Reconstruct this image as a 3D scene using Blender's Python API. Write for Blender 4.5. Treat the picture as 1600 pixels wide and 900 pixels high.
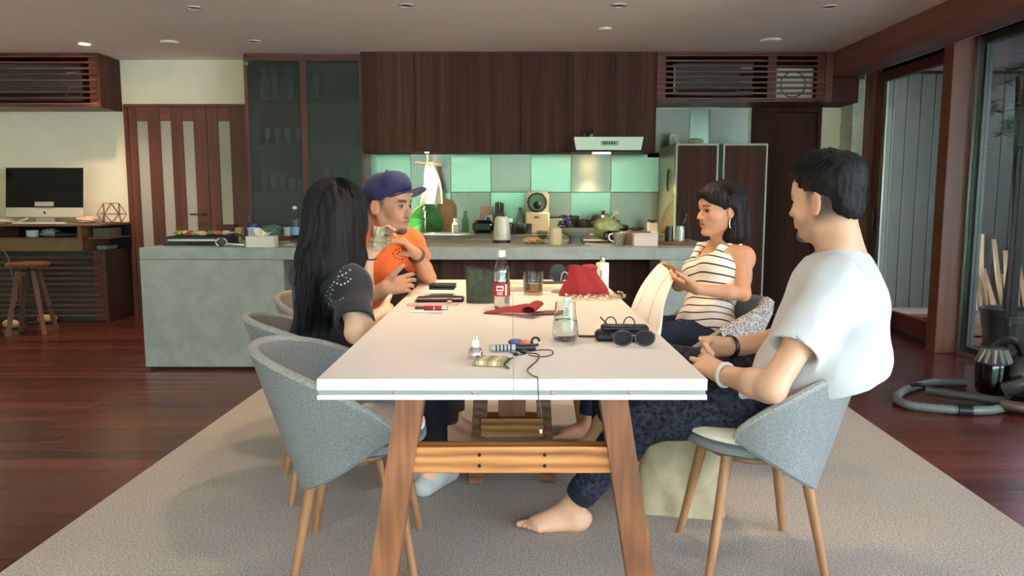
import bpy, bmesh, math, random
import numpy as np
from mathutils import Vector, Matrix

for _o in list(bpy.data.objects):
    bpy.data.objects.remove(_o)
SC = bpy.context.scene
COL = SC.collection
R = math.radians

# ---------------------------------------------------------------- camera
CAM_H = 1.16
PITCH = math.atan(141.0 / 1200.0)
_cd = bpy.data.cameras.new('camera')
_cd.sensor_width = 36.0
_cd.lens = 27.0
_cd.clip_start = 0.05
_cam = bpy.data.objects.new('camera', _cd)
COL.objects.link(_cam)
_cam.location = (0, 0, CAM_H)
_cam.rotation_euler = (R(90) - PITCH, 0, 0)
SC.camera = _cam

# ---------------------------------------------------------------- overcast sky
_w = bpy.data.worlds.new('overcast_sky')
SC.world = _w
_w.use_nodes = True
_bg = _w.node_tree.nodes['Background']
_bg.inputs[0].default_value = (0.89, 0.965, 1.22, 1)
_bg.inputs[1].default_value = 17.0

# ---------------------------------------------------------------- sun over the house onto the garden
_sl = bpy.data.lights.new('garden_sun', 'SUN')
_sl.energy = 15.0
_sl.color = (1.0, 0.98, 0.95)
_sl.angle = R(3)
_so = bpy.data.objects.new('garden_sun', _sl)
COL.objects.link(_so)
_so.rotation_euler = (R(-38), 0, R(4))

# daylight portal in the garden window opening behind the viewer
def _portal(name, loc, rot, sx, sy):
    l = bpy.data.lights.new(name, 'AREA')
    l.shape = 'RECTANGLE'
    l.size, l.size_y = sx, sy
    o = bpy.data.objects.new(name, l)
    COL.objects.link(o)
    o.location = loc
    o.rotation_euler = rot
    l.cycles.is_portal = True
    return o
_portal('window_portal', (-0.2, -4.53, 1.15), (R(90), 0, 0), 6.8, 2.3)

# ---------------------------------------------------------------- exposure
SC.view_settings.view_transform = 'Standard'
SC.view_settings.look = 'None'
SC.view_settings.exposure = 0.93
SC.view_settings.gamma = 1.0
SC.view_settings.use_curve_mapping = False
try:
    SC.cycles.max_bounces = 8
    SC.cycles.diffuse_bounces = 6
    SC.cycles.glossy_bounces = 4
    SC.cycles.transmission_bounces = 8
    SC.cycles.transparent_max_bounces = 12
    SC.cycles.sample_clamp_indirect = 6.0
    SC.cycles.caustics_reflective = False
    SC.cycles.caustics_refractive = False
    SC.cycles.use_denoising = True
except Exception:
    pass

# ---------------------------------------------------------------- measuring helpers (photograph taken as 1600 x 900)
_cp, _sp = math.cos(PITCH), math.sin(PITCH)
def ray(px, py):
    d = py - 450.0
    F = 1200 * _cp - d * _sp
    D = d * _cp + 1200 * _sp
    return (px - 800.0) / F, D / F
def P(px, py, Y):
    a, b = ray(px, py)
    return Vector((a * Y, Y, CAM_H - b * Y))
def G(px, py, z=0.0):
    a, b = ray(px, py)
    Y = (CAM_H - z) / b
    return Vector((a * Y, Y, z))
def V(*a):
    return Vector(a)

# ---------------------------------------------------------------- materials
def lin(c):
    out = []
    for v in c[:3]:
        v = v / 255.0
        out.append(v / 12.92 if v <= 0.04045 else ((v + 0.055) / 1.055) ** 2.4)
    return (out[0], out[1], out[2], 1.0)
_M = {}
def _new(name):
    m = bpy.data.materials.new(name)
    m.use_nodes = True
    nt = m.node_tree
    b = nt.nodes['Principled BSDF']
    _M[name] = m
    return m, nt, b
def _coord(nt, scale=(1, 1, 1), rnd=False, kind='Object'):
    tc = nt.nodes.new('ShaderNodeTexCoord')
    mp = nt.nodes.new('ShaderNodeMapping')
    mp.inputs['Scale'].default_value = scale
    nt.links.new(tc.outputs[kind], mp.inputs['Vector'])
    if rnd:
        oi = nt.nodes.new('ShaderNodeObjectInfo')
        mu = nt.nodes.new('ShaderNodeVectorMath'); mu.operation = 'SCALE'
        mu.inputs[0].default_value = (17.3, 31.7, 23.1)
        nt.links.new(oi.outputs['Random'], mu.inputs['Scale'])
        nt.links.new(mu.outputs[0], mp.inputs['Location'])
    return mp.outputs[0]
def _noise(nt, vec, scale, detail=3, rough=0.5, dist=0.0):
    n = nt.nodes.new('ShaderNodeTexNoise')
    n.inputs['Scale'].default_value = scale
    n.inputs['Detail'].default_value = detail
    n.inputs['Roughness'].default_value = rough
    n.inputs['Distortion'].default_value = dist
    nt.links.new(vec, n.inputs['Vector'])
    return n.outputs['Fac']
def _ramp(nt, fac, stops):
    r = nt.nodes.new('ShaderNodeValToRGB')
    e = r.color_ramp.elements
    while len(e) < len(stops):
        e.new(0.5)
    for i, (p, c) in enumerate(stops):
        e[i].position = p
        e[i].color = c
    nt.links.new(fac, r.inputs['Fac'])
    return r.outputs['Color']
def _bump(nt, b, fac, strength, dist=0.01):
    bp = nt.nodes.new('ShaderNodeBump')
    bp.inputs['Strength'].default_value = strength
    bp.inputs['Distance'].default_value = dist
    nt.links.new(fac, bp.inputs['Height'])
    nt.links.new(bp.outputs[0], b.inputs['Normal'])
def _scale(c, k):
    return (min(1, c[0] * k), min(1, c[1] * k), min(1, c[2] * k), 1)

def plain(name, rgb, rough=0.5, metal=0.0, var=0.0, scale=20.0, bump=0.0, spec=0.5, emit=None, estr=0.0,
          sheen=0.0, coat=0.0, alpha=None):
    if name in _M:
        return _M[name]
    m, nt, b = _new(name)
    c = lin(rgb)
    b.inputs['Base Color'].default_value = c
    b.inputs['Roughness'].default_value = rough
    b.inputs['Metallic'].default_value = metal
    b.inputs['Specular IOR Level'].default_value = spec
    b.inputs['Sheen Weight'].default_value = sheen
    b.inputs['Coat Weight'].default_value = coat
    vec = _coord(nt)
    f = _noise(nt, vec, scale, 4, 0.6)
    if var > 0:
        nt.links.new(_ramp(nt, f, [(0.3, _scale(c, 1 - var)), (0.7, _scale(c, 1 + var))]), b.inputs['Base Color'])
    if bump > 0:
        _bump(nt, b, f, bump, 0.006)
    if emit is not None:
        b.inputs['Emission Color'].default_value = lin(emit)
        b.inputs['Emission Strength'].default_value = estr
    return m

def wood(name, dark, mid, light, axis='x', freq=1.0, rough=0.45, rnd=True, rings=0.0, bump=0.06, spec=0.5, objvar=0.0):
    """grain runs along `axis` of the object"""
    if name in _M:
        return _M[name]
    m, nt, b = _new(name)
    lo, hi = 1.2 * freq, 38.0 * freq
    sc = {'x': (lo, hi, hi), 'y': (hi, lo, hi), 'z': (hi, hi, lo)}[axis]
    vec = _coord(nt, sc, rnd)
    f = _noise(nt, vec, 1.0, 5, 0.62, 0.4)
    lo2, hi2 = 0.25 * freq, 9.0 * freq
    sc2 = {'x': (lo2, hi2, hi2), 'y': (hi2, lo2, hi2), 'z': (hi2, hi2, lo2)}[axis]
    vec2 = _coord(nt, sc2, rnd)
    g = _noise(nt, vec2, 1.0, 3, 0.5, 0.8)
    mx = nt.nodes.new('ShaderNodeMath'); mx.operation = 'MULTIPLY_ADD'
    mx.inputs[1].default_value = 0.55
    nt.links.new(g, mx.inputs[0])
    m2 = nt.nodes.new('ShaderNodeMath'); m2.operation = 'MULTIPLY'
    m2.inputs[1].default_value = 0.45
    nt.links.new(f, m2.inputs[0])
    nt.links.new(m2.outputs[0], mx.inputs[2])
    fac = mx.outputs[0]
    if rings > 0:
        vw = _coord(nt, {'x': (0.9, 6, 6), 'y': (6, 0.9, 6), 'z': (6, 6, 0.9)}[axis], rnd)
        wv = nt.nodes.new('ShaderNodeTexWave')
        wv.wave_type = 'RINGS'
        wv.inputs['Scale'].default_value = 2.2
        wv.inputs['Distortion'].default_value = 6.0
        wv.inputs['Detail'].default_value = 3
        nt.links.new(vw, wv.inputs['Vector'])
        m3 = nt.nodes.new('ShaderNodeMix')
        m3.inputs[0].default_value = rings
        nt.links.new(fac, m3.inputs[2]); nt.links.new(wv.outputs['Fac'], m3.inputs[3])
        fac = m3.outputs[0]
    col = _ramp(nt, fac, [(0.28, lin(dark)), (0.5, lin(mid)), (0.72, lin(light))])
    if objvar > 0:
        oi = nt.nodes.new('ShaderNodeObjectInfo')
        mr = nt.nodes.new('ShaderNodeMapRange')
        mr.inputs['To Min'].default_value = 1 - objvar
        mr.inputs['To Max'].default_value = 1 + objvar
        nt.links.new(oi.outputs['Random'], mr.inputs['Value'])
        vm = nt.nodes.new('ShaderNodeVectorMath'); vm.operation = 'SCALE'
        nt.links.new(col, vm.inputs[0]); nt.links.new(mr.outputs[0], vm.inputs['Scale'])
        col = vm.outputs[0]
    nt.links.new(col, b.inputs['Base Color'])
    b.inputs['Roughness'].default_value = rough
    b.inputs['Specular IOR Level'].default_value = spec
    if bump:
        _bump(nt, b, f, bump, 0.002)
    return m

def speckle(name, a, bcol, scale=400.0, rough=0.95, bump=0.3, big=0.0, stretch=(1, 1, 1)):
    if name in _M:
        return _M[name]
    m, nt, b = _new(name)
    vec = _coord(nt, stretch)
    f = _noise(nt, vec, scale, 2, 0.7)
    col = _ramp(nt, f, [(0.36, lin(a)), (0.64, lin(bcol))])
    if big:
        g = _noise(nt, vec, 2.5, 3, 0.5)
        mr = nt.nodes.new('ShaderNodeMapRange')
        mr.inputs['To Min'].default_value = 1 - big
        mr.inputs['To Max'].default_value = 1 + big
        nt.links.new(g, mr.inputs['Value'])
        vm = nt.nodes.new('ShaderNodeVectorMath'); vm.operation = 'SCALE'
        nt.links.new(col, vm.inputs[0]); nt.links.new(mr.outputs[0], vm.inputs['Scale'])
        col = vm.outputs[0]
    nt.links.new(col, b.inputs['Base Color'])
    b.inputs['Roughness'].default_value = rough
    b.inputs['Specular IOR Level'].default_value = 0.2
    if bump:
        _bump(nt, b, f, bump, 0.004)
    return m

def glassy(name, tint=(235, 245, 240), gloss=0.05, mn=0.04):
    """thin clear sheet: transparent body with a fresnel mirror coat"""
    if name in _M:
        return _M[name]
    m, nt, b = _new(name)
    nt.nodes.remove(b)
    out = nt.nodes['Material Output']
    tr = nt.nodes.new('ShaderNodeBsdfTransparent')
    tr.inputs[0].default_value = lin(tint)
    gl = nt.nodes.new('ShaderNodeBsdfGlossy')
    gl.inputs['Roughness'].default_value = gloss
    lw = nt.nodes.new('ShaderNodeLayerWeight')
    lw.inputs['Blend'].default_value = 0.5
    pw = nt.nodes.new('ShaderNodeMath'); pw.operation = 'POWER'; pw.inputs[1].default_value = 3.0
    nt.links.new(lw.outputs['Facing'], pw.inputs[0])
    fr = nt.nodes.new('ShaderNodeMapRange')
    fr.inputs['To Min'].default_value = mn
    fr.inputs['To Max'].default_value = 0.6
    nt.links.new(pw.outputs[0], fr.inputs['Value'])
    mx = nt.nodes.new('ShaderNodeMixShader')
    nt.links.new(fr.outputs[0], mx.inputs[0])
    nt.links.new(tr.outputs[0], mx.inputs[1])
    nt.links.new(gl.outputs[0], mx.inputs[2])
    nt.links.new(mx.outputs[0], out.inputs['Surface'])
    return m

def solidglass(name, rgb=(245, 250, 248), rough=0.0, ior=1.45):
    if name in _M:
        return _M[name]
    m, nt, b = _new(name)
    b.inputs['Base Color'].default_value = lin(rgb)
    b.inputs['Roughness'].default_value = rough
    b.inputs['Transmission Weight'].default_value = 1.0
    b.inputs['IOR'].default_value = ior
    return m

def brushed(name, rgb, rough=0.28, along='x'):
    if name in _M:
        return _M[name]
    m, nt, b = _new(name)
    sc = (1.5, 60, 300) if along == 'x' else (300, 60, 1.5)
    vec = _coord(nt, sc, True)
    f = _noise(nt, vec, 1.0, 4, 0.6)
    c = lin(rgb)
    nt.links.new(_ramp(nt, f, [(0.3, _scale(c, 0.9)), (0.7, _scale(c, 1.08))]), b.inputs['Base Color'])
    b.inputs['Metallic'].default_value = 1.0
    b.inputs['Roughness'].default_value = rough
    b.inputs['Anisotropic'].default_value = 0.75
    b.inputs['Anisotropic Rotation'].default_value = 0.0 if along == 'x' else 0.25
    tg = nt.nodes.new('ShaderNodeTangent')
    tg.direction_type = 'RADIAL'
    tg.axis = 'Z'
    nt.links.new(tg.outputs[0], b.inputs['Tangent'])
    _bump(nt, b, f, 0.05, 0.001)
    return m

def vcol(name, rough=0.55, spec=0.35, sss=0.0, bump=0.0, bscale=300.0, sheen=0.0):
    """colour carried by the surface itself (attribute Col)"""
    if name in _M:
        return _M[name]
    m, nt, b = _new(name)
    at = nt.nodes.new('ShaderNodeAttribute'); at.attribute_name = 'Col'
    vec = _coord(nt)
    f = _noise(nt, vec, bscale, 3, 0.6)
    mr = nt.nodes.new('ShaderNodeMapRange')
    mr.inputs['To Min'].default_value = 0.93
    mr.inputs['To Max'].default_value = 1.07
    nt.links.new(f, mr.inputs['Value'])
    vm = nt.nodes.new('ShaderNodeVectorMath'); vm.operation = 'SCALE'
    nt.links.new(at.outputs['Color'], vm.inputs[0]); nt.links.new(mr.outputs[0], vm.inputs['Scale'])
    nt.links.new(vm.outputs[0], b.inputs['Base Color'])
    b.inputs['Roughness'].default_value = rough
    b.inputs['Specular IOR Level'].default_value = spec
    b.inputs['Sheen Weight'].default_value = sheen
    if sss:
        b.inputs['Subsurface Weight'].default_value = sss
        b.inputs['Subsurface Radius'].default_value = (0.012, 0.005, 0.003)
        b.inputs['Subsurface Scale'].default_value = 1.0
    if bump:
        _bump(nt, b, f, bump, 0.003)
    return m

# ---------------------------------------------------------------- mesh building
class MB:
    def __init__(s):
        s.v = []; s.f = []; s.mi = []; s.cur = 0
    def add(s, vs, fs, M=None):
        o = len(s.v)
        if M is not None:
            vs = [M @ Vector(v) for v in vs]
        s.v.extend([tuple(v) for v in vs])
        for f in fs:
            s.f.append(tuple(i + o for i in f)); s.mi.append(s.cur)
        return s
    def box(s, c, size, bev=0.0, M=None, rz=0.0):
        cx, cy, cz = c
        hx, hy, hz = size[0] / 2, size[1] / 2, size[2] / 2
        if rz:
            M0 = Matrix.Translation(Vector(c)) @ Matrix.Rotation(rz, 4, 'Z')
            M = M0 if M is None else M @ M0
            cx = cy = cz = 0
        b = min(bev, hx * 0.99, hy * 0.99, hz * 0.99)
        if b <= 0:
            vs = [(cx + i * hx, cy + j * hy, cz + k * hz) for i in (-1, 1) for j in (-1, 1) for k in (-1, 1)]
            fs = [(0, 1, 3, 2), (4, 6, 7, 5), (0, 4, 5, 1), (2, 3, 7, 6), (0, 2, 6, 4), (1, 5, 7, 3)]
            return s.add(vs, fs, M)
        vs = []; ix = {}
        for i in (-1, 1):
            for j in (-1, 1):
                for k in (-1, 1):
                    ix[i, j, k] = len(vs)
                    vs += [(cx + i * hx, cy + j * (hy - b), cz + k * (hz - b)),
                           (cx + i * (hx - b), cy + j * hy, cz + k * (hz - b)),
                           (cx + i * (hx - b), cy + j * (hy - b), cz + k * hz)]
        fs = []
        def q(a, flip):
            fs.append(tuple(reversed(a)) if flip else tuple(a))
        for sgn in (-1, 1):
            q([ix[sgn, -1, -1], ix[sgn, 1, -1], ix[sgn, 1, 1], ix[sgn, -1, 1]], sgn < 0)
            q([ix[-1, sgn, -1] + 1, ix[-1, sgn, 1] + 1, ix[1, sgn, 1] + 1, ix[1, sgn, -1] + 1], sgn < 0)
            q([ix[-1, -1, sgn] + 2, ix[1, -1, sgn] + 2, ix[1, 1, sgn] + 2, ix[-1, 1, sgn] + 2], sgn < 0)
        for a in (-1, 1):
            for c2 in (-1, 1):
                fl = a * c2 < 0
                q([ix[a, c2, -1], ix[a, c2, -1] + 1, ix[a, c2, 1] + 1, ix[a, c2, 1]], fl)
                q([ix[a, -1, c2], ix[a, 1, c2], ix[a, 1, c2] + 2, ix[a, -1, c2] + 2][::-1], not fl)
                q([ix[-1, a, c2] + 1, ix[-1, a, c2] + 2, ix[1, a, c2] + 2, ix[1, a, c2] + 1], fl)
                for k in (-1, 1):
                    q([ix[a, c2, k], ix[a, c2, k] + 1, ix[a, c2, k] + 2], a * c2 * k < 0)
        return s.add(vs, fs, M)
    def bb(s, x0, x1, y0, y1, z0, z1, bev=0.0, M=None):
        return s.box(((x0 + x1) / 2, (y0 + y1) / 2, (z0 + z1) / 2), (abs(x1 - x0), abs(y1 - y0), abs(z1 - z0)), bev, M)
    def tube(s, pts, r, n=8, cap=True, M=None, flat=1.0, up=None):
        pts = [Vector(p) for p in pts]
        m = len(pts)
        rs = list(r) if isinstance(r, (list, tuple)) else [r] * m
        vs = []; fs = []
        prev = None
        for i, p in enumerate(pts):
            t = (pts[min(i + 1, m - 1)] - pts[max(i - 1, 0)])
            t = t.normalized() if t.length > 1e-9 else Vector((0, 0, 1))
            if prev is None:
                a = Vector(up) if up else (Vector((0, 0, 1)) if abs(t.z) < 0.9 else Vector((1, 0, 0)))
                u = (a - t * a.dot(t)).normalized()
            else:
                u = prev - t * prev.dot(t)
                u = u.normalized() if u.length > 1e-6 else t.orthogonal().normalized()
            prev = u
            w = t.cross(u)
            for k in range(n):
                a = 2 * math.pi * k / n
                vs.append(p + u * math.cos(a) * rs[i] * flat + w * math.sin(a) * rs[i])
        for i in range(m - 1):
            for k in range(n):
                fs.append((i * n + k, i * n + (k + 1) % n, (i + 1) * n + (k + 1) % n, (i + 1) * n + k))
        if cap:
            fs.append(tuple(reversed(range(n))))
            fs.append(tuple((m - 1) * n + k for k in range(n)))
        return s.add(vs, fs, M)
    def lathe(s, prof, n=20, c=(0, 0, 0), M=None, cap=True, sx=1.0, sy=1.0):
        vs = []; fs = []
        for r, z in prof:
            for k in range(n):
                a = 2 * math.pi * k / n
                vs.append((c[0] + r * sx * math.cos(a), c[1] + r * sy * math.sin(a), c[2] + z))
        m = len(prof)
        for i in range(m - 1):
            for k in range(n):
                fs.append((i * n + k, i * n + (k + 1) % n, (i + 1) * n + (k + 1) % n, (i + 1) * n + k))
        if cap:
            if prof[0][0] > 1e-6:
                fs.append(tuple(reversed(range(n))))
            if prof[-1][0] > 1e-6:
                fs.append(tuple((m - 1) * n + k for k in range(n)))
        return s.add(vs, fs, M)
    def prism(s, pts, z0, z1, M=None):
        n = len(pts)
        vs = [(p[0], p[1], z0) for p in pts] + [(p[0], p[1], z1) for p in pts]
        fs = [tuple(reversed(range(n))), tuple(range(n, 2 * n))]
        for i in range(n):
            j = (i + 1) % n
            fs.append((i, j, n + j, n + i))
        return s.add(vs, fs, M)
    def ell(s, c, r, nu=14, nv=10, M=None):
        if not isinstance(r, (tuple, list)):
            r = (r, r, r)
        vs = []; fs = []
        for i in range(nv + 1):
            th = math.pi * i / nv
            for k in range(nu):
                a = 2 * math.pi * k / nu
                vs.append((c[0] + r[0] * math.sin(th) * math.cos(a), c[1] + r[1] * math.sin(th) * math.sin(a), c[2] - r[2] * math.cos(th)))
        for i in range(nv):
            for k in range(nu):
                fs.append((i * nu + k, i * nu + (k + 1) % nu, (i + 1) * nu + (k + 1) % nu, (i + 1) * nu + k))
        return s.add(vs, fs, M)
    def sheet(s, fn, nu, nv, thick=0.0, M=None, closed_u=False):
        """surface fn(u,v) u,v in 0..1, optionally doubled along its normal"""
        pts = [[Vector(fn(i / nu, j / nv)) for j in range(nv + 1)] for i in range(nu + 1)]
        vs = [p for row in pts for p in row]
        W = nv + 1
        fs = []
        for i in range(nu):
            for j in range(nv):
                fs.append((i * W + j, (i + 1) * W + j, (i + 1) * W + j + 1, i * W + j + 1))
        if thick:
            nrm = []
            for i in range(nu + 1):
                for j in range(nv + 1):
                    du = pts[min(i + 1, nu)][j] - pts[max(i - 1, 0)][j]
                    dv = pts[i][min(j + 1, nv)] - pts[i][max(j - 1, 0)]
                    n = du.cross(dv)
                    nrm.append(n.normalized() if n.length > 1e-12 else Vector((0, 0, 1)))
            N = len(vs)
            vs2 = [vs[i] - nrm[i] * thick for i in range(N)]
            fs2 = [tuple(N + k for k in reversed(f)) for f in fs]
            edge = []
            for i in range(nu):
                edge.append((i * W, (i + 1) * W)); edge.append(((i + 1) * W + nv, i * W + nv))
            for j in range(nv):
                edge.append((j + 1, j)); edge.append((nu * W + j, nu * W + j + 1))
            vs = vs + vs2
            fs = fs + fs2 + [(b, a, N + a, N + b) for a, b in edge]
        return s.add(vs, fs, M)
    def build(s, name, mat, parent=None, smooth=True, ang=38, loc=None, rot=None, fix=True):
        me = bpy.data.meshes.new(name)
        me.from_pydata(s.v, [], s.f)
        mats = mat if isinstance(mat, (list, tuple)) else [mat]
        for m in mats:
            me.materials.append(m)
        if len(mats) > 1:
            me.polygons.foreach_set('material_index', s.mi)
        if fix and len(s.f) < 6000:
            bm = bmesh.new(); bm.from_mesh(me)
            bmesh.ops.recalc_face_normals(bm, faces=bm.faces)
            bm.to_mesh(me); bm.free()
        if smooth:
            me.polygons.foreach_set('use_smooth', [True] * len(me.polygons))
            me.set_sharp_from_angle(angle=R(ang))
        me.update()
        return link(name, me, parent, loc, rot)

def link(name, me, parent=None, loc=None, rot=None):
    o = bpy.data.objects.new(name, me)
    COL.objects.link(o)
    if parent is not None:
        o.parent = parent
    if loc is not None:
        o.location = loc
    if rot is not None:
        o.rotation_euler = rot
    return o
def tag(o, label=None, cat=None, group=None, kind=None):
    if label: o['label'] = label
    if cat: o['category'] = cat
    if group: o['group'] = group
    if kind: o['kind'] = kind
    return o
def thing(name, label, cat, loc=(0, 0, 0), rz=0.0, group=None):
    o = bpy.data.objects.new(name, None)
    o.empty_display_size = 0.05
    COL.objects.link(o)
    o.location = loc
    o.rotation_euler = (0, 0, rz)
    return tag(o, label, cat, group)
def struct(name, label=None, mb=None, mat=None, smooth=True, parent=None):
    if mb is None:
        o = bpy.data.objects.new(name, None); COL.objects.link(o)
    else:
        o = mb.build(name, mat, parent, smooth)
    o['kind'] = 'structure'
    if label: o['label'] = label
    return o
def copy_tree(o, parent=None):
    c = o.copy(); COL.objects.link(c); c.parent = parent
    for ch in list(o.children):
        copy_tree(ch, c)
    return c
def bez(pts, n=8):
    """smooth path through points (Catmull-Rom)"""
    pts = [Vector(p) for p in pts]
    out = []
    for i in range(len(pts) - 1):
        p0 = pts[max(i - 1, 0)]; p1 = pts[i]; p2 = pts[i + 1]; p3 = pts[min(i + 2, len(pts) - 1)]
        for k in range(n):
            t = k / n
            out.append(0.5 * ((2 * p1) + (p2 - p0) * t + (2 * p0 - 5 * p1 + 4 * p2 - p3) * t * t + (3 * p1 - p0 - 3 * p2 + p3) * t ** 3))
    out.append(pts[-1])
    return out
# ================================================================ palette
m_floor = wood('floor_wood', (54, 23, 17), (82, 38, 29), (112, 57, 44), 'x', 0.6, rough=0.26, objvar=0.28, bump=0.04)
m_floorbase = plain('floor_joint', (30, 14, 11), 0.5)
m_cab = wood('walnut_panel', (50, 29, 23), (78, 49, 39), (106, 72, 58), 'z', 0.9, rough=0.55, bump=0.03, spec=0.12)
m_cabx = wood('walnut_slat', (78, 39, 28), (112, 59, 43), (138, 77, 57), 'x', 0.8, rough=0.45, bump=0.03)
m_beam = wood('beam_wood', (92, 52, 43), (116, 70, 60), (136, 84, 72), 'y', 0.7, rough=0.45, bump=0.03)
m_post = wood('post_wood', (84, 48, 33), (112, 68, 48), (134, 86, 62), 'z', 0.7, rough=0.45, bump=0.04)
m_stile = wood('stile_wood', (72, 36, 28), (98, 52, 40), (120, 68, 52), 'z', 0.7, rough=0.45, bump=0.03)
m_stiley = wood('rail_wood', (72, 36, 28), (98, 52, 40), (120, 68, 52), 'y', 0.7, rough=0.45, bump=0.03)
m_darkdoor = wood('dark_door_wood', (54, 28, 22), (76, 42, 34), (94, 55, 45), 'z', 0.7, rough=0.55, bump=0.03, spec=0.12)
m_wall = plain('cream_plaster', (243, 234, 211), 0.9, var=0.03, scale=6, bump=0.03)
m_ceil = plain('ceiling_plaster', (243, 234, 222), 0.9, var=0.03, scale=3, bump=0.02)
m_rough = plain('rough_plaster', (216, 218, 200), 0.95, var=0.08, scale=14, bump=0.5)
m_conc = speckle('concrete', (140, 150, 143), (154, 163, 155), 7.0, 0.55, 0.02, big=0.1)
m_conctop = speckle('concrete_top', (128, 132, 120), (150, 152, 138), 6.0, 0.24, 0.0, big=0.1)
m_steelh = brushed('brushed_steel_h', (138, 146, 141), 0.27, 'x')
m_steelv = brushed('brushed_steel_v', (142, 143, 138), 0.3, 'z')
m_alu = plain('aluminium', (190, 194, 190), 0.3, 1.0)
m_aludark = plain('dark_aluminium', (70, 74, 72), 0.35, 0.8)
m_pane = glassy('window_glass', (240, 241, 239), gloss=0.01)
m_black = plain('black_plastic', (18, 19, 20), 0.4)
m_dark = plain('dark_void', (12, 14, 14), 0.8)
m_white = plain('white_plastic', (226, 226, 218), 0.4)
m_chrome = plain('chrome', (215, 217, 215), 0.08, 1.0)

XL, XR, YB, YF, ZC = -5.2, 3.36, 7.62, -4.5, 2.48

# ================================================================ floor of planks
flo = struct('floor', 'dark red wooden plank floor', MB().bb(XL - 0.2, 3.45, YF - 0.2, YB + 0.2, -0.12, -0.008), m_floorbase, False)
_rng = random.Random(4)
_plank = {}
def plank_mesh(L, W):
    if (L, W) not in _plank:
        mb = MB().box((0, 0, -0.004), (L - 0.0015, W - 0.0015, 0.008), 0.0012)
        me = bpy.data.meshes.new('plank')
        me.from_pydata(mb.v, [], mb.f)
        bm = bmesh.new(); bm.from_mesh(me); bmesh.ops.recalc_face_normals(bm, faces=bm.faces); bm.to_mesh(me); bm.free()
        me.materials.append(m_floor)
        _plank[L, W] = me
    return _plank[L, W]
W_PL = 0.12
for r_ in range(47):
    y = 2.0 + W_PL * (r_ + 0.5)
    x = XL - _rng.choice((0.0, 0.45, 0.9, 1.35))
    while x < 3.4:
        L = _rng.choice((1.5, 1.8, 2.1))
        if x + L > XL:
            link('plank', plank_mesh(L, W_PL), flo, (x + L / 2, y, 0.0))
        x += L
mbf = MB()
for r_ in range(54):
    y = 2.0 - W_PL * (r_ + 0.5)
    mbf.box((-0.9, y, -0.004), (8.7, W_PL - 0.0015, 0.008), 0.001)
tag(mbf.build('near_planks', m_floor, flo), kind='stuff')

# ================================================================ shell
ceil_ = struct('ceiling', 'pale grey plaster ceiling', MB().bb(XL - 0.2, 3.46, YF - 0.5, YB + 0.2, ZC, ZC + 0.2), m_ceil, False)
struct('roof_yard_shade', 'dark roof added over the yard to shade it', MB().bb(3.46, 5.62, YF - 0.5, YB + 0.8, ZC, ZC + 0.2), plain('roof_dark', (58, 56, 54), 0.9), False)  # roof added to hold back sky light; its width sets the yard brightness
wall_back = struct('wall_back', 'cream plaster back wall behind the kitchen', MB().bb(XL - 0.2, 3.42, YB, YB + 0.2, 0, ZC), m_wall, False)
struct('wall_left', 'cream plaster side wall', MB().bb(XL - 0.2, XL, YF - 0.2, YB, 0, ZC), m_wall, False)
_wf = MB().bb(XL - 0.2, -3.6, YF - 0.2, YF, 0, ZC)
_wf.bb(-3.6, 3.0, YF - 0.2, YF, 2.34, ZC).bb(3.0, 3.4, YF - 0.2, YF, 0, ZC)
struct('wall_front', 'cream wall around the garden window', _wf, m_wall, False)
win3 = struct('window_3', 'wide wooden garden window behind the viewer')
for i in range(5):
    x = -3.6 + 6.6 * i / 4
    MB().box((x, YF - 0.08, 1.17), (0.07, 0.07, 2.34), 0.004).build('mullion', m_stile, win3)
MB().bb(-3.6, 3.0, YF - 0.115, YF - 0.045, 0, 0.06, 0.004).build('bottom_rail', m_stile, win3)
for i in range(4):
    MB().bb(-3.6 + 1.65 * i + 0.035, -3.6 + 1.65 * (i + 1) - 0.035, YF - 0.085, YF - 0.078, 0.06, 2.34).build('pane', m_pane, win3, False)

# rough plaster pier in the far corner
def rough_pier():
    mb = MB()
    rn = random.Random(9)
    def face(p0, du, dv, nu, nv, nrm):
        off = {}
        def fn(u, v):
            k = (round(u * nu), round(v * nv))
            if k not in off:
                edge = 0.4 if k[0] in (0, nu) else 1.0
                off[k] = (math.sin(v * 95 + k[0] * 0.7) * 0.004 + rn.uniform(-1, 1) * 0.013) * edge
            return p0 + du * u + dv * v + nrm * off[k]
        mb.sheet(fn, nu, nv)
    z = V(0, 0, 2.26)
    face(V(3.20, YB, 0), V(0, -0.27, 0), z, 8, 70, V(-1, 0, 0))
    face(V(3.20, 7.35, 0), V(0.10, 0, 0), z, 4, 70, V(0, -1, 0))
    face(V(3.30, 7.35, 0), V(0, 0.27, 0), z, 6, 70, V(1, 0, 0))
    return mb
struct('wall_right', 'rough white plaster pier in the far corner by the sliding door', rough_pier(), m_rough)
struct('wall_corner', 'plain corner wall beside the dark door', MB().bb(3.29, 3.42, 7.34, YB, 0, ZC), m_wall, False)

# beam and glazing along the garden side
struct('trim_1', 'dark wooden beam under the ceiling along the glass wall', MB().bb(2.93, 3.17, YF, YB, 2.26, ZC, 0.004), m_beam)
MB().bb(3.155, 3.175, YF, 7.35, 2.255, 2.275).build('curtain_track', m_alu, bpy.data.objects['trim_1'])
struct('trim_2', 'dark header above the sliding doors', MB().bb(3.17, 3.46, YF, 7.34, 2.37, ZC), m_beam)
for i, y in enumerate((5.67, 3.55, 1.4, -0.7, -2.8)):
    struct('trim_%d' % (3 + i), 'wooden post between the glass doors', MB().bb(3.17, 3.33, y, y + 0.13, 0, 2.37, 0.004), m_post)
struct('trim_10', 'wooden jamb of the sliding door by the rough pier', MB().bb(3.30, 3.42, 7.2, 7.345, 0, 2.37, 0.004), m_post)

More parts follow.
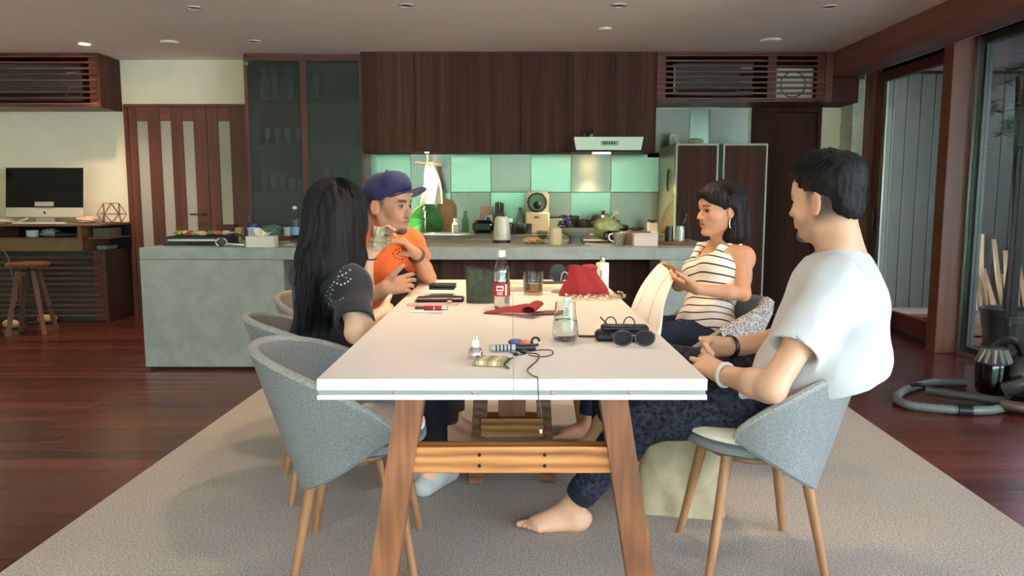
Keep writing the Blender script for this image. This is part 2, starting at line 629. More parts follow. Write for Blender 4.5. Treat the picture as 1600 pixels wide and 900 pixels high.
w1 = struct('window_1', 'wooden sliding glass door by the rough pier')
MB().bb(3.335, 3.385, 7.04, 7.2, 0.02, 2.28, 0.004).build('stile', m_stile, w1)
MB().bb(3.335, 3.385, 5.72, 5.88, 0.02, 2.28, 0.004).build('stile', m_stile, w1)
MB().bb(3.335, 3.385, 5.88, 7.04, 2.19, 2.28, 0.004).build('top_rail', m_stiley, w1)
MB().bb(3.335, 3.385, 5.88, 7.04, 0.02, 0.17, 0.004).build('bottom_rail', m_stiley, w1)
MB().bb(3.357, 3.363, 5.88, 7.04, 0.17, 2.19).build('pane', m_pane, w1, False)
MB().bb(3.352, 3.368, 7.02, 7.04, 0.17, 2.19).build('glazing_bead', m_alu, w1)
_hd = MB().bb(3.31, 3.335, 7.085, 7.11, 0.86, 1.06, 0.004)
_hd.bb(3.315, 3.34, 7.085, 7.11, 0.86, 0.885).bb(3.315, 3.34, 7.085, 7.11, 1.035, 1.06)
_hd.build('handle', m_black, w1)
MB().bb(3.33, 3.40, 5.6, 7.3, -0.004, 0.02).build('floor_track', m_aludark, w1)
def fixed_window(n, y0, y1, label):
    w = struct('window_%d' % n, label)
    MB().bb(3.325, 3.345, y1 - 0.02, y1, 0.02, 2.3, 0.002).build('bead', m_alu, w)
    MB().bb(3.345, 3.40, y1 - 0.09, y1, 0.02, 2.3, 0.003).build('frame_side', m_aludark, w)
    MB().bb(3.345, 3.40, y0, y0 + 0.09, 0.02, 2.3, 0.003).build('frame_side', m_aludark, w)
    MB().bb(3.345, 3.40, y0 + 0.09, y1 - 0.09, 2.24, 2.3, 0.003).build('frame_top', m_aludark, w)
    MB().bb(3.345, 3.40, y0 + 0.09, y1 - 0.09, 0.02, 0.075, 0.003).build('frame_bottom', m_aludark, w)
    MB().bb(3.32, 3.345, y0, y1, 0.0, 0.03, 0.002).build('sill', m_alu, w)
    MB().bb(3.369, 3.375, y0 + 0.09, y1 - 0.09, 0.075, 2.24).build('pane', m_pane, w, False)
fixed_window(2, 3.68, 5.66, 'tall fixed glass pane beside the wooden post')
fixed_window(4, 1.53, 3.54, 'next glass pane toward the viewer')
fixed_window(5, -0.57, 1.39, 'glass pane nearest the viewer')
fixed_window(6, -2.66, -0.71, 'glass pane beside the garden window')
fixed_window(7, -4.48, -2.81, 'glass pane in the garden corner')
struct('trim_9', 'near-black board standing in for the recess shade above the glass doors', MB().bb(3.39, 3.44, YF, 7.34, 2.27, 2.38), m_dark)  # added board; its near-black colour stands in for shade in the recess

# ================================================================ covered yard beyond the glass
m_deck = wood('deck_wood', (70, 58, 52), (96, 80, 70), (116, 98, 86), 'x', 0.5, rough=0.6)
m_board = plain('yard_board', (78, 86, 82), 0.8, var=0.1, scale=5)
dk = struct('deck', 'weathered wooden deck outside the glass doors', MB().bb(3.45, 5.9, -4.7, 8.3, -0.14, -0.05), m_floorbase, False)
_bme = None
for i in range(86):
    y = 8.22 - 0.145 * i
    if _bme is None:
        o = MB().box((0, 0, 0), (2.45, 0.138, 0.03), 0.003).build('deck_board', m_deck, dk, True)
        _bme = o.data; o.location = (4.675, y, -0.035)
    else:
        link('deck_board', _bme, dk, (4.675, y, -0.035))
wo = struct('wall_outside', 'pale vertical boarding around the covered yard', MB().bb(3.42, 5.9, 8.26, 8.34, -0.1, ZC).bb(5.82, 5.9, 1.0, 8.3, -0.1, ZC), m_dark, False)
o = None
for i in range(17):
    x = 3.5 + i * 0.145
    if o is None:
        o = MB().box((0, 0, 0), (0.138, 0.02, 2.5), 0.003).build('board', m_board, wo); o.location = (x, 8.25, 1.2)
    else:
        link('board', o.data, wo, (x, 8.25, 1.2))
for i in range(48):
    y = 8.17 - i * 0.145
    b_ = link('board', o.data, wo, (5.81, y, 1.2), (0, 0, R(90)))
struct('trim_11', 'dark steel post of the covered yard', MB().bb(3.80, 3.86, 5.80, 5.86, -0.02, ZC, 0.004).bb(3.86, 5.8, 5.81, 5.85, 1.18, 1.22), m_black)

# garden behind the viewer
m_terrace = plain('terrace_bounce', (206, 202, 200), 0.9, var=0.25, scale=30, bump=0.3)
m_hedge = plain('hedge_green', (72, 122, 84), 0.8, var=0.25, scale=9, bump=0.4)
struct('ground', 'unseen pale terrace behind the viewer, toned to bounce light indoors', MB().bb(-16, 16, -18, YF - 0.2, -0.3, -0.12), m_terrace, False)  # unseen paving, made pale to throw neutral light up into the room
def _hedge(seed, x0, x1, y, h):
    rn = random.Random(seed)
    ph = [(rn.uniform(1.5, 7), rn.uniform(1.5, 7), rn.uniform(0, 6)) for _ in range(10)]
    def fn(u, v):
        x = x0 + (x1 - x0) * u
        a = v * math.pi
        bulge = sum(math.sin(p * x + q * v * 3 + s) for p, q, s in ph) * 0.05
        return (x, y + (0.6 + bulge) * math.cos(a), -0.15 + (h + bulge) * math.sin(a) ** 0.6)
    return MB().sheet(fn, 120, 30)
tag(_hedge(3, -16, 16, -13.0, 3.3).build('hedge', m_hedge), 'clipped green garden hedge outside the window behind the viewer', 'hedge')
# ================================================================ backsplash of brushed steel panels (pieces of the back wall)
XS = [-1.385 + 0.3926 * i for i in range(7)]
XS.append(1.44)
for r_ in range(2):
    for c_ in range(7):
        x0, x1 = XS[c_], XS[c_ + 1]
        z0, z1 = (0.826, 1.214) if r_ == 0 else (1.216, 1.60)
        hor = (r_ + c_) % 2 == 0 if r_ == 0 else (c_ % 2 == 0)
        hor = (c_ % 2 == 0) if r_ == 1 else (c_ % 2 == 1)
        mb = MB().box((0, 0, 0), (x1 - x0 - 0.002, 0.012, z1 - z0 - 0.002), 0.0015)
        mb.build('steel_panel', m_steelh if hor else m_steelv, wall_back, True, loc=((x0 + x1) / 2, YB - 0.006, (z0 + z1) / 2))
for x0, x1, mm in ((1.32, 1.73, m_steelv), (1.73, 1.92, m_steelh), (1.92, 2.30, m_steelv)):
    MB().box((0, 0, 0), (x1 - x0 - 0.003, 0.012, 0.47), 0.0015).build('steel_panel', mm, wall_back, True, loc=((x0 + x1) / 2, YB - 0.006, 1.785))

# ================================================================ wall cabinets
def cabinet_unit(x0, x1, doors, label):
    t = thing('wall_cabinet', label, 'cabinet', ((x0 + x1) / 2, 7.19, 1.58), group='walnut wall cabinets over the counter')
    w = x1 - x0
    MB().bb(-w / 2, w / 2, 0.02, 0.41, 0.0, 0.90, 0.002).build('body', m_cab, t)
    dw = w / doors
    for i in range(doors):
        MB().box((0, 0, 0), (dw - 0.003, 0.02, 0.895), 0.0015).build('door', m_cab, t, loc=(-w / 2 + dw * (i + 0.5), 0.0, 0.45))
    return t
cabinet_unit(-1.381, -0.400, 2, 'walnut wall cabinet next to the tall glass cabinet')
cabinet_unit(-0.400, 0.560, 2, 'walnut wall cabinet in the middle above the white kettle')
cabinet_unit(0.560, 1.323, 2, 'walnut wall cabinet above the range hood')

# ================================================================ back counter
bc = thing('back_counter', 'concrete kitchen counter along the steel backsplash', 'counter', (0.03, 7.03, 0))
MB().bb(-1.41, 1.40, 0, 0.575, 0.775, 0.826, 0.004).build('worktop', m_conctop, bc)
MB().bb(-1.41, 1.40, 0.03, 0.575, 0.08, 0.775, 0.003).build('carcass', m_darkdoor, bc)
MB().bb(-1.38, 1.38, 0.07, 0.56, 0.0, 0.08).build('plinth', m_dark, bc)
for i in range(5):
    MB().box((0, 0, 0), (0.55, 0.018, 0.66), 0.002).build('door', m_cab, bc, loc=(-1.12 + 0.56 * i, 0.02, 0.43))

# ================================================================ island
isl = thing('kitchen_island', 'grey concrete kitchen island with thick slab top', 'island', (-0.54, 5.11, 0))
# x from -2.485 to 1.42 -> local -1.945 .. 1.96 ; depth 1.05
MB().bb(-1.945, 1.96, 0.0, 1.05, 0.749, 0.83, 0.004).build('worktop', m_conctop if False else m_conc, isl)
MB().bb(-1.945, -0.985, 0.0, 1.05, 0.02, 0.7485, 0.004).build('end_block', m_conc, isl)
MB().bb(1.53, 1.96, 0.0, 1.05, 0.02, 0.7485, 0.004).build('end_block', m_conc, isl)
MB().bb(-0.985, 1.53, 0.42, 1.04, 0.06, 0.748).build('carcass', m_dark, isl)
for i in range(5):
    MB().box((0, 0, 0), (0.498, 0.02, 0.66), 0.002).build('door', m_cab, isl, loc=(-0.733 + 0.503 * i, 0.41, 0.41))
MB().bb(-1.92, 1.93, 0.02, 1.03, 0.0, 0.06).build('plinth', m_dark, isl)

# ================================================================ tall glass fronted cabinet
m_frost = None
def frosted():
    m, nt, b = _new('frosted_glass')
    b.inputs['Base Color'].default_value = lin((150, 165, 150))
    b.inputs['Roughness'].default_value = 0.22
    b.inputs['Transmission Weight'].default_value = 0.88
    b.inputs['IOR'].default_value = 1.3
    return m
m_frost = frosted()
tc = thing('glass_cabinet', 'tall wooden crockery cabinet with two frosted glass doors', 'cabinet', (-1.925, 7.25, 0))
MB().bb(-0.545, -0.52, 0.025, 0.365, 0.0, 2.475, 0.002).build('side_panel', m_stile, tc)
MB().bb(0.52, 0.545, 0.025, 0.365, 0.0, 2.475, 0.002).build('side_panel', m_stile, tc)
MB().bb(-0.52, 0.52, 0.35, 0.365, 0.0, 2.475).build('back_panel', m_darkdoor, tc)
MB().bb(-0.545, 0.545, 0.025, 0.365, 2.44, 2.476, 0.002).build('top_panel', m_stile, tc)
for z in (0.05, 0.42, 0.82, 1.23, 1.65, 2.07):
    MB().bb(-0.52, 0.52, 0.06, 0.35, z - 0.012, z + 0.012, 0.001).build('shelf', m_cabx, tc)
for s_ in (-1, 1):
    x0, x1 = (-0.545, 0.0) if s_ < 0 else (0.0, 0.545)
    d_ = MB().bb(x0, x0 + 0.03, 0, 0.022, 0.03, 2.44, 0.002).bb(x1 - 0.03, x1, 0, 0.022, 0.03, 2.44, 0.002)
    d_.bb(x0 + 0.03, x1 - 0.03, 0, 0.022, 2.41, 2.44, 0.002).bb(x0 + 0.03, x1 - 0.03, 0, 0.022, 0.03, 0.06, 0.002)
    d_ = d_.build('door', m_stile, tc)
    MB().bb(x0 + 0.03, x1 - 0.03, 0.008, 0.013, 0.06, 2.41).build('glass', m_frost, d_, False)
    MB().bb(-0.045 if s_ < 0 else 0.025, -0.025 if s_ < 0 else 0.045, -0.012, 0.0, 0.98, 1.06, 0.003).build('handle', m_black, d_)
m_jar = plain('jar_porcelain', (214, 220, 208), 0.3)
m_jar2 = plain('jar_glassy', (170, 190, 180), 0.15)
_rj = random.Random(12)
def shelf_item(x, z, h, r, kind, label, cat='jar', m=None):
    prof = {'bottle': [(r, 0), (r, h * 0.6), (r * 0.45, h * 0.75), (r * 0.45, h * 0.82), (r * 0.8, h * 0.86), (r * 0.7, h)],
            'goblet': [(r * 0.7, 0), (r * 0.7, 0.008), (r * 0.2, h * 0.1), (r * 0.25, h * 0.3), (r * 0.8, h * 0.5), (r * 0.75, h * 0.8), (r, h)],
            'cup': [(r * 0.75, 0), (r * 0.9, h * 0.4), (r, h)]}[kind]
    t = MB().lathe(prof, 14).build('storage_bottle' if kind == 'bottle' else 'glass_cup', m or m_jar, None, True, loc=(x, 7.42, z + 0.012))
    return tag(t, label, cat, 'crockery behind the frosted glass')
for i, (x, h) in enumerate(((-2.335, 0.30), (-2.24, 0.31), (-2.11, 0.30))):
    shelf_item(x, 2.07, h, 0.042, 'bottle', ['pale lidded bottle on the top shelf nearest the panelled door', 'middle pale lidded bottle on the top glass cabinet shelf', 'pale lidded bottle on the top shelf nearest the cabinet mullion'][i])
shelf_item(-1.835, 2.07, 0.22, 0.05, 'goblet', 'single pale goblet on the top shelf of the glass cabinet', 'goblet')
for i in range(5):
    shelf_item(-2.36 + 0.085 * i, 1.23, _rj.uniform(0.1, 0.16), 0.036, 'cup', '%s small pale cup from the panelled door on the eye level cabinet shelf' % ('first', 'second', 'third', 'fourth', 'fifth')[i], 'cup', m_jar if i % 2 else m_jar2)
for i in range(3):
    shelf_item(-1.78 + 0.11 * i, 1.23, 0.2, 0.04, 'goblet', '%s tall stemmed glass from the cabinet mullion on the eye level shelf' % ('first', 'second', 'third')[i], 'glass', m_jar2)
for i in range(4):
    shelf_item(-2.33 + 0.1 * i, 1.65, 0.15, 0.036, 'goblet', '%s dim glass from the panelled door on the second cabinet shelf' % ('first', 'second', 'third', 'fourth')[i], 'glass', m_jar2)
MB().bb(-0.535, -0.50, -0.004, 0.0, 2.37, 2.40).build('sticker', plain('green_sticker', (110, 150, 110), 0.6), tc)

# ================================================================ louvred boxes hiding the air conditioners
def louvre(t, x0, x1, z0, z1, n, depth, stiles, sw=0.05):
    """slats across the front (local y=0), box behind"""
    for i in range(n):
        z = z0 + 0.03 + (z1 - z0 - 0.06) * i / (n - 1)
        MB().box((0, 0, 0), (x1 - x0, 0.02, 0.017), 0.002).build('slat', m_cabx, t, loc=((x0 + x1) / 2, 0.0, z))
    for s_ in stiles:
        MB().bb(s_ - sw / 2, s_ + sw / 2, 0.011, 0.03, z0 + 0.015, z1 - 0.015, 0.001).build('stile', m_stile, t)
    MB().bb(x0, x1, -0.01, depth, z0 - 0.0, z0 + 0.018, 0.002).build('bottom_panel', m_stile, t)
    MB().bb(x0, x1, -0.01, depth, z1 - 0.018, z1, 0.002).build('top_panel', m_stile, t)

lb = thing('louvre_box', 'slatted wooden box over the fridge hiding an air conditioner', 'louvre box', (1.326, 7.18, 2.03))
louvre(lb, 0.0, 1.53, 0.0, 0.445, 9, 0.425, (0.04, 1.05, 1.50), 0.08)
MB().bb(1.53, 1.60, -0.01, 0.43, 0.0, 0.445, 0.003).build('side_panel', m_stile, lb)
MB().bb(1.60, 1.86, 0.04, 0.43, 0.0, 0.225, 0.003).build('end_panel', m_darkdoor, lb)
MB().bb(0.0, 1.53, 0.41, 0.43, 0.018, 0.427).build('back_panel', m_dark, lb)
def ac_unit(x, y, z, w, h, label, seed=0):
    t = thing('air_conditioner', label, 'air conditioner', (x, y, z), group='air conditioners behind slats')
    MB().bb(-w / 2, w / 2, 0, 0.2, 0, h, 0.012).build('casing', plain('ac_casing', (46, 62, 58), 0.5), t)
    MB().bb(-w / 2, -w / 2 + 0.012, -0.012, 0.0, 0.02, h - 0.02, 0.002).build('edge_strip', m_white, t)
    MB().bb(-w / 2 + 0.05, w / 2 - 0.16, -0.006, 0.0, 0.03, 0.075, 0.002).build('air_outlet', m_dark, t)
    for i in range(4):
        MB().bb(w / 2 - 0.13, w / 2 - 0.02, -0.01, 0.0, 0.05 + i * 0.065, 0.075 + i * 0.065, 0.004).build('vent_clip', m_alu if i % 2 else m_dark, t)
ac_unit(1.86, 7.26, 2.09, 0.74, 0.31, 'dark air conditioner behind the slats over the fridge')
fn_ = thing('fan_unit', 'white square ventilator with a round ring behind the slats', 'ventilator', (2.60, 7.28, 2.05))
MB().bb(-0.19, 0.19, 0, 0.1, 0.0, 0.3, 0.01).build('housing', m_white, fn_)
MB().tube([(0.115 * math.cos(a), -0.004, 0.15 + 0.115 * math.sin(a)) for a in [i * math.pi / 16 for i in range(33)]], 0.007, 6, False).build('ring', plain('fan_ring', (120, 124, 118), 0.5), fn_)

lb2 = thing('louvre_box', 'slatted wooden box high above the computer desk', 'louvre box', (-5.19, 7.23, 1.99))
louvre(lb2, 0.0, 1.38, 0.0, 0.485, 9, 0.385, (0.25, 1.345), 0.09)
MB().bb(1.38, 1.405, -0.01, 0.385, 0.0, 0.485, 0.003).build('side_panel', m_cab, lb2)
MB().bb(0.0, 1.38, 0.37, 0.385, 0.018, 0.467).build('back_panel', m_dark, lb2)
ac_unit(-4.52, 7.30, 2.05, 1.05, 0.35, 'dark air conditioner behind the slats above the computer desk')

# ================================================================ doors
d1 = struct('door_1', 'panelled wooden double door with four milky glass strips')
m_milky = plain('milky_glass', (176, 168, 158), 0.35)
xd0, xd1 = -3.765, -2.42
ZD = 2.03
MB().bb(xd0, xd0 + 0.045, YB - 0.04, YB, 0, ZD, 0.003).build('jamb', m_stile, d1)
MB().bb(xd1 - 0.045, xd1, YB - 0.04, YB, 0, ZD, 0.003).build('jamb', m_stile, d1)
MB().bb(xd0, xd1, YB - 0.04, YB, ZD, ZD + 0.03, 0.003).build('head', m_cabx, d1)
def leaf(x0, x1, strips, name):
    l = MB().bb(x0, x1, YB - 0.022, YB - 0.016, 0.01, ZD - 0.005).build(name, m_milky, d1)
    edges = [x0]
    for a, b in strips:
        edges += [a, b]
    edges.append(x1)
    for i in range(0, len(edges), 2):
        MB().bb(edges[i] + 0.0005, edges[i + 1] - 0.0005, YB - 0.035, YB - 0.003, 0.01, ZD - 0.005, 0.002).build('stile', m_stile, l)
    for a, b in strips:
        MB().bb(a, b, YB - 0.033, YB - 0.005, 1.90, ZD - 0.005, 0.002).build('top_rail', m_cabx, l)
        MB().bb(a, b, YB - 0.033, YB - 0.005, 0.01, 0.18, 0.002).build('bottom_rail', m_cabx, l)
    return l
def pxX(px, py=250, Y=YB):
    return ray(px, py)[0] * Y
lf = leaf(xd0 + 0.047, pxX(327), [(pxX(219), pxX(236)), (pxX(255), pxX(272)), (pxX(290), pxX(307))], 'door_leaf')
lf2 = leaf(pxX(328), xd1 - 0.047, [(pxX(345), pxX(363))], 'door_leaf')
_h = MB().tube([(pxX(322, 343), YB - 0.035, 1.0), (pxX(322, 343), YB - 0.085, 1.0), (pxX(303, 343), YB - 0.085, 1.0)], 0.009, 8)
_h.lathe([(0.026, 0), (0.026, 0.01)], 14, M=Matrix.Translation((pxX(322, 343), YB - 0.035, 1.0)) @ Matrix.Rotation(R(90), 4, 'X'))
_h.build('handle', plain('bronze_handle', (84, 78, 66), 0.35, 0.7), lf)

d2 = struct('door_2', 'plain dark wooden door behind the fridge')
xe0, xe1 = 2.33, 3.0
MB().bb(xe0, xe0 + 0.04, YB - 0.05, YB, 0, 2.03, 0.003).build('jamb', m_darkdoor, d2)
MB().bb(xe1 - 0.04, xe1, YB - 0.05, YB, 0, 2.03, 0.003).build('jamb', m_darkdoor, d2)
MB().bb(xe0 + 0.04, xe1 - 0.04, YB - 0.05, YB, 1.98, 2.03, 0.003).build('head', m_darkdoor, d2)
MB().bb(xe0 + 0.042, xe1 - 0.042, YB - 0.028, YB - 0.002, 0.005, 1.978, 0.003).build('door_leaf', m_darkdoor, d2)
MB().bb(xe0 - 0.012, xe0 - 0.004, YB - 0.02, YB, 1.65, 2.03).build('metal_edge', m_alu, d2)

# ================================================================ fridge clad in wood
m_ftrim = plain('fridge_trim', (200, 206, 190), 0.4)
fr = thing('fridge', 'tall fridge with walnut door panels in pale metal frames', 'fridge', (1.855, 6.88, 0))
MB().bb(-0.41, 0.41, 0.03, 0.72, 0.07, 1.64, 0.004).build('body', plain('fridge_side', (150, 152, 122), 0.35, 0.3), fr)
for s_, (a, b) in enumerate(((-0.405, -0.03), (0.012, 0.405))):
    d_ = MB().bb(a + 0.012, b - 0.012, 0.0, 0.028, 0.075, 1.62, 0.003).build('door', m_cab, fr)
    MB().bb(a, a + 0.014, -0.006, 0.028, 0.07, 1.635, 0.002).build('edge_trim', m_ftrim, d_)
    MB().bb(b - 0.014, b, -0.006, 0.028, 0.07, 1.635, 0.002).build('edge_trim', m_ftrim, d_)
    MB().bb(a + 0.014, b - 0.014, -0.006, 0.028, 1.618, 1.635, 0.002).build('edge_trim', m_ftrim, d_)
    MB().bb(a + 0.014, b - 0.014, -0.006, 0.028, 0.07, 0.085, 0.002).build('edge_trim', m_ftrim, d_)
MB().bb(-0.028, 0.010, 0.004, 0.02, 0.08, 1.63).build('door_gap', plain('fridge_seal', (38, 58, 44), 0.6), fr)
MB().bb(-0.39, 0.39, 0.03, 0.6, 0.0, 0.07, 0.004).build('plinth', m_dark, fr)
MB().bb(0.18, 0.32, 0.018, 0.031, 0.012, 0.06, 0.003).build('vent_grille', m_alu, fr)
for x in (0.12, 0.36):
    MB().lathe([(0.018, 0), (0.018, 0.05), (0.012, 0.062)], 10, c=(x, 0.015, 0)).build('foot', m_alu, fr)
MB().tube([(-0.411, 0.28, 1.22), (-0.42, 0.28, 1.26), (-0.42, 0.27, 1.38), (-0.411, 0.27, 1.42)], 0.007, 6).build('side_hook', m_black, fr)
tag(MB().bb(-0.05, 0.05, -0.03, 0.03, 0, 0.12, 0.004).build('tin_box', plain('tin_grey', (150, 156, 148), 0.35, 0.5), None, loc=(1.54, 7.4, 1.642)), 'small grey tin standing on top of the fridge', 'tin')
def crumpled(mb, c, r, seed, n=14, m=9, amp=0.3):
    rn = random.Random(seed)
    ph = [(rn.uniform(2, 9), rn.uniform(2, 9), rn.uniform(0, 6)) for _ in range(5)]
    def fn(u, v):
        th = math.pi * v; a = 2 * math.pi * u
        k = 1 + amp * sum(math.sin(p * math.cos(a) * 1.2 + q * th + s) for p, q, s in ph) / 5 * 1.6
        return (c[0] + r[0] * k * math.sin(th) * math.cos(a), c[1] + r[1] * k * math.sin(th) * math.sin(a), c[2] - r[2] * (1 + 0.3 * (k - 1)) * math.cos(th))
    mb.sheet(fn, n, m)
    return mb
tag(crumpled(MB(), (0, 0, 0.03), (0.03, 0.05, 0.03), 3).build('plastic_bag', plain('bag_white', (205, 205, 190), 0.5), None, loc=(1.46, 6.98, 1.645)), 'crumpled white bag on the near corner of the fridge top', 'bag')
tag(crumpled(MB(), (0, 0, 0.025), (0.07, 0.06, 0.025), 5).build('paper_bundle', plain('bundle_pale', (190, 185, 168), 0.7), None, loc=(1.66, 7.05, 1.645)), 'flat pale bundle on the middle of the fridge top', 'bundle')

# ================================================================ range hood with its lamp
hd = thing('range_hood', 'slim silver range hood with a lit lamp under the wall cabinet', 'range hood', (0.865, 6.99, 1.585))
_o = MB().prism([(-0.31, 0.115), (-0.29, 0.0), (0.29, 0.0), (0.31, 0.115)], -0.02, 0.18, M=Matrix(((1, 0, 0, 0), (0, 0, 1, 0), (0, 1, 0, 0), (0, 0, 0, 1))))
_o.build('casing', plain('hood_silver', (190, 192, 180), 0.35, 0.5), hd)
MB().bb(-0.07, 0.085, -0.026, -0.02, 0.04, 0.08, 0.002).build('control_strip', plain('hood_strip', (140, 142, 132), 0.4, 0.4), hd)
for i in range(5):
    MB().bb(-0.045 + i * 0.022, -0.033 + i * 0.022, -0.030, -0.026, 0.052, 0.068, 0.002).build('button', m_dark, hd)
MB().bb(-0.32, 0.32, -0.03, 0.18, -0.022, -0.004, 0.006).build('rim', m_black, hd)
m_hoodlamp = plain('hood_lamp', (255, 235, 200), 0.5, emit=(255, 205, 140), estr=40)
MB().bb(-0.14, 0.02, -0.02, 0.03, -0.032, -0.0225, 0.003).build('lamp', m_hoodlamp, hd)
def spot(name, loc, energy, color, size, rad=0.03, parent=None, blend=0.6, tilt=(0, 0, 0)):
    l = bpy.data.lights.new(name, 'SPOT')
    l.energy = energy; l.color = color; l.spot_size = size; l.spot_blend = blend; l.shadow_soft_size = rad
    o = bpy.data.objects.new(name, l); COL.objects.link(o)
    o.location = loc; o.rotation_euler = tilt
    if parent: o.parent = parent
    return o
spot('hood_light', (-0.06, 0.0, -0.05), 40, (1.0, 0.72, 0.42), R(150), 0.03, hd)
# small things on the hood
ph_ = thing('hood_plant', 'tiny green plant in a pot on the range hood', 'plant', (0.715, 7.05, 1.70))
MB().lathe([(0.012, 0), (0.018, 0.03), (0.016, 0.03)], 10).build('pot', plain('tiny_pot', (170, 160, 130), 0.6), ph_)
_l = MB()
for i in range(12):
    a = i * 2.4; _l.tube([(0, 0, 0.028), (0.012 * math.cos(a), 0.012 * math.sin(a), 0.05), (0.03 * math.cos(a), 0.03 * math.sin(a), 0.055 + 0.002 * i)], [0.003, 0.006, 0.001], 5)
_l.build('leaves', plain('plant_green', (38, 66, 44), 0.6), ph_)
tag(MB().lathe([(0.012, 0), (0.014, 0.03), (0.006, 0.04), (0.006, 0.05)], 10).build('spice_bottle', plain('spice_brown', (96, 56, 40), 0.4), None, loc=(0.65, 7.05, 1.70)), 'tiny brown bottle beside the hood plant', 'bottle')

# ================================================================ under cabinet spotlight over the sink
us = thing('sink_spotlight', 'small glowing spotlight under the cabinet above the towel', 'spotlight', P(667, 238, 7.25))
MB().lathe([(0.022, 0.0), (0.026, 0.012), (0.026, 0.02)], 14).build('housing', m_chrome, us)
MB().lathe([(0.018, -0.004), (0.018, 0.0)], 14).build('lens', plain('spot_lens', (255, 240, 215), 0.5, emit=(255, 225, 180), estr=60), us)
spot('sink_light', (0, 0, -0.015), 130, (1.0, 0.80, 0.55), R(70), 0.02, us)

# ================================================================ ceiling fittings
m_can = plain('downlight_can', (110, 104, 92), 0.4, 0.5)
def downlight(x, y, label, lit=0.0, energy=0.0, r=0.045):
    t = thing('downlight', label, 'downlight', (x, y, ZC), group='recessed ceiling downlights')
    MB().lathe([(r + 0.012, -0.004), (r + 0.012, 0.0), (r, 0.0), (r, -0.006)], 20, cap=False).build('trim_ring', m_white, t)
    if lit:
        MB().lathe([(r * 0.9, -0.003), (r * 0.9, -0.0005)], 18).build('bulb', plain('lit_bulb', (255, 240, 220), 0.5, emit=(255, 214, 160), estr=lit), t)
        spot('downlight_lamp', (0, 0, -0.02), energy, (1.0, 0.76, 0.52), R(105), 0.04, t, 0.8)
    else:
        MB().lathe([(r, -0.002), (r, -0.0005)], 18).build('bulb', m_can, t)
    return t
def ceil_pt(px, py):
    return G(px, py, ZC)
p_ = ceil_pt(132, 68); downlight(p_.x, p_.y, 'glowing downlight in front of the slatted box above the desk', 90, 52)
for px, py, lab in ((305, 12, 'unlit downlight near the top edge above the panelled door'), (397, 64, 'unlit downlight just in front of the tall glass cabinet'),
                    (635, 8, 'unlit downlight above the man in the cap'), (968, 8, 'unlit downlight in front of the range hood'),
                    (1296, 10, 'unlit downlight near the beam of the glass wall')):
    p_ = ceil_pt(px, py); downlight(p_.x, p_.y, lab)
for i, (x, y) in enumerate(((-0.35, 3.35), (0.45, 3.35), (-0.35, 4.35), (0.45, 4.35))):
    downlight(x, y, ['lit downlight over the table on the hair side', 'lit downlight over the table on the striped top side',
                     'lit downlight before the island on the cap side', 'lit downlight before the island on the fridge side'][i], 60, 26)
downlight(-3.3, 4.6, 'lit downlight over the bare floor beside the island', 60, 60)
for px, py, r, lab in ((265, 65, 0.075, 'flat round vent cover in the ceiling by the panelled door'), (1205, 62, 0.085, 'flat round vent cover in the ceiling before the slats'), (946, 44, 0.05, 'small round smoke detector in the middle of the ceiling')):
    p_ = ceil_pt(px, py)
    tag(MB().lathe([(r * 0.5, -0.02), (r * 0.92, -0.016), (r, -0.008), (r, -0.0005)], 22).build('ceiling_disc', m_ceil if r > 0.06 else m_white, None, loc=p_), lab, 'vent' if r > 0.06 else 'smoke detector')

# ================================================================ desk corner
m_desk = wood('desk_wood', (92, 58, 40), (124, 84, 58), (150, 106, 76), 'x', 0.7, rough=0.5)
m_deskd = wood('desk_wood_dark', (50, 28, 22), (68, 40, 31), (86, 52, 40), 'z', 0.8, rough=0.45)
lc = thing('louvre_cabinet', 'low slatted wooden cabinet built in under the computer desk', 'cabinet', (-5.19, 7.14, 0))
for i in range(12):
    MB().box((0, 0, 0), (1.34, 0.02, 0.018), 0.002).build('slat', m_cabx, lc, loc=(0.68, 0.0, 0.06 + i * 0.05))
MB().bb(1.29, 1.385, -0.001, 0.02, 0.02, 0.65, 0.002).build('stile', m_stile, lc)
MB().bb(1.385, 1.41, -0.01, 0.475, 0.0, 0.67, 0.003).build('side_panel', m_deskd, lc)
MB().bb(0.0, 1.385, -0.012, 0.475, 0.65, 0.672, 0.003).build('top_panel', m_deskd, lc)
MB().bb(0.0, 1.385, 0.06, 0.08, 0.0, 0.65).build('back_panel', plain('grille_green', (50, 66, 58), 0.6), lc)
MB().bb(1.0, 1.03, -0.016, 0.0, 0.46, 0.468, 0.001).build('led', plain('led_green', (120, 140, 40), 0.5), lc)

dsk = thing('computer_desk', 'raised wooden desk shelf with open compartments along the wall', 'desk', (-5.19, 7.06, 0.672))
MB().bb(0.0, 1.44, -0.04, 0.555, 0.228, 0.25, 0.003).build('desktop', m_desk, dsk)
MB().bb(0.0, 1.24, 0.0, 0.5, 0.105, 0.122, 0.002).build('shelf', m_desk, dsk)
MB().bb(0.0, 1.24, 0.02, 0.035, 0.0, 0.105).build('front_panel', plain('desk_panel', (116, 96, 62), 0.6, var=0.1, scale=8), dsk)
for x in (0.30, 1.20):
    MB().bb(x, x + 0.04, 0.0, 0.5, 0.0 if x > 1 else 0.122, 0.228, 0.002).build('divider', m_desk, dsk)
MB().bb(1.24, 1.44, 0.1, 0.5, 0.108, 0.12, 0.002).build('side_shelf', m_desk, dsk)
MB().bb(0.0, 1.44, 0.5, 0.52, 0.0, 0.228).build('back_panel', m_dark, dsk)
ZDT = 0.922
def on_desk(px, py):
    return V(ray(px, py)[0] * 7.24, 7.24, ZDT)
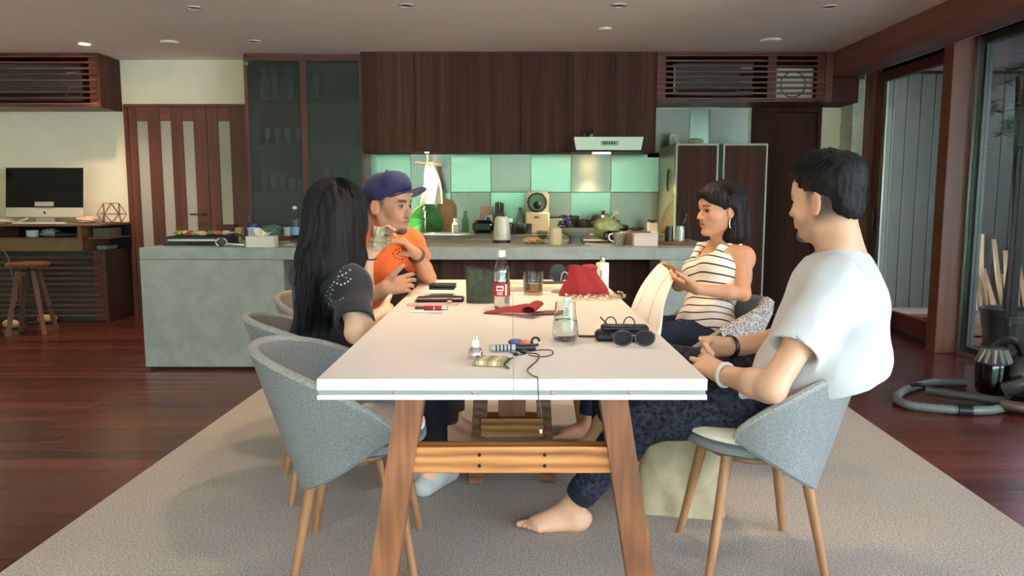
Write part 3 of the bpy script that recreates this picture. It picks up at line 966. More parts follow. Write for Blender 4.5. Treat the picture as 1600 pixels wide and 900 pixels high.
# computer
cmp_ = thing('desktop_computer', 'silver all-in-one computer with a dark screen on the desk', 'computer', P(68, 346, 7.3))
cmp_.location.z = ZDT
_t = Matrix.Translation((0, 0, 0)) @ Matrix.Rotation(R(-7), 4, 'X')
sw, sh = 0.74, 0.475
MB().box((0, 0.02, 0.055 + sh / 2), (sw, 0.012, sh), 0.005, M=_t).build('chin', plain('computer_silver', (214, 206, 186), 0.35, 0.2), cmp_)
MB().box((0, 0.0125, 0.055 + 0.095 + (sh - 0.1) / 2), (sw - 0.004, 0.004, sh - 0.098), 0.001, M=_t).build('screen', plain('screen_black', (4, 6, 8), 0.14, spec=0.3), cmp_)
MB().ell((0, 0.0135, 0.10), (0.012, 0.002, 0.013), 10, 8, M=_t).build('emblem', m_black, cmp_)
MB().prism([(-0.09, 0.03), (0.09, 0.03), (0.09, 0.035), (-0.09, 0.035)], 0.0, 0.2).bb(-0.09, 0.09, 0.03, 0.18, 0, 0.006).build('stand', plain('stand_silver', (190, 186, 172), 0.4, 0.3), cmp_)
kb = MB().bb(-0.22, 0.22, -0.055, 0.055, 0, 0.012, 0.003)
tag(kb.build('keyboard', m_white, None, loc=on_desk(78, 350) + V(0, -0.16, 0)), 'thin white keyboard below the dark computer screen', 'keyboard')
tag(crumpled(MB(), (0, 0, 0.032), (0.10, 0.06, 0.032), 8, 20, 12, 0.35).build('crumpled_cloth', plain('pink_cloth', (224, 190, 168), 0.85), None, loc=on_desk(138, 345)), 'crumpled pink cloth on the desk beside the computer', 'cloth')
tag(crumpled(MB(), (0, 0, 0.02), (0.10, 0.05, 0.02), 18, 20, 12, 0.3).build('paper_pile', plain('paper_cream', (210, 196, 170), 0.85), None, loc=on_desk(18, 350) + V(0, -0.12, 0)), 'loose cream papers on the desk at the computer corner', 'paper')
pn = MB().tube([(0, 0, 0.004), (0.10, 0.02, 0.05)], 0.006, 8)
tag(pn.build('stylus', m_white, None, loc=on_desk(36, 348) + V(0, -0.1, 0)), 'white stylus leaning below the computer', 'pen')
# geometric wire terrarium
gt = thing('wire_terrarium', 'copper wire geometric terrarium frame on the desk', 'terrarium', on_desk(170, 345) + V(0, 0.06, 0))
m_copper = plain('copper_wire', (168, 98, 66), 0.35, 0.9)
def ringp(r, z, n, ph=0):
    return [Vector((r * math.cos(2 * math.pi * i / n + ph), r * math.sin(2 * math.pi * i / n + ph), z)) for i in range(n)]
A_, B_, C_ = ringp(0.09, 0.005, 6), ringp(0.125, 0.085, 6, 0.52), ringp(0.075, 0.185, 6)
for ring in (A_, B_, C_):
    for i in range(6):
        MB().tube([ring[i], ring[(i + 1) % 6]], 0.003, 5).build('wire', m_copper, gt)
for i in range(6):
    for q_ in (i, (i - 1) % 6):
        MB().tube([A_[i], B_[q_]], 0.003, 5).build('wire', m_copper, gt)
        MB().tube([C_[i], B_[q_]], 0.003, 5).build('wire', m_copper, gt)
tag(MB().lathe([(0.03, 0), (0.03, 0.07), (0.012, 0.09), (0.012, 0.11)], 12).build('clear_bottle', m_jar2, None, loc=on_desk(147, 347) + V(0, 0.14, 0)), 'small clear bottle between the cloth and the terrarium', 'bottle')
# contents of the compartments
_cz = 0.672 + 0.122
tag(MB().lathe([(0.035, 0), (0.055, 0.05), (0.05, 0.085), (0.02, 0.09)], 14).build('red_pouch', plain('pouch_red', (150, 62, 46), 0.7), None, loc=(-4.99 + 0.12, 7.25, _cz)), 'red pouch in the desk compartment', 'pouch')
tag(MB().lathe([(0.05, 0), (0.055, 0.06), (0.05, 0.062)], 16).build('white_bowl', m_white, None, loc=(-4.52, 7.25, _cz)), 'white bowl in the wide desk compartment', 'bowl')
tag(crumpled(MB(), (0, 0, 0.04), (0.08, 0.07, 0.04), 21).build('plastic_wrap', plain('wrap_grey', (160, 166, 160), 0.4), None, loc=(-4.35, 7.25, _cz)), 'grey plastic wrap beside the white bowl in the desk', 'wrap')
tag(MB().bb(-0.14, 0.14, -0.06, 0.06, 0, 0.045, 0.008).build('black_case', m_black, None, loc=(-4.14, 7.25, _cz)), 'flat black case in the wide desk compartment', 'case')
tag(MB().bb(-0.075, 0.075, -0.12, 0.12, 0, 0.085, 0.003).build('grey_box', plain('box_grey', (110, 100, 86), 0.7), None, loc=(-3.86, 7.34, 0.672 + 0.1205)), 'grey carton on the open side shelf of the desk', 'box')
tag(MB().bb(-0.05, 0.05, -0.1, 0.1, 0, 0.035, 0.003).build('paper_pad', plain('pad_grey', (150, 148, 140), 0.7), None, loc=(-3.87, 7.34, 0.673)), 'pale pad lying under the grey carton', 'pad')
# desk lamp head at the picture edge
dl = thing('desk_lamp', 'white desk lamp beside the computer', 'lamp', (-4.86, 7.32, ZDT))
MB().lathe([(0.06, 0), (0.06, 0.012), (0.012, 0.02)], 16).build('base', m_white, dl)
MB().tube([(0, 0, 0.01), (-0.02, 0, 0.3), (-0.02, 0, 0.5)], 0.008, 8).build('pole', m_alu, dl)
MB().lathe([(0.085, 0.0), (0.08, 0.02), (0.04, 0.055), (0.015, 0.07)], 18, c=(-0.02, -0.02, 0.47)).build('shade', m_white, dl)
# cable and socks near the stool
tag(MB().tube(bez([P(2, 388, 7.1), P(12, 402, 7.08), P(18, 425, 7.09), P(24, 450, 7.1), P(26, 470, 7.1)], 6), 0.006, 6).build('power_cable', plain('cable_grey', (110, 116, 108), 0.6), None), 'grey cable hanging down in front of the slatted cabinet', 'cable')
m_stool = wood('stool_wood', (78, 50, 38), (106, 72, 54), (130, 92, 70), 'z', 0.8, rough=0.5)
st = thing('wooden_stool', 'round wooden stool on four splayed legs by the desk', 'stool', (G(55, 520, 0).x - 0.02, 6.55, 0))
MB().lathe([(0.10, 0.575), (0.155, 0.58), (0.165, 0.595), (0.16, 0.61), (0.05, 0.612)], 26).build('seat', wood('stool_seat', (96, 52, 36), (126, 72, 50), (148, 90, 64), 'x', 0.8, rough=0.3), st)
MB().tube([(0, 0, 0.40), (0, 0, 0.58)], 0.014, 10).build('spindle', m_black, st)
for i in range(4):
    a = R(45 + 90 * i + 12)
    c_, s_ = math.cos(a), math.sin(a)
    mb = MB(); n0 = Vector((-s_, c_, 0))
    mb.tube([(0.08 * c_, 0.08 * s_, 0.54), (0.20 * c_, 0.20 * s_, 0.0)], 0.024, 4)
    mb.build('leg', m_stool, st)
MB().tube([(0.15 * math.cos(a), 0.15 * math.sin(a), 0.22) for a in [i * math.pi / 12 for i in range(25)]], 0.007, 6, False).build('foot_ring', m_black, st)
MB().bb(-0.07, 0.07, -0.02, 0.02, 0.50, 0.535, 0.003).bb(-0.02, 0.02, -0.07, 0.07, 0.50, 0.535, 0.003).build('cross_brace', m_stool, st)
m_slip = plain('slipper_cream', (186, 160, 116), 0.85)
def slipper(px, py, rz, label):
    b_ = G(px, py, 0)
    t = thing('slipper', label, 'slipper', b_, R(rz), group='cream slippers under the stool')
    MB().ell((0, 0, 0.012), (0.13, 0.048, 0.012), 16, 8).build('sole', plain('slipper_sole', (60, 48, 40), 0.8), t)
    MB().ell((0.045, 0, 0.04), (0.085, 0.048, 0.04), 16, 10).build('upper', m_slip, t)
slipper(24, 513, 165, 'cream slipper lying under the near stool leg')
slipper(66, 505, 20, 'cream slipper lying against the slatted cabinet under the stool')
# ================================================================ rug
m_rug = speckle('rug_wool', (132, 126, 116), (198, 190, 176), 170.0, 0.98, 0.5, big=0.05)
_rc = [G(410, 609), G(1292, 612), G(1322, 637) + (G(1600, 830) - G(1322, 637)) * 1.9, G(7, 896) + (G(7, 896) - G(410, 609)) * 0.75]
_rc[1] = G(1322, 637) + (G(1322, 637) - G(1600, 830)) * ((G(410, 609).y - G(1322, 637).y) / (G(1322, 637).y - G(1600, 830).y))
rug = MB().prism([(p.x, p.y) for p in reversed(_rc)], 0.001, 0.012).build('area_rug', m_rug)
tag(rug, 'large grey woven area rug under the dining table', 'rug')
ZR = 0.012

# ================================================================ dining table
m_white_top = plain('table_white', (238, 232, 220), 0.38, var=0.015, scale=4)
m_oak = wood('table_oak', (76, 42, 20), (124, 76, 42), (160, 106, 62), 'z', 1.6, rough=0.5, rings=0.10, bump=0.12)
m_oakx = wood('table_oak_x', (104, 58, 24), (176, 112, 54), (206, 148, 82), 'x', 1.3, rough=0.5, rings=0.22, bump=0.12)
m_oaky = wood('table_oak_y', (60, 34, 18), (106, 62, 30), (132, 84, 46), 'y', 1.0, rough=0.5, rings=0.3)
ZT = 0.74
TY0, TY1, TX = 1.755, 3.944, 0.4565
tb = thing('dining_table', 'long white-topped dining table on splayed oak trestle legs', 'table', (0, 2.85, 0))
y0, y1 = TY0 - 2.85, TY1 - 2.85
for a, b in ((-TX, 0.0025), (0.0035, TX)):
    MB().bb(a, b, y0, y1, ZT - 0.0275, ZT, 0.0012).build('top_board', m_white_top, tb)
    MB().bb(a, b, y0, y1, ZT - 0.05, ZT - 0.0385, 0.001).build('lower_board', m_white_top, tb)
MB().bb(-TX + 0.003, TX - 0.003, y0 + 0.003, y1 - 0.003, ZT - 0.0385, ZT - 0.0275).build('metal_rail', plain('rail_grey', (128, 130, 126), 0.4, 0.6), tb)
for px in (616, 739, 862, 984):
    x = ray(px, 614)[0] * TY0
    MB().lathe([(0.0035, 0), (0.0035, 0.003), (0.002, 0.004)], 10, M=Matrix.Translation((x, y0 + 0.003, ZT - 0.033)) @ Matrix.Rotation(R(90), 4, 'X')).build('screw', plain('copper_screw', (190, 130, 100), 0.3, 0.9), tb)
def skew_leg(xt0, xt1, xb0, xb1, ya, yb, zt, zb):
    vs = [(xb0, ya, zb), (xb1, ya, zb), (xb1, yb, zb), (xb0, yb, zb), (xt0, ya, zt), (xt1, ya, zt), (xt1, yb, zt), (xt0, yb, zt)]
    return MB().add(vs, [(3, 2, 1, 0), (4, 5, 6, 7), (0, 1, 5, 4), (1, 2, 6, 5), (2, 3, 7, 6), (3, 0, 4, 7)])
for ya in (1.90 - 2.85, 3.66 - 2.85):
    for s_ in (-1, 1):
        skew_leg(s_ * 0.288, s_ * 0.218, s_ * 0.400, s_ * 0.328, ya, ya + 0.075, ZT - 0.05, ZR).build('leg', m_oak, tb)
    br = MB().bb(-0.262, 0.262, ya + 0.012, ya + 0.062, 0.454, 0.524, 0.002).build('crossbar', m_oakx, tb)
    for x in (-0.084, 0.084):
        for z in (0.474, 0.503):
            MB().lathe([(0.005, 0), (0.005, 0.002)], 8, M=Matrix.Translation((x, ya + 0.0125, z)) @ Matrix.Rotation(R(90), 4, 'X')).build('peg', m_dark, br)
# middle support under the table
for s_ in (-1, 1):
    skew_leg(s_ * 0.135, s_ * 0.078, s_ * 0.175, s_ * 0.118, 0.15, 0.21, ZT - 0.05, ZR).build('inner_leg', m_oaky, tb)
MB().bb(-0.055, 0.055, 0.155, 0.205, 0.285, ZT - 0.05, 0.002).build('centre_post', m_oak, tb)
MB().bb(-0.125, 0.125, 0.13, 0.23, 0.21, 0.285, 0.002).build('centre_beam', m_oakx, tb)
for s_ in (-1, 1):
    MB().bb(s_ * 0.2 - 0.03, s_ * 0.2 + 0.03, 1.975 - 2.85, 3.66 - 2.85, ZT - 0.09, ZT - 0.0505, 0.002).build('under_rail', m_oaky, tb)

# ================================================================ tub chairs
m_felt = speckle('chair_felt', (98, 102, 100), (146, 150, 147), 420.0, 0.95, 0.35, big=0.05)
m_feltrim = speckle('chair_piping', (120, 122, 116), (170, 170, 160), 260.0, 0.95, 0.2)
m_legwood = wood('chair_leg_oak', (112, 74, 44), (150, 104, 66), (176, 130, 88), 'z', 0.8, rough=0.45)
m_pad = plain('seat_pad_cream', (232, 226, 204), 0.7, var=0.03, scale=15)
def shell_point(u, v, off=0.0):
    th = R(122) * u
    w = (1 - abs(u) ** 5) ** 0.5 if abs(u) < 1 else 0.0
    c = math.cos(th)
    k = (c + 0.53) / 1.53
    k = max(k, 0.0)
    zb = 0.445 - 0.165 * k ** 0.9
    zt = 0.495 + 0.21 * k ** 0.62
    zm = zb * 0.5 + zt * 0.5
    h = (zt - zb) * 0.5 * max(w, 0.02)
    z = zm + (2 * v - 1) * h
    g = (z - 0.29) / 0.42
    rx = 0.175 + 0.142 * g + off
    ry = 0.235 + 0.055 * g + off
    return Vector((-c * rx, math.sin(th) * ry, z))
def make_chair(label):
    t = thing('tub_chair', label, 'chair', group='grey felt tub chairs around the table')
    nu, nv = 56, 14
    mb = MB()
    outer = [[shell_point(-1 + 2 * i / nu, j / nv, 0.012) for j in range(nv + 1)] for i in range(nu + 1)]
    inner = [[shell_point(-1 + 2 * i / nu, j / nv, -0.016) for j in range(nv + 1)] for i in range(nu + 1)]
    Wd = nv + 1
    vs = [p for row in outer for p in row] + [p for row in inner for p in row]
    N = (nu + 1) * Wd
    fs = []
    for i in range(nu):
        for j in range(nv):
            a = i * Wd + j
            fs.append((a, a + Wd, a + Wd + 1, a + 1)); fs.append((N + a, N + a + 1, N + a + Wd + 1, N + a + Wd))
        a = i * Wd
        fs.append((a, N + a, N + a + Wd, a + Wd)); a += nv
        fs.append((a, a + Wd, N + a + Wd, N + a))
    for j in range(nv):
        fs.append((j, j + 1, N + j + 1, N + j)); a = nu * Wd + j
        fs.append((a, N + a, N + a + 1, a + 1))
    mb.add(vs, fs)
    sh_ = mb.build('shell', m_felt, t, True, 60)
    rim = [shell_point(-1 + 2 * i / nu, 1.0, -0.002) for i in range(nu + 1)]
    low = [shell_point(1 - 2 * i / nu, 0.0, -0.002) for i in range(nu + 1)]
    MB().tube(rim, 0.0145, 8).build('piping', m_feltrim, sh_)
    MB().tube(low, 0.0145, 8).build('piping', m_felt, sh_)
    MB().lathe([(0.02, 0.385), (0.19, 0.39), (0.215, 0.405), (0.215, 0.425), (0.2, 0.432)], 28, c=(0.0, 0, 0), sx=1.0).build('seat', m_felt, t)
    MB().lathe([(0.2, 0.432), (0.212, 0.438), (0.212, 0.450), (0.19, 0.460), (0.05, 0.464)], 28, c=(0.0, 0, 0), sx=1.0).build('seat_pad', m_pad, t)
    for sx_, sy_ in ((1, 1), (1, -1), (-1, 1), (-1, -1)):
        MB().tube([(0.115 * sx_, 0.115 * sy_, 0.385), (0.18 * sx_, 0.172 * sy_, ZR)], [0.019, 0.0125], 10).build('leg', m_legwood, t)
    fr_ = MB().tube([(0.125 * math.cos(a), 0.125 * math.sin(a), 0.372) for a in [i * math.pi / 12 for i in range(25)]], 0.016, 6, False)
    fr_.build('seat_frame', m_legwood, t)
    return t
ch0 = make_chair('empty grey felt tub chair pushed up to the table corner')
ch0.location = (-0.49, 2.385, 0); ch0.rotation_euler = (0, 0, R(4))
for loc, rz, lab in (((-0.72, 3.0, 0), 20, 'grey felt tub chair under the woman with long black hair'),
                     ((-0.78, 3.56, 0), -12, 'grey felt tub chair under the man in the navy cap'),
                     ((0.82, 3.42, 0), 186, 'grey felt tub chair under the woman in the striped top, with a knitted throw'),
                     ((0.765, 2.375, 0), 182, 'grey felt tub chair under the man in the white shirt')):
    c = copy_tree(ch0)
    c.location = loc; c.rotation_euler = (0, 0, R(rz)); c['label'] = lab

# ================================================================ paper bag under the table
m_kraft = plain('kraft_paper', (174, 158, 128), 0.8, var=0.14, scale=16, bump=0.6)
def kraft_bag():
    rn = random.Random(31)
    ph = [(rn.uniform(-26, 26), rn.uniform(-26, 26), rn.uniform(-22, 22), rn.uniform(0, 6)) for _ in range(14)]
    def fn(u, v):
        a = 2 * math.pi * u
        c, s = math.cos(a), math.sin(a)
        n = 5.0
        r = (abs(c) ** n + abs(s) ** n) ** (-1 / n)
        wx, wy = 0.165, 0.10
        pinch = 1 - 0.35 * max(0, v - 0.55) / 0.45
        x, y, z = r * c * wx * (1 - 0.22 * v), r * s * wy * pinch, 0.42 * v * (1 - 0.10 * c * (v > 0.5))
        d = 0
        for p, q, w, o in ph:
            d += 1 - abs(math.sin(p * x + q * y + w * z + o)) * 1.6
        d = d / 14 * 0.026
        return (x + c * d, y + s * d, z)
    mb = MB().sheet(fn, 56, 34, 0.002)
    mb.bb(-0.15, 0.15, -0.09, 0.09, 0.001, 0.004)
    return mb
bg_ = kraft_bag().build('paper_bag', m_kraft, None, True, 25, loc=(0.625, 2.76, ZR), rot=(0, 0, R(-12)))
tag(bg_, 'crumpled tan paper bag on the rug under the front chair', 'paper bag')

# ================================================================ vacuum cleaner
m_vac = plain('vacuum_grey', (58, 60, 58), 0.35)
m_vacl = plain('vacuum_hose', (96, 104, 100), 0.45)
vc = thing('vacuum_cleaner', 'dark cylinder vacuum cleaner with coiled grey hose on the floor', 'vacuum cleaner', (2.95, 4.78, 0))
def L(px, py, Y):
    return P(px, py, Y) - Vector((2.95, 4.78, 0))
def Lz(px, py, z):
    return G(px, py, z) - Vector((2.95, 4.78, 0))
o_ = Lz(1550, 600, 0.11)
MB().lathe([(0.075, 0), (0.085, 0.03), (0.09, 0.17), (0.085, 0.18)], 22, c=(o_.x, o_.y, 0.06), M=None).build('dust_bin', glassy('smoky_bin', (130, 126, 116), gloss=0.08), vc)
MB().lathe([(0.03, 0), (0.05, 0.05), (0.055, 0.15)], 16, c=(o_.x, o_.y, 0.07)).build('cyclone_core', plain('cyclone_bronze', (120, 92, 60), 0.3, 0.6), vc)
for i in range(9):
    a = R(150 + i * 30)
    MB().tube([(o_.x + 0.05 * math.cos(a), o_.y + 0.05 * math.sin(a), 0.31), (o_.x + 0.085 * math.cos(a), o_.y + 0.085 * math.sin(a), 0.24)], [0.018, 0.010], 8).build('cyclone_cone', plain('cone_grey', (120, 118, 110), 0.4, 0.4), vc)
MB().lathe([(0.09, 0.235), (0.06, 0.30), (0.05, 0.325), (0.03, 0.33)], 20, c=(o_.x, o_.y, 0)).build('bin_lid', m_vac, vc)
MB().tube(bez([(o_.x - 0.02, o_.y + 0.02, 0.31), (o_.x + 0.03, o_.y, 0.36), (o_.x + 0.12, o_.y, 0.35), (o_.x + 0.17, o_.y, 0.26)], 6), 0.022, 8).build('carry_handle', m_black, vc)
MB().ell((o_.x + 0.21, o_.y + 0.02, 0.15), (0.15, 0.12, 0.14), 22, 14).build('motor_body', m_vac, vc)
for s_ in (-1, 1):
    MB().lathe([(0.02, -0.03), (0.11, -0.03), (0.125, -0.015), (0.125, 0.015), (0.11, 0.03), (0.02, 0.03)], 24, M=Matrix.Translation((o_.x + 0.24, o_.y + 0.13 * s_ - 0.01, 0.128)) @ Matrix.Rotation(R(90), 4, 'X')).build('wheel', m_black, vc)
MB().tube(bez([(o_.x + 0.02, o_.y - 0.08, 0.10), (o_.x + 0.06, o_.y - 0.12, 0.13), (o_.x + 0.1, o_.y - 0.14, 0.16)], 5), [0.04] * 11, 12).build('elbow_duct', m_vac, vc)
hose = bez([Lz(1510, 598, 0.03), Lz(1465, 597, 0.025), Lz(1425, 605, 0.025), Lz(1402, 618, 0.025), Lz(1412, 631, 0.025), Lz(1450, 637, 0.025), Lz(1500, 641, 0.025), Lz(1545, 641, 0.025), Lz(1572, 636, 0.03)], 10)
rr = [0.024 + 0.0022 * math.cos(i * 2.2) for i in range(len(hose))]
MB().tube(hose, rr, 12).build('hose', m_vacl, vc)
MB().tube([Lz(1496, 641, 0.025), Lz(1518, 642, 0.025)], 0.032, 12).build('hose_collar', m_black, vc)
wand = [Lz(1448, 610, 0.055), Lz(1480, 615, 0.055), Lz(1530, 622, 0.055), Lz(1575, 630, 0.05)]
MB().tube(bez(wand, 5), [0.026 + 0.002 * (i % 5 == 0) for i in range(16)], 12).build('wand', m_vac, vc)
MB().tube(bez([Lz(1425, 602, 0.06), Lz(1436, 601, 0.075), Lz(1450, 604, 0.07)], 4), 0.012, 8).build('trigger', m_black, vc)
MB().tube(bez([Lz(1565, 632, 0.05), Lz(1590, 636, 0.05), Lz(1625, 640, 0.05)], 4), 0.03, 10).build('cleaner_neck', plain('vac_bronze', (96, 80, 66), 0.4, 0.4), vc)
MB().bb(Lz(1592, 640, 0).x, Lz(1592, 640, 0).x + 0.28, Lz(1592, 640, 0).y - 0.05, Lz(1592, 640, 0).y + 0.06, 0.004, 0.06, 0.015).build('floor_head', m_black, vc)

# ================================================================ yard things seen through the glass
m_timber = wood('timber_offcut', (140, 112, 84), (178, 148, 114), (204, 176, 142), 'z', 0.6, rough=0.7)
_rt = random.Random(77)
for i, (bx, by, tx, ty) in enumerate([(1512, 486, 1500, 396), (1524, 488, 1516, 408), (1532, 482, 1534, 366), (1545, 486, 1528, 390), (1556, 488, 1536, 420),
                     (1566, 486, 1552, 374), (1575, 488, 1570, 392), (1586, 490, 1566, 430), (1594, 486, 1580, 380), (1604, 488, 1590, 410), (1518, 480, 1538, 430), (1562, 478, 1590, 440)]):
    b_ = G(bx, by, -0.018)
    b_.y = min(b_.y, 8.02); b_ = P(bx, by, b_.y); b_.z = -0.012
    t_ = P(tx, ty, 8.18)
    L_ = (t_ - b_).length
    o = MB().box((0, 0, L_ / 2), (0.045, 0.03, L_), 0.003).build('timber_offcut', m_timber, None, True, loc=b_)
    o.rotation_mode = 'QUATERNION'
    o.rotation_quaternion = (t_ - b_).to_track_quat('Z', 'Y')
    _ord = ['first', 'second', 'third', 'fourth', 'fifth', 'sixth', 'seventh', 'eighth', 'ninth', 'tenth', 'eleventh', 'twelfth']
    _rank = sorted((1512, 1524, 1532, 1545, 1556, 1566, 1575, 1586, 1594, 1604, 1518, 1562)).index(bx)
    tag(o, '%s pale timber offcut from the wooden post, leaning on the yard boarding' % _ord[_rank], 'timber', 'timber offcuts in the yard')
pine = thing('pine_shrub', 'dark green pine shrub outside the glass', 'shrub', (3.86, 6.0, -0.02))
MB().tube(bez([(0.12, 0.1, 0.3), (0.1, 0.05, 0.9), (0.05, 0.02, 1.5), (0.0, 0.0, 2.1)], 5), [0.045 - 0.0018 * i for i in range(16)], 8).build('trunk', plain('pine_bark', (70, 54, 44), 0.9, var=0.2, bump=0.4), pine)
MB().lathe([(0.16, 0.0), (0.2, 0.3), (0.17, 0.3), (0.15, 0.26)], 18, c=(0.12, 0.1, 0)).build('planter', plain('planter_grey', (70, 72, 70), 0.8), pine)
nd = MB()
for c_ in range(44):
    z0 = _rt.uniform(1.55, 2.2); a = _rt.uniform(0, 6.28); rr_ = _rt.uniform(0.05, 0.30)
    cx, cy = 0.03 + rr_ * math.cos(a), rr_ * math.sin(a)
    for k in range(46):
        d = Vector((_rt.gauss(0, 1), _rt.gauss(0, 1), _rt.gauss(0.35, 0.8))).normalized()
        L_ = _rt.uniform(0.07, 0.14)
        p = Vector((cx, cy, z0))
        s_ = d.orthogonal().normalized() * 0.003
        nd.add([p - s_, p + s_, p + d * L_ + Vector((0, 0, -0.015))], [(0, 1, 2)])
tag(nd.build('needles', plain('pine_green', (66, 104, 62), 0.7), pine, False), kind='stuff')
# ================================================================ people: smooth implicit bodies meshed as one surface
def A(v):
    return np.array(tuple(v), dtype=np.float64)
def unit(v):
    v = np.asarray(v, dtype=np.float64)
    return v / np.linalg.norm(v)
class Body:
    def __init__(s, disp=None):
        s.p = []; s.disp = disp; s.dmax = 0.02 if disp else 0.0
    def _push(s, fn, c, r, k, op):
        s.p.append((fn, np.asarray(c, float), float(r), k, op))
    def cone(s, a, b, ra, rb, k=0.02, op='u', flat=False):
        a, b = A(a), A(b)
        ab = b - a; L2 = float(ab @ ab) + 1e-12; n = ab / math.sqrt(L2)
        def fn(p):
            d = p - a
            t = np.clip(d @ ab / L2, 0, 1)
            q = d - t[:, None] * ab
            r = np.sqrt((q * q).sum(1)) - (ra + (rb - ra) * t)
            if flat:
                r = np.maximum(r, (p - b) @ n)
            return r
        s._push(fn, (a + b) / 2, math.sqrt(L2) / 2 + max(ra, rb), k, op)
        return s
    def ell(s, c, r, F=None, k=0.02, op='u'):
        c = A(c); r = np.asarray(r, float)
        F = np.eye(3) if F is None else np.asarray(F, float)
        def fn(p):
            q = (p - c) @ F.T
            k0 = np.sqrt(((q / r) ** 2).sum(1)); k1 = np.sqrt(((q / (r * r)) ** 2).sum(1)) + 1e-9
            return k0 * (k0 - 1.0) / k1
        s._push(fn, c, r.max(), k, op)
        return s
    def plane(s, p0, n, k=0.004):
        """keep the side the normal points away from"""
        p0 = A(p0); n = unit(n)
        s.p.append((lambda p: (p - p0) @ n, p0, 1e3, k, 'i'))
        return s
    def eval(s, pts, idx=None):
        d = np.full(len(pts), 1.0)
        first = True
        for i in (range(len(s.p)) if idx is None else idx):
            fn, c, r, k, op = s.p[i]
            e = fn(pts)
            if op == 'u':
                if first:
                    d = e; first = False; continue
                h = np.clip(0.5 + 0.5 * (d - e) / k, 0, 1)
                d = d + (e - d) * h - k * h * (1 - h)
            else:
                if op == 's':
                    e = -e
                h = np.clip(0.5 - 0.5 * (d - e) / k, 0, 1)
                d = d + (e - d) * h + k * h * (1 - h)
        if s.disp is not None:
            d = d + s.disp(pts)
        return d
    def mesh(s, fine=0.003, coarse=0.006, boxes=None):
        us = [q for q in s.p if q[4] == 'u']
        lo = np.min([q[1] - q[2] for q in us], axis=0) - 0.03
        hi = np.max([q[1] + q[2] for q in us], axis=0) + 0.03
        axes = []
        for a in range(3):
            iv = sorted([(b[0][a], b[1][a]) for b in (boxes or [])])
            xs = [lo[a]]
            while xs[-1] < hi[a]:
                x = xs[-1]
                st = fine if any(i0 - coarse <= x <= i1 for i0, i1 in iv) else coarse
                xs.append(x + st)
            axes.append(np.array(xs))
        nx, ny, nz = [len(a) for a in axes]
        Bk = 10
        Vv = np.empty((nx, ny, nz), dtype=np.float32)
        bs = [list(range(0, n, Bk)) for n in (nx, ny, nz)]
        cen = []; half = []; ids = []
        for i in bs[0]:
            x0, x1 = axes[0][i], axes[0][min(i + Bk, nx) - 1]
            for j in bs[1]:
                y0, y1 = axes[1][j], axes[1][min(j + Bk, ny) - 1]
                for k in bs[2]:
                    z0, z1 = axes[2][k], axes[2][min(k + Bk, nz) - 1]
                    cen.append(((x0 + x1) / 2, (y0 + y1) / 2, (z0 + z1) / 2))
                    half.append(0.5 * math.sqrt((x1 - x0) ** 2 + (y1 - y0) ** 2 + (z1 - z0) ** 2))
                    ids.append((i, j, k))
        cen = np.array(cen); half = np.array(half)
        cd = s.eval(cen)
        pc = np.array([q[1] for q in s.p]); pr = np.array([q[2] for q in s.p])
        for b in range(len(ids)):
            i, j, k = ids[b]
            sl = (slice(i, min(i + Bk, nx)), slice(j, min(j + Bk, ny)), slice(k, min(k + Bk, nz)))
            if abs(cd[b]) > half[b] * 1.5 + 0.02 + s.dmax:
                Vv[sl] = cd[b]; continue
            X, Y, Z = np.meshgrid(axes[0][sl[0]], axes[1][sl[1]], axes[2][sl[2]], indexing='ij')
            pts = np.stack([X.ravel(), Y.ravel(), Z.ravel()], 1)
            near = np.nonzero(np.sqrt(((pc - cen[b]) ** 2).sum(1)) < pr + half[b] + 0.07)[0]
            Vv[sl] = s.eval(pts, near).reshape(X.shape)
        return nets(Vv, axes)
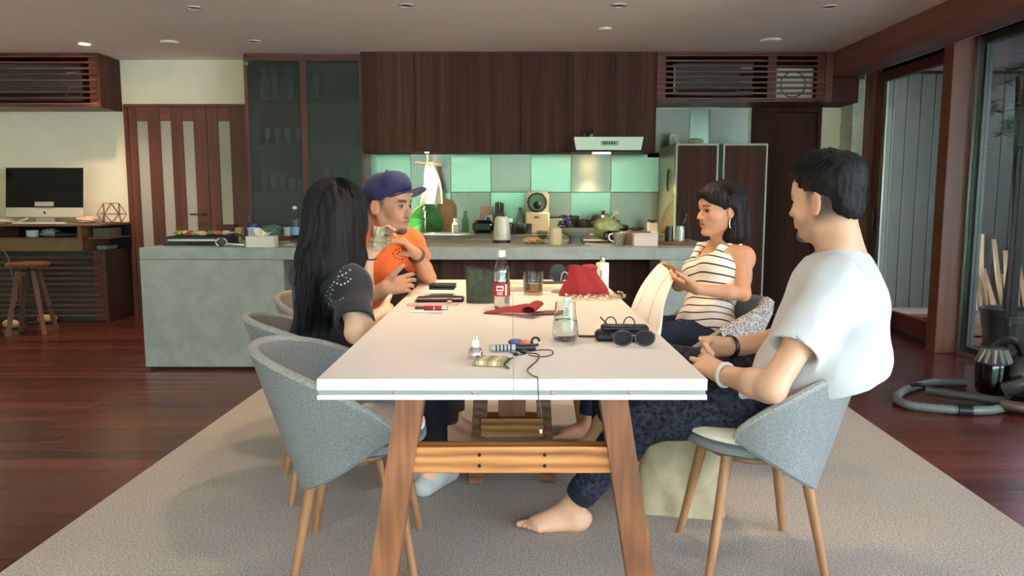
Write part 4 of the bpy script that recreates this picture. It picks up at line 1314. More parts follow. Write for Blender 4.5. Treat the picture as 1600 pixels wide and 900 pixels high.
def nets(Vv, axes):
    ins = Vv < 0
    c = ins[:-1, :-1, :-1].astype(np.int8)
    tot = np.zeros_like(c)
    for dx in (0, 1):
        for dy in (0, 1):
            for dz in (0, 1):
                tot += ins[dx:ins.shape[0] - 1 + dx, dy:ins.shape[1] - 1 + dy, dz:ins.shape[2] - 1 + dz]
    act = (tot > 0) & (tot < 8)
    I, J, K = np.nonzero(act)
    n = len(I)
    idm = np.full(act.shape, -1, dtype=np.int32)
    idm[I, J, K] = np.arange(n)
    acc = np.zeros((n, 3)); cnt = np.zeros(n)
    corners = [(0, 0, 0), (1, 0, 0), (0, 1, 0), (1, 1, 0), (0, 0, 1), (1, 0, 1), (0, 1, 1), (1, 1, 1)]
    val = [Vv[I + a, J + b, K + g].astype(np.float64) for a, b, g in corners]
    pos = [np.stack([axes[0][I + a], axes[1][J + b], axes[2][K + g]], 1) for a, b, g in corners]
    for a in range(8):
        for b in range(a + 1, 8):
            if sum(abs(x - y) for x, y in zip(corners[a], corners[b])) != 1:
                continue
            m = (val[a] < 0) != (val[b] < 0)
            t = val[a][m] / (val[a][m] - val[b][m])
            acc[m] += pos[a][m] + (pos[b][m] - pos[a][m]) * t[:, None]
            cnt[m] += 1
    verts = acc / np.maximum(cnt, 1)[:, None]
    faces = []
    for ax in range(3):
        sl0 = [slice(None)] * 3; sl1 = [slice(None)] * 3
        sl0[ax] = slice(0, -1); sl1[ax] = slice(1, None)
        s0, s1 = ins[tuple(sl0)], ins[tuple(sl1)]
        e = np.nonzero(s0 != s1)
        b, g = (ax + 1) % 3, (ax + 2) % 3
        m = (e[b] > 0) & (e[g] > 0) & (e[b] < act.shape[b]) & (e[g] < act.shape[g])
        e = [q[m] for q in e]
        fl = s0[e[0], e[1], e[2]]
        def cell(db, dg):
            q = list(e); q[b] = q[b] + db; q[g] = q[g] + dg
            return idm[q[0], q[1], q[2]]
        quad = np.stack([cell(-1, -1), cell(0, -1), cell(0, 0), cell(-1, 0)], 1)
        quad[~fl] = quad[~fl][:, ::-1]
        faces.append(quad)
    F = np.concatenate(faces)
    F = F[(F >= 0).all(1)]
    return verts, F
def np_mesh(name, verts, F, mat, parent=None, col=None, attr=None):
    me = bpy.data.meshes.new(name)
    n = len(verts)
    me.vertices.add(n); me.vertices.foreach_set('co', verts.astype(np.float32).ravel())
    me.loops.add(F.size); me.loops.foreach_set('vertex_index', F.astype(np.int32).ravel())
    me.polygons.add(len(F))
    me.polygons.foreach_set('loop_start', np.arange(0, F.size, 4, dtype=np.int32))
    me.polygons.foreach_set('loop_total', np.full(len(F), 4, dtype=np.int32))
    me.update(calc_edges=True); me.validate()
    me.polygons.foreach_set('use_smooth', np.ones(len(me.polygons), dtype=bool))
    if col is not None:
        a = me.attributes.new('Col', 'FLOAT_COLOR', 'POINT')
        a.data.foreach_set('color', np.concatenate([col, np.ones((n, 1))], 1).astype(np.float32).ravel())
    if attr is not None:
        a = me.attributes.new('st', 'FLOAT', 'POINT')
        a.data.foreach_set('value', attr.astype(np.float32))
    me.materials.append(mat)
    me.update()
    return link(name, me, parent)
def wrinkle(seed, amp, freq, aniso=(1, 1, 1), n=7):
    rn = np.random.RandomState(seed)
    D = rn.normal(size=(n, 3)); D /= np.linalg.norm(D, axis=1)[:, None]
    Fq = freq * rn.uniform(0.6, 1.8, n); ph = rn.uniform(0, 6.28, n)
    D2 = rn.normal(size=(n, 3)); D2 /= np.linalg.norm(D2, axis=1)[:, None]
    an = np.array(aniso)
    def fn(p):
        q = p * an
        d = 0
        for i in range(n):
            w = 1.2 * np.sin(q @ D2[i] * freq * 0.45 + ph[i] * 2)
            sgn = np.sin(q @ D[i] * Fq[i] + ph[i] + w)
            d = d + (1 - np.abs(sgn)) - 0.36
        return -amp * d / math.sqrt(n)
    return fn
def frame(f, u):
    """rows: forward, left, up"""
    f = unit(f); u = np.asarray(u, float)
    u = unit(u - f * (u @ f)); l = np.cross(u, f)
    return np.array([f, l, u])

# ---------------------------------------------------------------- anatomy
def add_head(B, o, F, s=1.0, female=False, neck=None, neck_r=0.056):
    o = A(o)
    T = lambda x, y, z: o + s * (x * F[0] + y * F[1] + z * F[2])
    e = lambda c, r, k=0.02, op='u': B.ell(T(*c), np.array(r) * s, F, k * s, op)
    co = lambda a, b, ra, rb, k=0.012, op='u': B.cone(T(*a), T(*b), ra * s, rb * s, k * s, op)
    e((-0.014, 0, 0.044), (0.098, 0.077, 0.090))
    e((0.030, 0, -0.020), (0.066, 0.062, 0.085), 0.03)
    for y in (-1, 1):
        co((-0.004, 0.052 * y, -0.035), (0.008, 0.047 * y, -0.066), 0.022, 0.018, 0.02)
        co((0.008, 0.047 * y, -0.066), (0.070, 0.014 * y, -0.098), 0.017, 0.015, 0.02)
        e((0.062, 0.038 * y, -0.020), (0.030, 0.026, 0.026), 0.02)
        co((0.082, 0.034 * y, 0.024), (0.091, 0.010 * y, 0.020), 0.009 if female else 0.011, 0.010, 0.015)
    e((0.078, 0, -0.100), (0.018, 0.020, 0.016), 0.018)
    e((0.060, 0, 0.055), (0.040, 0.055, 0.045), 0.03)
    e((0.078, 0, -0.052), (0.022, 0.028, 0.024), 0.02)
    for y in (-1, 1):
        e((0.101, 0.030 * y, 0.001), (0.018, 0.017, 0.012), 0.012, 's')
    co((0.088, 0, 0.016), (0.112, 0, -0.024), 0.007, 0.010, 0.010)
    e((0.113, 0, -0.027), (0.010, 0.010, 0.009), 0.008)
    for y in (-1, 1):
        e((0.102, 0.012 * y, -0.031), (0.010, 0.007, 0.007), 0.006)
    co((0.094, -0.018, -0.058), (0.100, 0, -0.055), 0.0045, 0.0065, 0.006)
    co((0.094, 0.018, -0.058), (0.100, 0, -0.055), 0.0045, 0.0065, 0.006)
    co((0.091, -0.016, -0.064), (0.098, 0, -0.067), 0.005, 0.0075, 0.006)
    co((0.091, 0.016, -0.064), (0.098, 0, -0.067), 0.005, 0.0075, 0.006)
    co((0.098, -0.02, -0.0612), (0.104, 0, -0.0612), 0.0016, 0.0016, 0.003, 's')
    co((0.098, 0.02, -0.0612), (0.104, 0, -0.0612), 0.0016, 0.0016, 0.003, 's')
    for y in (-1, 1):
        # ear: helix ring, lobe, hollow
        c = (-0.012, 0.075 * y, -0.004)
        Fe = frame(F[0] + F[1] * 0.35 * y * -1, F[2] - F[0] * 0.22)
        B.ell(T(c[0], c[1] + 0.004 * y, c[2]), np.array((0.019, 0.008, 0.032)) * s, Fe, 0.006 * s)
        B.ell(T(c[0] + 0.004, c[1] + 0.014 * y, c[2] + 0.002), np.array((0.011, 0.008, 0.019)) * s, Fe, 0.005 * s, 's')
    if neck is not None:
        nb = A(neck)
        top = T(-0.028, 0, -0.040)
        B.cone(top, nb, neck_r * s * 0.98, neck_r * s * 1.12, 0.03)
        B.cone(T(0.02, 0, -0.085), nb + F[0] * 0.01, 0.030 * s, 0.035 * s, 0.04)
    return T
def add_torso(B, pel, neck, l, wid=0.19, dep=0.115, sh_l=None, sh_r=None, g=0.0, hips=0.16, belly=0.10, bust=0.0):
    pel, neck, l = A(pel), A(neck), unit(l)
    u = unit(neck - pel); l = unit(l - u * (l @ u)); f = np.cross(l, u)
    F = np.array([f, l, u])
    Lh = np.linalg.norm(neck - pel)
    B.ell(pel, (0.115 + g, hips + 0.015 + g, 0.115 + g), F, 0.04)
    B.ell(pel + u * Lh * 0.36 + f * 0.005, (belly + g, hips - 0.02 + g, 0.15 + g), F, 0.05)
    B.ell(pel + u * Lh * 0.68, (dep + g, wid - 0.03 + g, 0.17 + g), F, 0.05)
    if bust:
        for y in (-1, 1):
            B.ell(pel + u * Lh * 0.66 + f * 0.075 + l * 0.065 * y, (0.055 + g, 0.06 + g, 0.06 + g), F, 0.04)
    for sh in (sh_l, sh_r):
        if sh is not None:
            sh = A(sh)
            B.cone(neck - u * 0.03, sh, 0.05 + g * 0.7, 0.056 + g, 0.05)
            B.cone(pel + u * Lh * 0.72, sh - u * 0.02, 0.09 + g, 0.055 + g, 0.05)
    return F
def add_arm(B, sh, el, wr, r=(0.050, 0.040, 0.027), k=0.02):
    sh, el, wr = A(sh), A(el), A(wr)
    B.cone(sh, sh + (el - sh) * 0.55, r[0], r[0] * 0.88, 0.03)
    B.cone(sh + (el - sh) * 0.5, el, r[0] * 0.9, r[1], 0.03)
    m = el + (wr - el) * 0.35
    B.cone(el, m, r[1], r[1] * 1.02, k); B.cone(m, wr, r[1] * 1.02, r[2], k)
FL = ((0.042, 0.026, 0.021), (0.046, 0.030, 0.022), (0.042, 0.028, 0.021), (0.033, 0.021, 0.019))
def add_hand(B, w, d, n, thumb_side, s=1.0, curls=None, spread=0.06, thumb=None):
    """w wrist, d along the hand, n out of the palm, thumb_side toward the thumb"""
    w = A(w); d = unit(d); n = np.asarray(n, float); n = unit(n - d * (n @ d))
    t = np.asarray(thumb_side, float); t = unit(t - d * (t @ d) - n * (t @ n))
    curls = curls or [(25, 30, 20)] * 4
    off = (0.027, 0.009, -0.009, -0.026)
    for i in range(4):
        kn = w + s * (d * (0.088 - (0.006 if i == 3 else 0) + (0.003 if i == 1 else 0)) + t * off[i])
        B.cone(w + s * t * off[i] * 0.45 + s * d * 0.005, kn, 0.017 * s, 0.0105 * s, 0.016)
        p = kn; ang = 0.0
        sd = t * spread * (1.4 - i) * 0.7
        for j in range(3):
            ang += math.radians(curls[i][j])
            dr = unit(d * math.cos(ang) + n * math.sin(ang) + sd * math.cos(ang))
            q = p + dr * FL[i][j] * s
            r0 = (0.0098, 0.0086, 0.0078)[j] * s * (0.9 if i == 3 else 1); r1 = (0.0086, 0.0078, 0.0066)[j] * s * (0.9 if i == 3 else 1)
            B.cone(p, q, r0, r1, 0.004)
            p = q
    tb_ = w + s * (d * 0.022 + t * 0.022 + n * 0.006)
    td = unit(thumb) if thumb is not None else unit(d * 0.75 + t * 0.6 + n * 0.3)
    p1 = tb_ + td * 0.042 * s
    p2 = p1 + unit(td + d * 0.35) * 0.032 * s
    p3 = p2 + unit(td + d * 0.6) * 0.026 * s
    B.cone(tb_, p1, 0.016 * s, 0.0125 * s, 0.012); B.cone(p1, p2, 0.0115 * s, 0.0098 * s, 0.005); B.cone(p2, p3, 0.0098 * s, 0.0076 * s, 0.004)
def add_foot(B, an, d, u, s=1.0, inner=1):
    """an ankle, d toward the toes, u up through the shin"""
    an = A(an); d = unit(d); u = np.asarray(u, float); u = unit(u - d * (u @ d)); l = np.cross(u, d)
    F = np.array([d, l, u])
    B.ell(an - u * 0.045 * s - d * 0.035 * s, np.array((0.036, 0.03, 0.032)) * s, F, 0.03)
    B.cone(an - u * 0.015 * s + d * 0.01 * s, an - u * 0.052 * s + d * 0.12 * s, 0.034 * s, 0.022 * s, 0.03)
    B.cone(an - u * 0.058 * s - d * 0.03 * s, an - u * 0.062 * s + d * 0.125 * s + l * 0.012 * s * inner, 0.022 * s, 0.017 * s, 0.03)
    B.cone(an - u * 0.058 * s - d * 0.01 * s - l * 0.012 * s * inner, an - u * 0.063 * s + d * 0.11 * s - l * 0.022 * s * inner, 0.022 * s, 0.015 * s, 0.03)
    for i in range(5):
        a = an - u * 0.063 * s + d * (0.135 - 0.010 * i) * s + l * inner * (0.028 - 0.0155 * i) * s
        q = a + d * (0.040 - 0.005 * i) * s - u * 0.006 * s
        B.cone(a, q, (0.0125 if i == 0 else 0.0092 - 0.0004 * i) * s, (0.0115 if i == 0 else 0.0078) * s, 0.004)
def smooth01(x, a, b):
    t = np.clip((x - a) / (b - a), 0, 1)
    return t * t * (3 - 2 * t)
def skin_colour(verts, base, T, F, o, s, lips, brow, stubble=0.0, fade=None, female=False, blush=0.2, brow_w=0.006):
    base = np.array(lin(base)[:3]); col = np.tile(base, (len(verts), 1))
    q = (verts - A(o)) @ F.T / s
    x, y, z = q[:, 0], q[:, 1], q[:, 2]
    head = (np.abs(x) < 0.16) & (np.abs(y) < 0.12) & (z > -0.14) & (z < 0.16)
    ay = np.abs(y)
    def mixc(w, c):
        w = np.where(head, w, 0)[:, None]
        col[:] = col * (1 - w) + np.array(lin(c)[:3]) * w
    # cheeks, nose and ears a little redder
    w = np.exp(-((ay - 0.042) / 0.02) ** 2 - ((z + 0.02) / 0.02) ** 2) * (x > 0.03) * blush
    mixc(w, (200, 120, 100))
    mixc((ay > 0.072) * (np.abs(x + 0.012) < 0.03) * 0.3, (214, 130, 110))
    if fade is not None:
        mixc(fade(x, y, z), (40, 32, 28))
    if stubble:
        w = smooth01(-z, 0.082, 0.098) * smooth01(x, 0.055, 0.075) * (ay < 0.03)
        w = np.maximum(w, np.exp(-((z + 0.045) / 0.006) ** 2) * (ay < 0.024) * (x > 0.08))
        w2 = smooth01(-z, 0.03, 0.07) * smooth01(x, -0.01, 0.03) * 0.22
        mixc(np.clip(w * stubble + w2 * stubble, 0, 0.85), (48, 38, 34))
    if lips is not None:
        w = np.exp(-((z + 0.061) / 0.0085) ** 4) * np.exp(-(ay / 0.021) ** 4) * (x > 0.084)
        mixc(w * 0.85, lips)
        mixc(np.exp(-((z + 0.0612) / 0.0018) ** 2) * (ay < 0.021) * (x > 0.085) * 0.8, (70, 34, 32))
    # eyebrows
    zc = 0.026 + 0.05 * (ay - 0.028) - 3.0 * (ay - 0.030) ** 2 + (0.003 if female else 0)
    w = smooth01(brow_w - np.abs(z - zc), -0.002, 0.002) * smooth01(ay, 0.009, 0.015) * (1 - smooth01(ay, 0.046, 0.054)) * (x > 0.055)
    mixc(w * 0.9, brow)
    return col
def add_eyes(parent, T, F, s, only=None, female=False):
    m_w = plain('eye_white', (190, 180, 170), 0.25)
    m_i = plain('eye_iris', (30, 20, 16), 0.08)
    m_l = plain('eye_lash', (26, 20, 18), 0.7)
    for y in (-1, 1):
        c = T(0.0835, 0.031 * y, 0.002)
        Mx = Matrix.Translation(Vector(c)) @ Matrix(((F[0][0], F[1][0], F[2][0], 0), (F[0][1], F[1][1], F[2][1], 0), (F[0][2], F[1][2], F[2][2], 0), (0, 0, 0, 1))) @ Matrix.Scale(s, 4)
        eb = MB().ell((0, 0, 0), (0.0100, 0.0125, 0.0056), 16, 12, M=Mx).build('eye', m_w, None)
        put(eb, parent)
        MB().ell((0.0072, 0.0, 0), (0.0038, 0.0066, 0.0062), 12, 8, M=Mx).build('iris', m_i, eb)
        pts = [(0.0105 * math.cos(a) - 0.001 + 0.0015, 0.0145 * math.sin(a), 0.0062 * math.cos(a * 0.9)) for a in [(-1.35 + 2.7 * i / 10) for i in range(11)]]
        MB().tube(pts, [0.0008 + 0.0012 * math.sin(math.pi * i / 10) for i in range(11)], 6, M=Mx).build('eyelid', m_l, eb)
m_skin = vcol('skin', 0.5, 0.35, 0.12, 0.08, 350)
m_hair = None
def hair_mat(name, rgb, rough=0.62, spec=0.22):
    m = plain(name, rgb, rough, 0.0, 0.3, 60.0, 0.0, spec)
    return m
def strand_mesh(paths, r0, sides=3):
    """thin tapering locks"""
    mb = MB()
    for p, w in paths:
        n = len(p)
        mb.tube(p, [w * r0 * (0.55 + 0.6 * math.sin(math.pi * min(1, 0.15 + i / n))) * (1 if i < n - 1 else 0.15) for i in range(n)], sides, False)
    return mb
def person(label, base):
    return thing('person', label, 'person', base)
def put(o, root):
    """keep world-space mesh data while hanging it under the root"""
    o.parent = root
    o.matrix_parent_inverse = Matrix.Translation(-Vector(root.location))
    for c in o.children:
        pass
    return o
Z3 = np.array([0, 0, 1.0])
def leg(B, hip, knee, ank, r, k=0.03, flat=False):
    hip, knee, ank = A(hip), A(knee), A(ank)
    B.cone(hip, knee, r[0], r[1], 0.04)
    m = knee + (ank - knee) * 0.35
    B.cone(knee, m, r[1], r[2], k); B.cone(m, ank, r[2], r[3], k, 'u', flat)
def around(*pts, m=0.06):
    p = np.array([A(q) for q in pts])
    return (p.min(0) - m, p.max(0) + m)
def combine(f, g):
    return lambda p: f(p) + g(p)
def hair_paths(T, n, seed, fn):
    rn = random.Random(seed)
    out = []
    for _ in range(n):
        p = fn(rn)
        if p is not None:
            out.append(([Vector(T(*q)) for q in p], rn.uniform(0.7, 1.3)))
    return out
m_hairblack = hair_mat('hair_black', (20, 17, 16), 0.62)
m_hairbrown = hair_mat('hair_darkbrown', (28, 21, 19), 0.6)

# ================================================================ man in the white T-shirt
def build_white_shirt_man():
    root = person('man in a white T-shirt and dark speckled trousers sitting barefoot with clasped hands', (0.95, 2.38, 0))
    o = P(1291, 312, 2.35); o.z = 1.143
    F = frame((-0.62, 0.78, -0.06), Z3)
    s = 0.985
    neck = A(P(1318, 402, 2.36)); pel = A((0.905, 2.38, 0.565))
    l = np.array((-0.50, -0.87, 0))
    shl = neck + l * 0.160 + np.array((0, 0, -0.065)); shr = neck - l * 0.160 + np.array((0, 0, -0.065))
    ell_ = A(P(1206, 606, 2.08)); wrl = A(P(1130, 585, 2.25))
    elr = A(P(1246, 528, 2.63)); wrr = A(P(1138, 542, 2.46))
    hipl = (0.88, 2.295, 0.545); kneel = A(P(1003, 655, 2.44)); ankl = A(P(893, 788, 2.56)); ankl[2] = 0.098
    hipr = (0.90, 2.46, 0.55); kneer = A((0.50, 2.60, 0.585)); ankr = A((0.335, 2.76, 0.335))
    B = Body()
    add_torso(B, pel, neck, l, 0.18, 0.105, shl, shr, -0.006)
    T = add_head(B, o, F, s, False, neck, 0.060)
    add_arm(B, shl, ell_, wrl, (0.047, 0.039, 0.027)); add_arm(B, shr, elr, wrr, (0.047, 0.038, 0.027))
    tl = A(P(1078, 556, 2.37)); tr = A(P(1080, 545, 2.38))
    add_hand(B, wrl, tl - wrl, (-0.1, 0.75, -0.35), (0, 0.2, 1), 1.06, [(30, 42, 25), (36, 45, 25), (42, 45, 25), (46, 45, 25)], 0.05, thumb=(-0.75, 0.5, 0.12))
    add_hand(B, wrr, tr - wrr, (0.1, -0.8, -0.35), (0, 0, 1), 1.06, [(28, 40, 25), (34, 42, 25), (40, 42, 25), (44, 42, 25)], 0.05, thumb=(-0.75, -0.3, 0.18))
    leg(B, hipl, kneel, ankl, (0.082, 0.055, 0.052, 0.034)); leg(B, hipr, kneer, ankr, (0.082, 0.055, 0.052, 0.034))
    add_foot(B, ankl, (-1, -0.10, 0.0), Z3, 1.02, -1)
    dr = unit(np.array((-0.17, -0.01, -0.09)))
    add_foot(B, ankr, dr, np.array((-0.3, 0.1, 1)), 1.0, 1)
    bx = [around(T(0, 0, 0.01), m=0.17), around(wrl, tl, wrr, tr, m=0.05), around(ankl, ankl + np.array((-0.19, 0, -0.05)), m=0.05)]
    v, f = B.mesh(0.0032, 0.0065, bx)
    def fade(x, y, z):
        ay = np.abs(y)
        w = smooth01(z + 0.25 * (x + 0.06), -0.075, -0.015) * (1 - smooth01(x + 0.3 * z, -0.03, 0.0)) * 0.92
        up = smooth01(z, 0.005, 0.04) * (1 - smooth01(x - 0.35 * z, 0.0, 0.03)) * 0.9
        side = np.exp(-((x - 0.016) / 0.012) ** 2) * smooth01(z, -0.035, 0.03) * 0.75
        w = np.maximum(np.maximum(w, up), side)
        return np.clip(np.where((np.abs(x + 0.014) < 0.026) & (ay > 0.076) & (z < 0.034), 0, w), 0, 0.93)
    col = skin_colour(v, (206, 160, 128), T, F, o, s, (170, 105, 92), (40, 32, 28), 0.9, fade)
    put(np_mesh('body', v, f, m_skin, None, col), root)
    add_eyes(root, T, F, s)
    # hair: hull and combed locks
    H = Body(wrinkle(3, 0.004, 170, (1, 1, 0.5), 6))
    H.ell(T(-0.016, 0, 0.062), np.array((0.108, 0.083, 0.088)) * s, F, 0.02)
    H.ell(T(0.03, 0, 0.104), np.array((0.072, 0.066, 0.044)) * s, F, 0.02)
    H.ell(T(-0.05, 0, 0.10), np.array((0.07, 0.066, 0.055)) * s, F, 0.02)
    H.ell(T(-0.070, 0, -0.005), np.array((0.044, 0.064, 0.06)) * s, F, 0.02)
    H.ell(T(0.115, 0, 0.015), np.array((0.06, 0.12, 0.065)) * s, F, 0.012, 's')
    H.ell(T(0.03, 0.10, -0.02), np.array((0.06, 0.05, 0.062)) * s, F, 0.02, 's')
    H.ell(T(0.03, -0.10, -0.02), np.array((0.06, 0.05, 0.062)) * s, F, 0.02, 's')
    H.plane(T(-0.05, 0, -0.030), -F[2] + 0.55 * F[0], 0.01)
    v, f = H.mesh(0.004, 0.004)
    hr = put(np_mesh('hair', v, f, m_hairblack), root)
    def lock(rn):
        a = rn.uniform(-math.pi, math.pi); e = rn.uniform(0.25, 1.35)
        x, y, z = math.cos(a) * math.cos(e), math.sin(a) * math.cos(e), math.sin(e)
        p = np.array((-0.012 + 0.106 * x, 0.085 * y, 0.058 + 0.090 * z + (0.010 if e > 0.6 else 0)))
        if p[0] > 0.06 and p[2] < 0.075: return None
        # swirl from the crown at the back, forward over the top
        cr = np.array((-0.07, 0.01, 0.13))
        t = p - cr; nrm = unit(p - np.array((-0.012, 0, 0.05)))
        t = unit(t + np.array((0.02, 0, 0)) - nrm * (t @ nrm)); sw = np.cross(nrm, t)
        L = rn.uniform(0.022, 0.045) * (1.25 if e > 0.7 else 0.75); c = rn.uniform(-0.9, 1.1)
        lift = rn.uniform(0.0, 0.5) if e > 0.75 else rn.uniform(-0.15, 0.1)
        pts = []
        for i in range(6):
            u = i / 5
            q = p - nrm * 0.004 + t * L * u + sw * c * L * u * u * 0.8 + nrm * (lift * L * u - 0.22 * L * u * u)
            pts.append(tuple(q))
        return pts
    put(strand_mesh(hair_paths(T, 2400, 5, lock), 0.0023).build('hair_locks', m_hairblack, None, True, 80), root)
    # T-shirt
    S = Body(combine(wrinkle(11, 0.004, 26, (1, 1, 0.6), 8), wrinkle(13, 0.006, 13, (1, 1, 0.6), 5))); S.dmax = 0.02
    add_torso(S, pel + np.array((0.0, 0, 0.02)), neck, l, 0.185, 0.115, shl, shr, 0.008, 0.165, 0.115)
    S.ell((1.0, 2.32, 0.70), (0.135, 0.215, 0.14), None, 0.06)
    S.ell((0.95, 2.25, 0.66), (0.12, 0.16, 0.10), None, 0.06)
    S.ell(neck + np.array((0.01, 0.0, -0.15)), (0.128, 0.15, 0.13), None, 0.06)
    S.ell((0.93, 2.33, 0.61), (0.17, 0.20, 0.10), None, 0.06)
    S.cone(A(P(1250, 585, 2.28)), A(P(1165, 622, 2.30)), 0.075, 0.035, 0.06)
    S.cone(A((0.98, 2.48, 0.62)), A((0.85, 2.44, 0.64)), 0.08, 0.04, 0.05)
    S.plane((1.13, 2.3, 0.658), (0.30, 0, -1), 0.006)
    hem = shl + (ell_ - shl) * 0.66
    S.cone(shl - np.array((0.0, 0, 0.0)), hem, 0.066, 0.074, 0.04, 'u', True)
    hemr = shr + (elr - shr) * 0.66
    S.cone(shr, hemr, 0.07, 0.072, 0.04, 'u', True)
    S.cone(hem - (ell_ - shl) * 0.10, hem + (ell_ - shl) * 0.1, 0.060, 0.062, 0.004, 's')
    S.cone(hemr - (elr - shr) * 0.10, hemr + (elr - shr) * 0.1, 0.058, 0.060, 0.004, 's')
    nd_ = unit(A(T(-0.028, 0, -0.05)) - neck)
    S.cone(neck + nd_ * 0.018 + np.array((-0.030, 0.018, -0.006)), neck + nd_ * 0.2, 0.066, 0.09, 0.006, 's')
    v, f = S.mesh(0.005, 0.005)
    m_tee = plain('white_cotton', (190, 192, 192), 0.85, sheen=0.2, bump=0.05, scale=900)
    put(np_mesh('t_shirt', v, f, m_tee), root)
    # trousers
    Tr = Body(wrinkle(21, 0.004, 34, (1, 1, 1), 6)); Tr.dmax = 0.02
    Tr.ell(pel + np.array((0, 0, -0.01)), (0.125, 0.175, 0.105), frame((-0.87, 0.5, 0), Z3), 0.04)
    cl = kneel + (ankl - kneel) * 0.86; cr_ = kneer + (ankr - kneer) * 0.86
    leg(Tr, hipl, kneel, cl, (0.098, 0.076, 0.070, 0.052), 0.03, True)
    leg(Tr, hipr, kneer, cr_, (0.098, 0.074, 0.066, 0.050), 0.03, True)
    v, f = Tr.mesh(0.006, 0.006)
    m_tr = speckle('speckled_navy', (18, 21, 32), (58, 62, 76), 60.0, 0.9, 0.1)
    nt = m_tr.node_tree
    put(np_mesh('trousers', v, f, m_tr), root)
    for c, a_, m_ in ((cl, ankl - kneel, 'trouser_cuff'), (cr_, ankr - kneer, 'trouser_cuff')):
        d = unit(a_)
        q = MB().tube([Vector(c - d * 0.035), Vector(c - d * 0.005), Vector(c + d * 0.012)], [0.056, 0.055, 0.050], 20)
        put(q.build(m_, plain('navy_rib', (20, 23, 34), 0.9), None), root)
    # wrist wear
    def band(w, e, r, t, mat, name, at=0.03):
        d = unit(w - e); c = w - d * at
        u1 = unit(np.cross(d, Z3)); u2 = np.cross(d, u1)
        pts = [Vector(c + (u1 * math.cos(a) + u2 * math.sin(a)) * r) for a in [i * math.pi / 12 for i in range(25)]]
        q = MB().tube(pts, t, 6, False)
        return put(q.build(name, mat, None), root)
    band(wrl, ell_, 0.034, 0.0058, plain('bracelet_white', (214, 216, 206), 0.5, bump=0.5, scale=300), 'bracelet', 0.01)
    band(wrr, elr, 0.032, 0.0075, m_black, 'wristwatch', 0.01)
build_white_shirt_man()

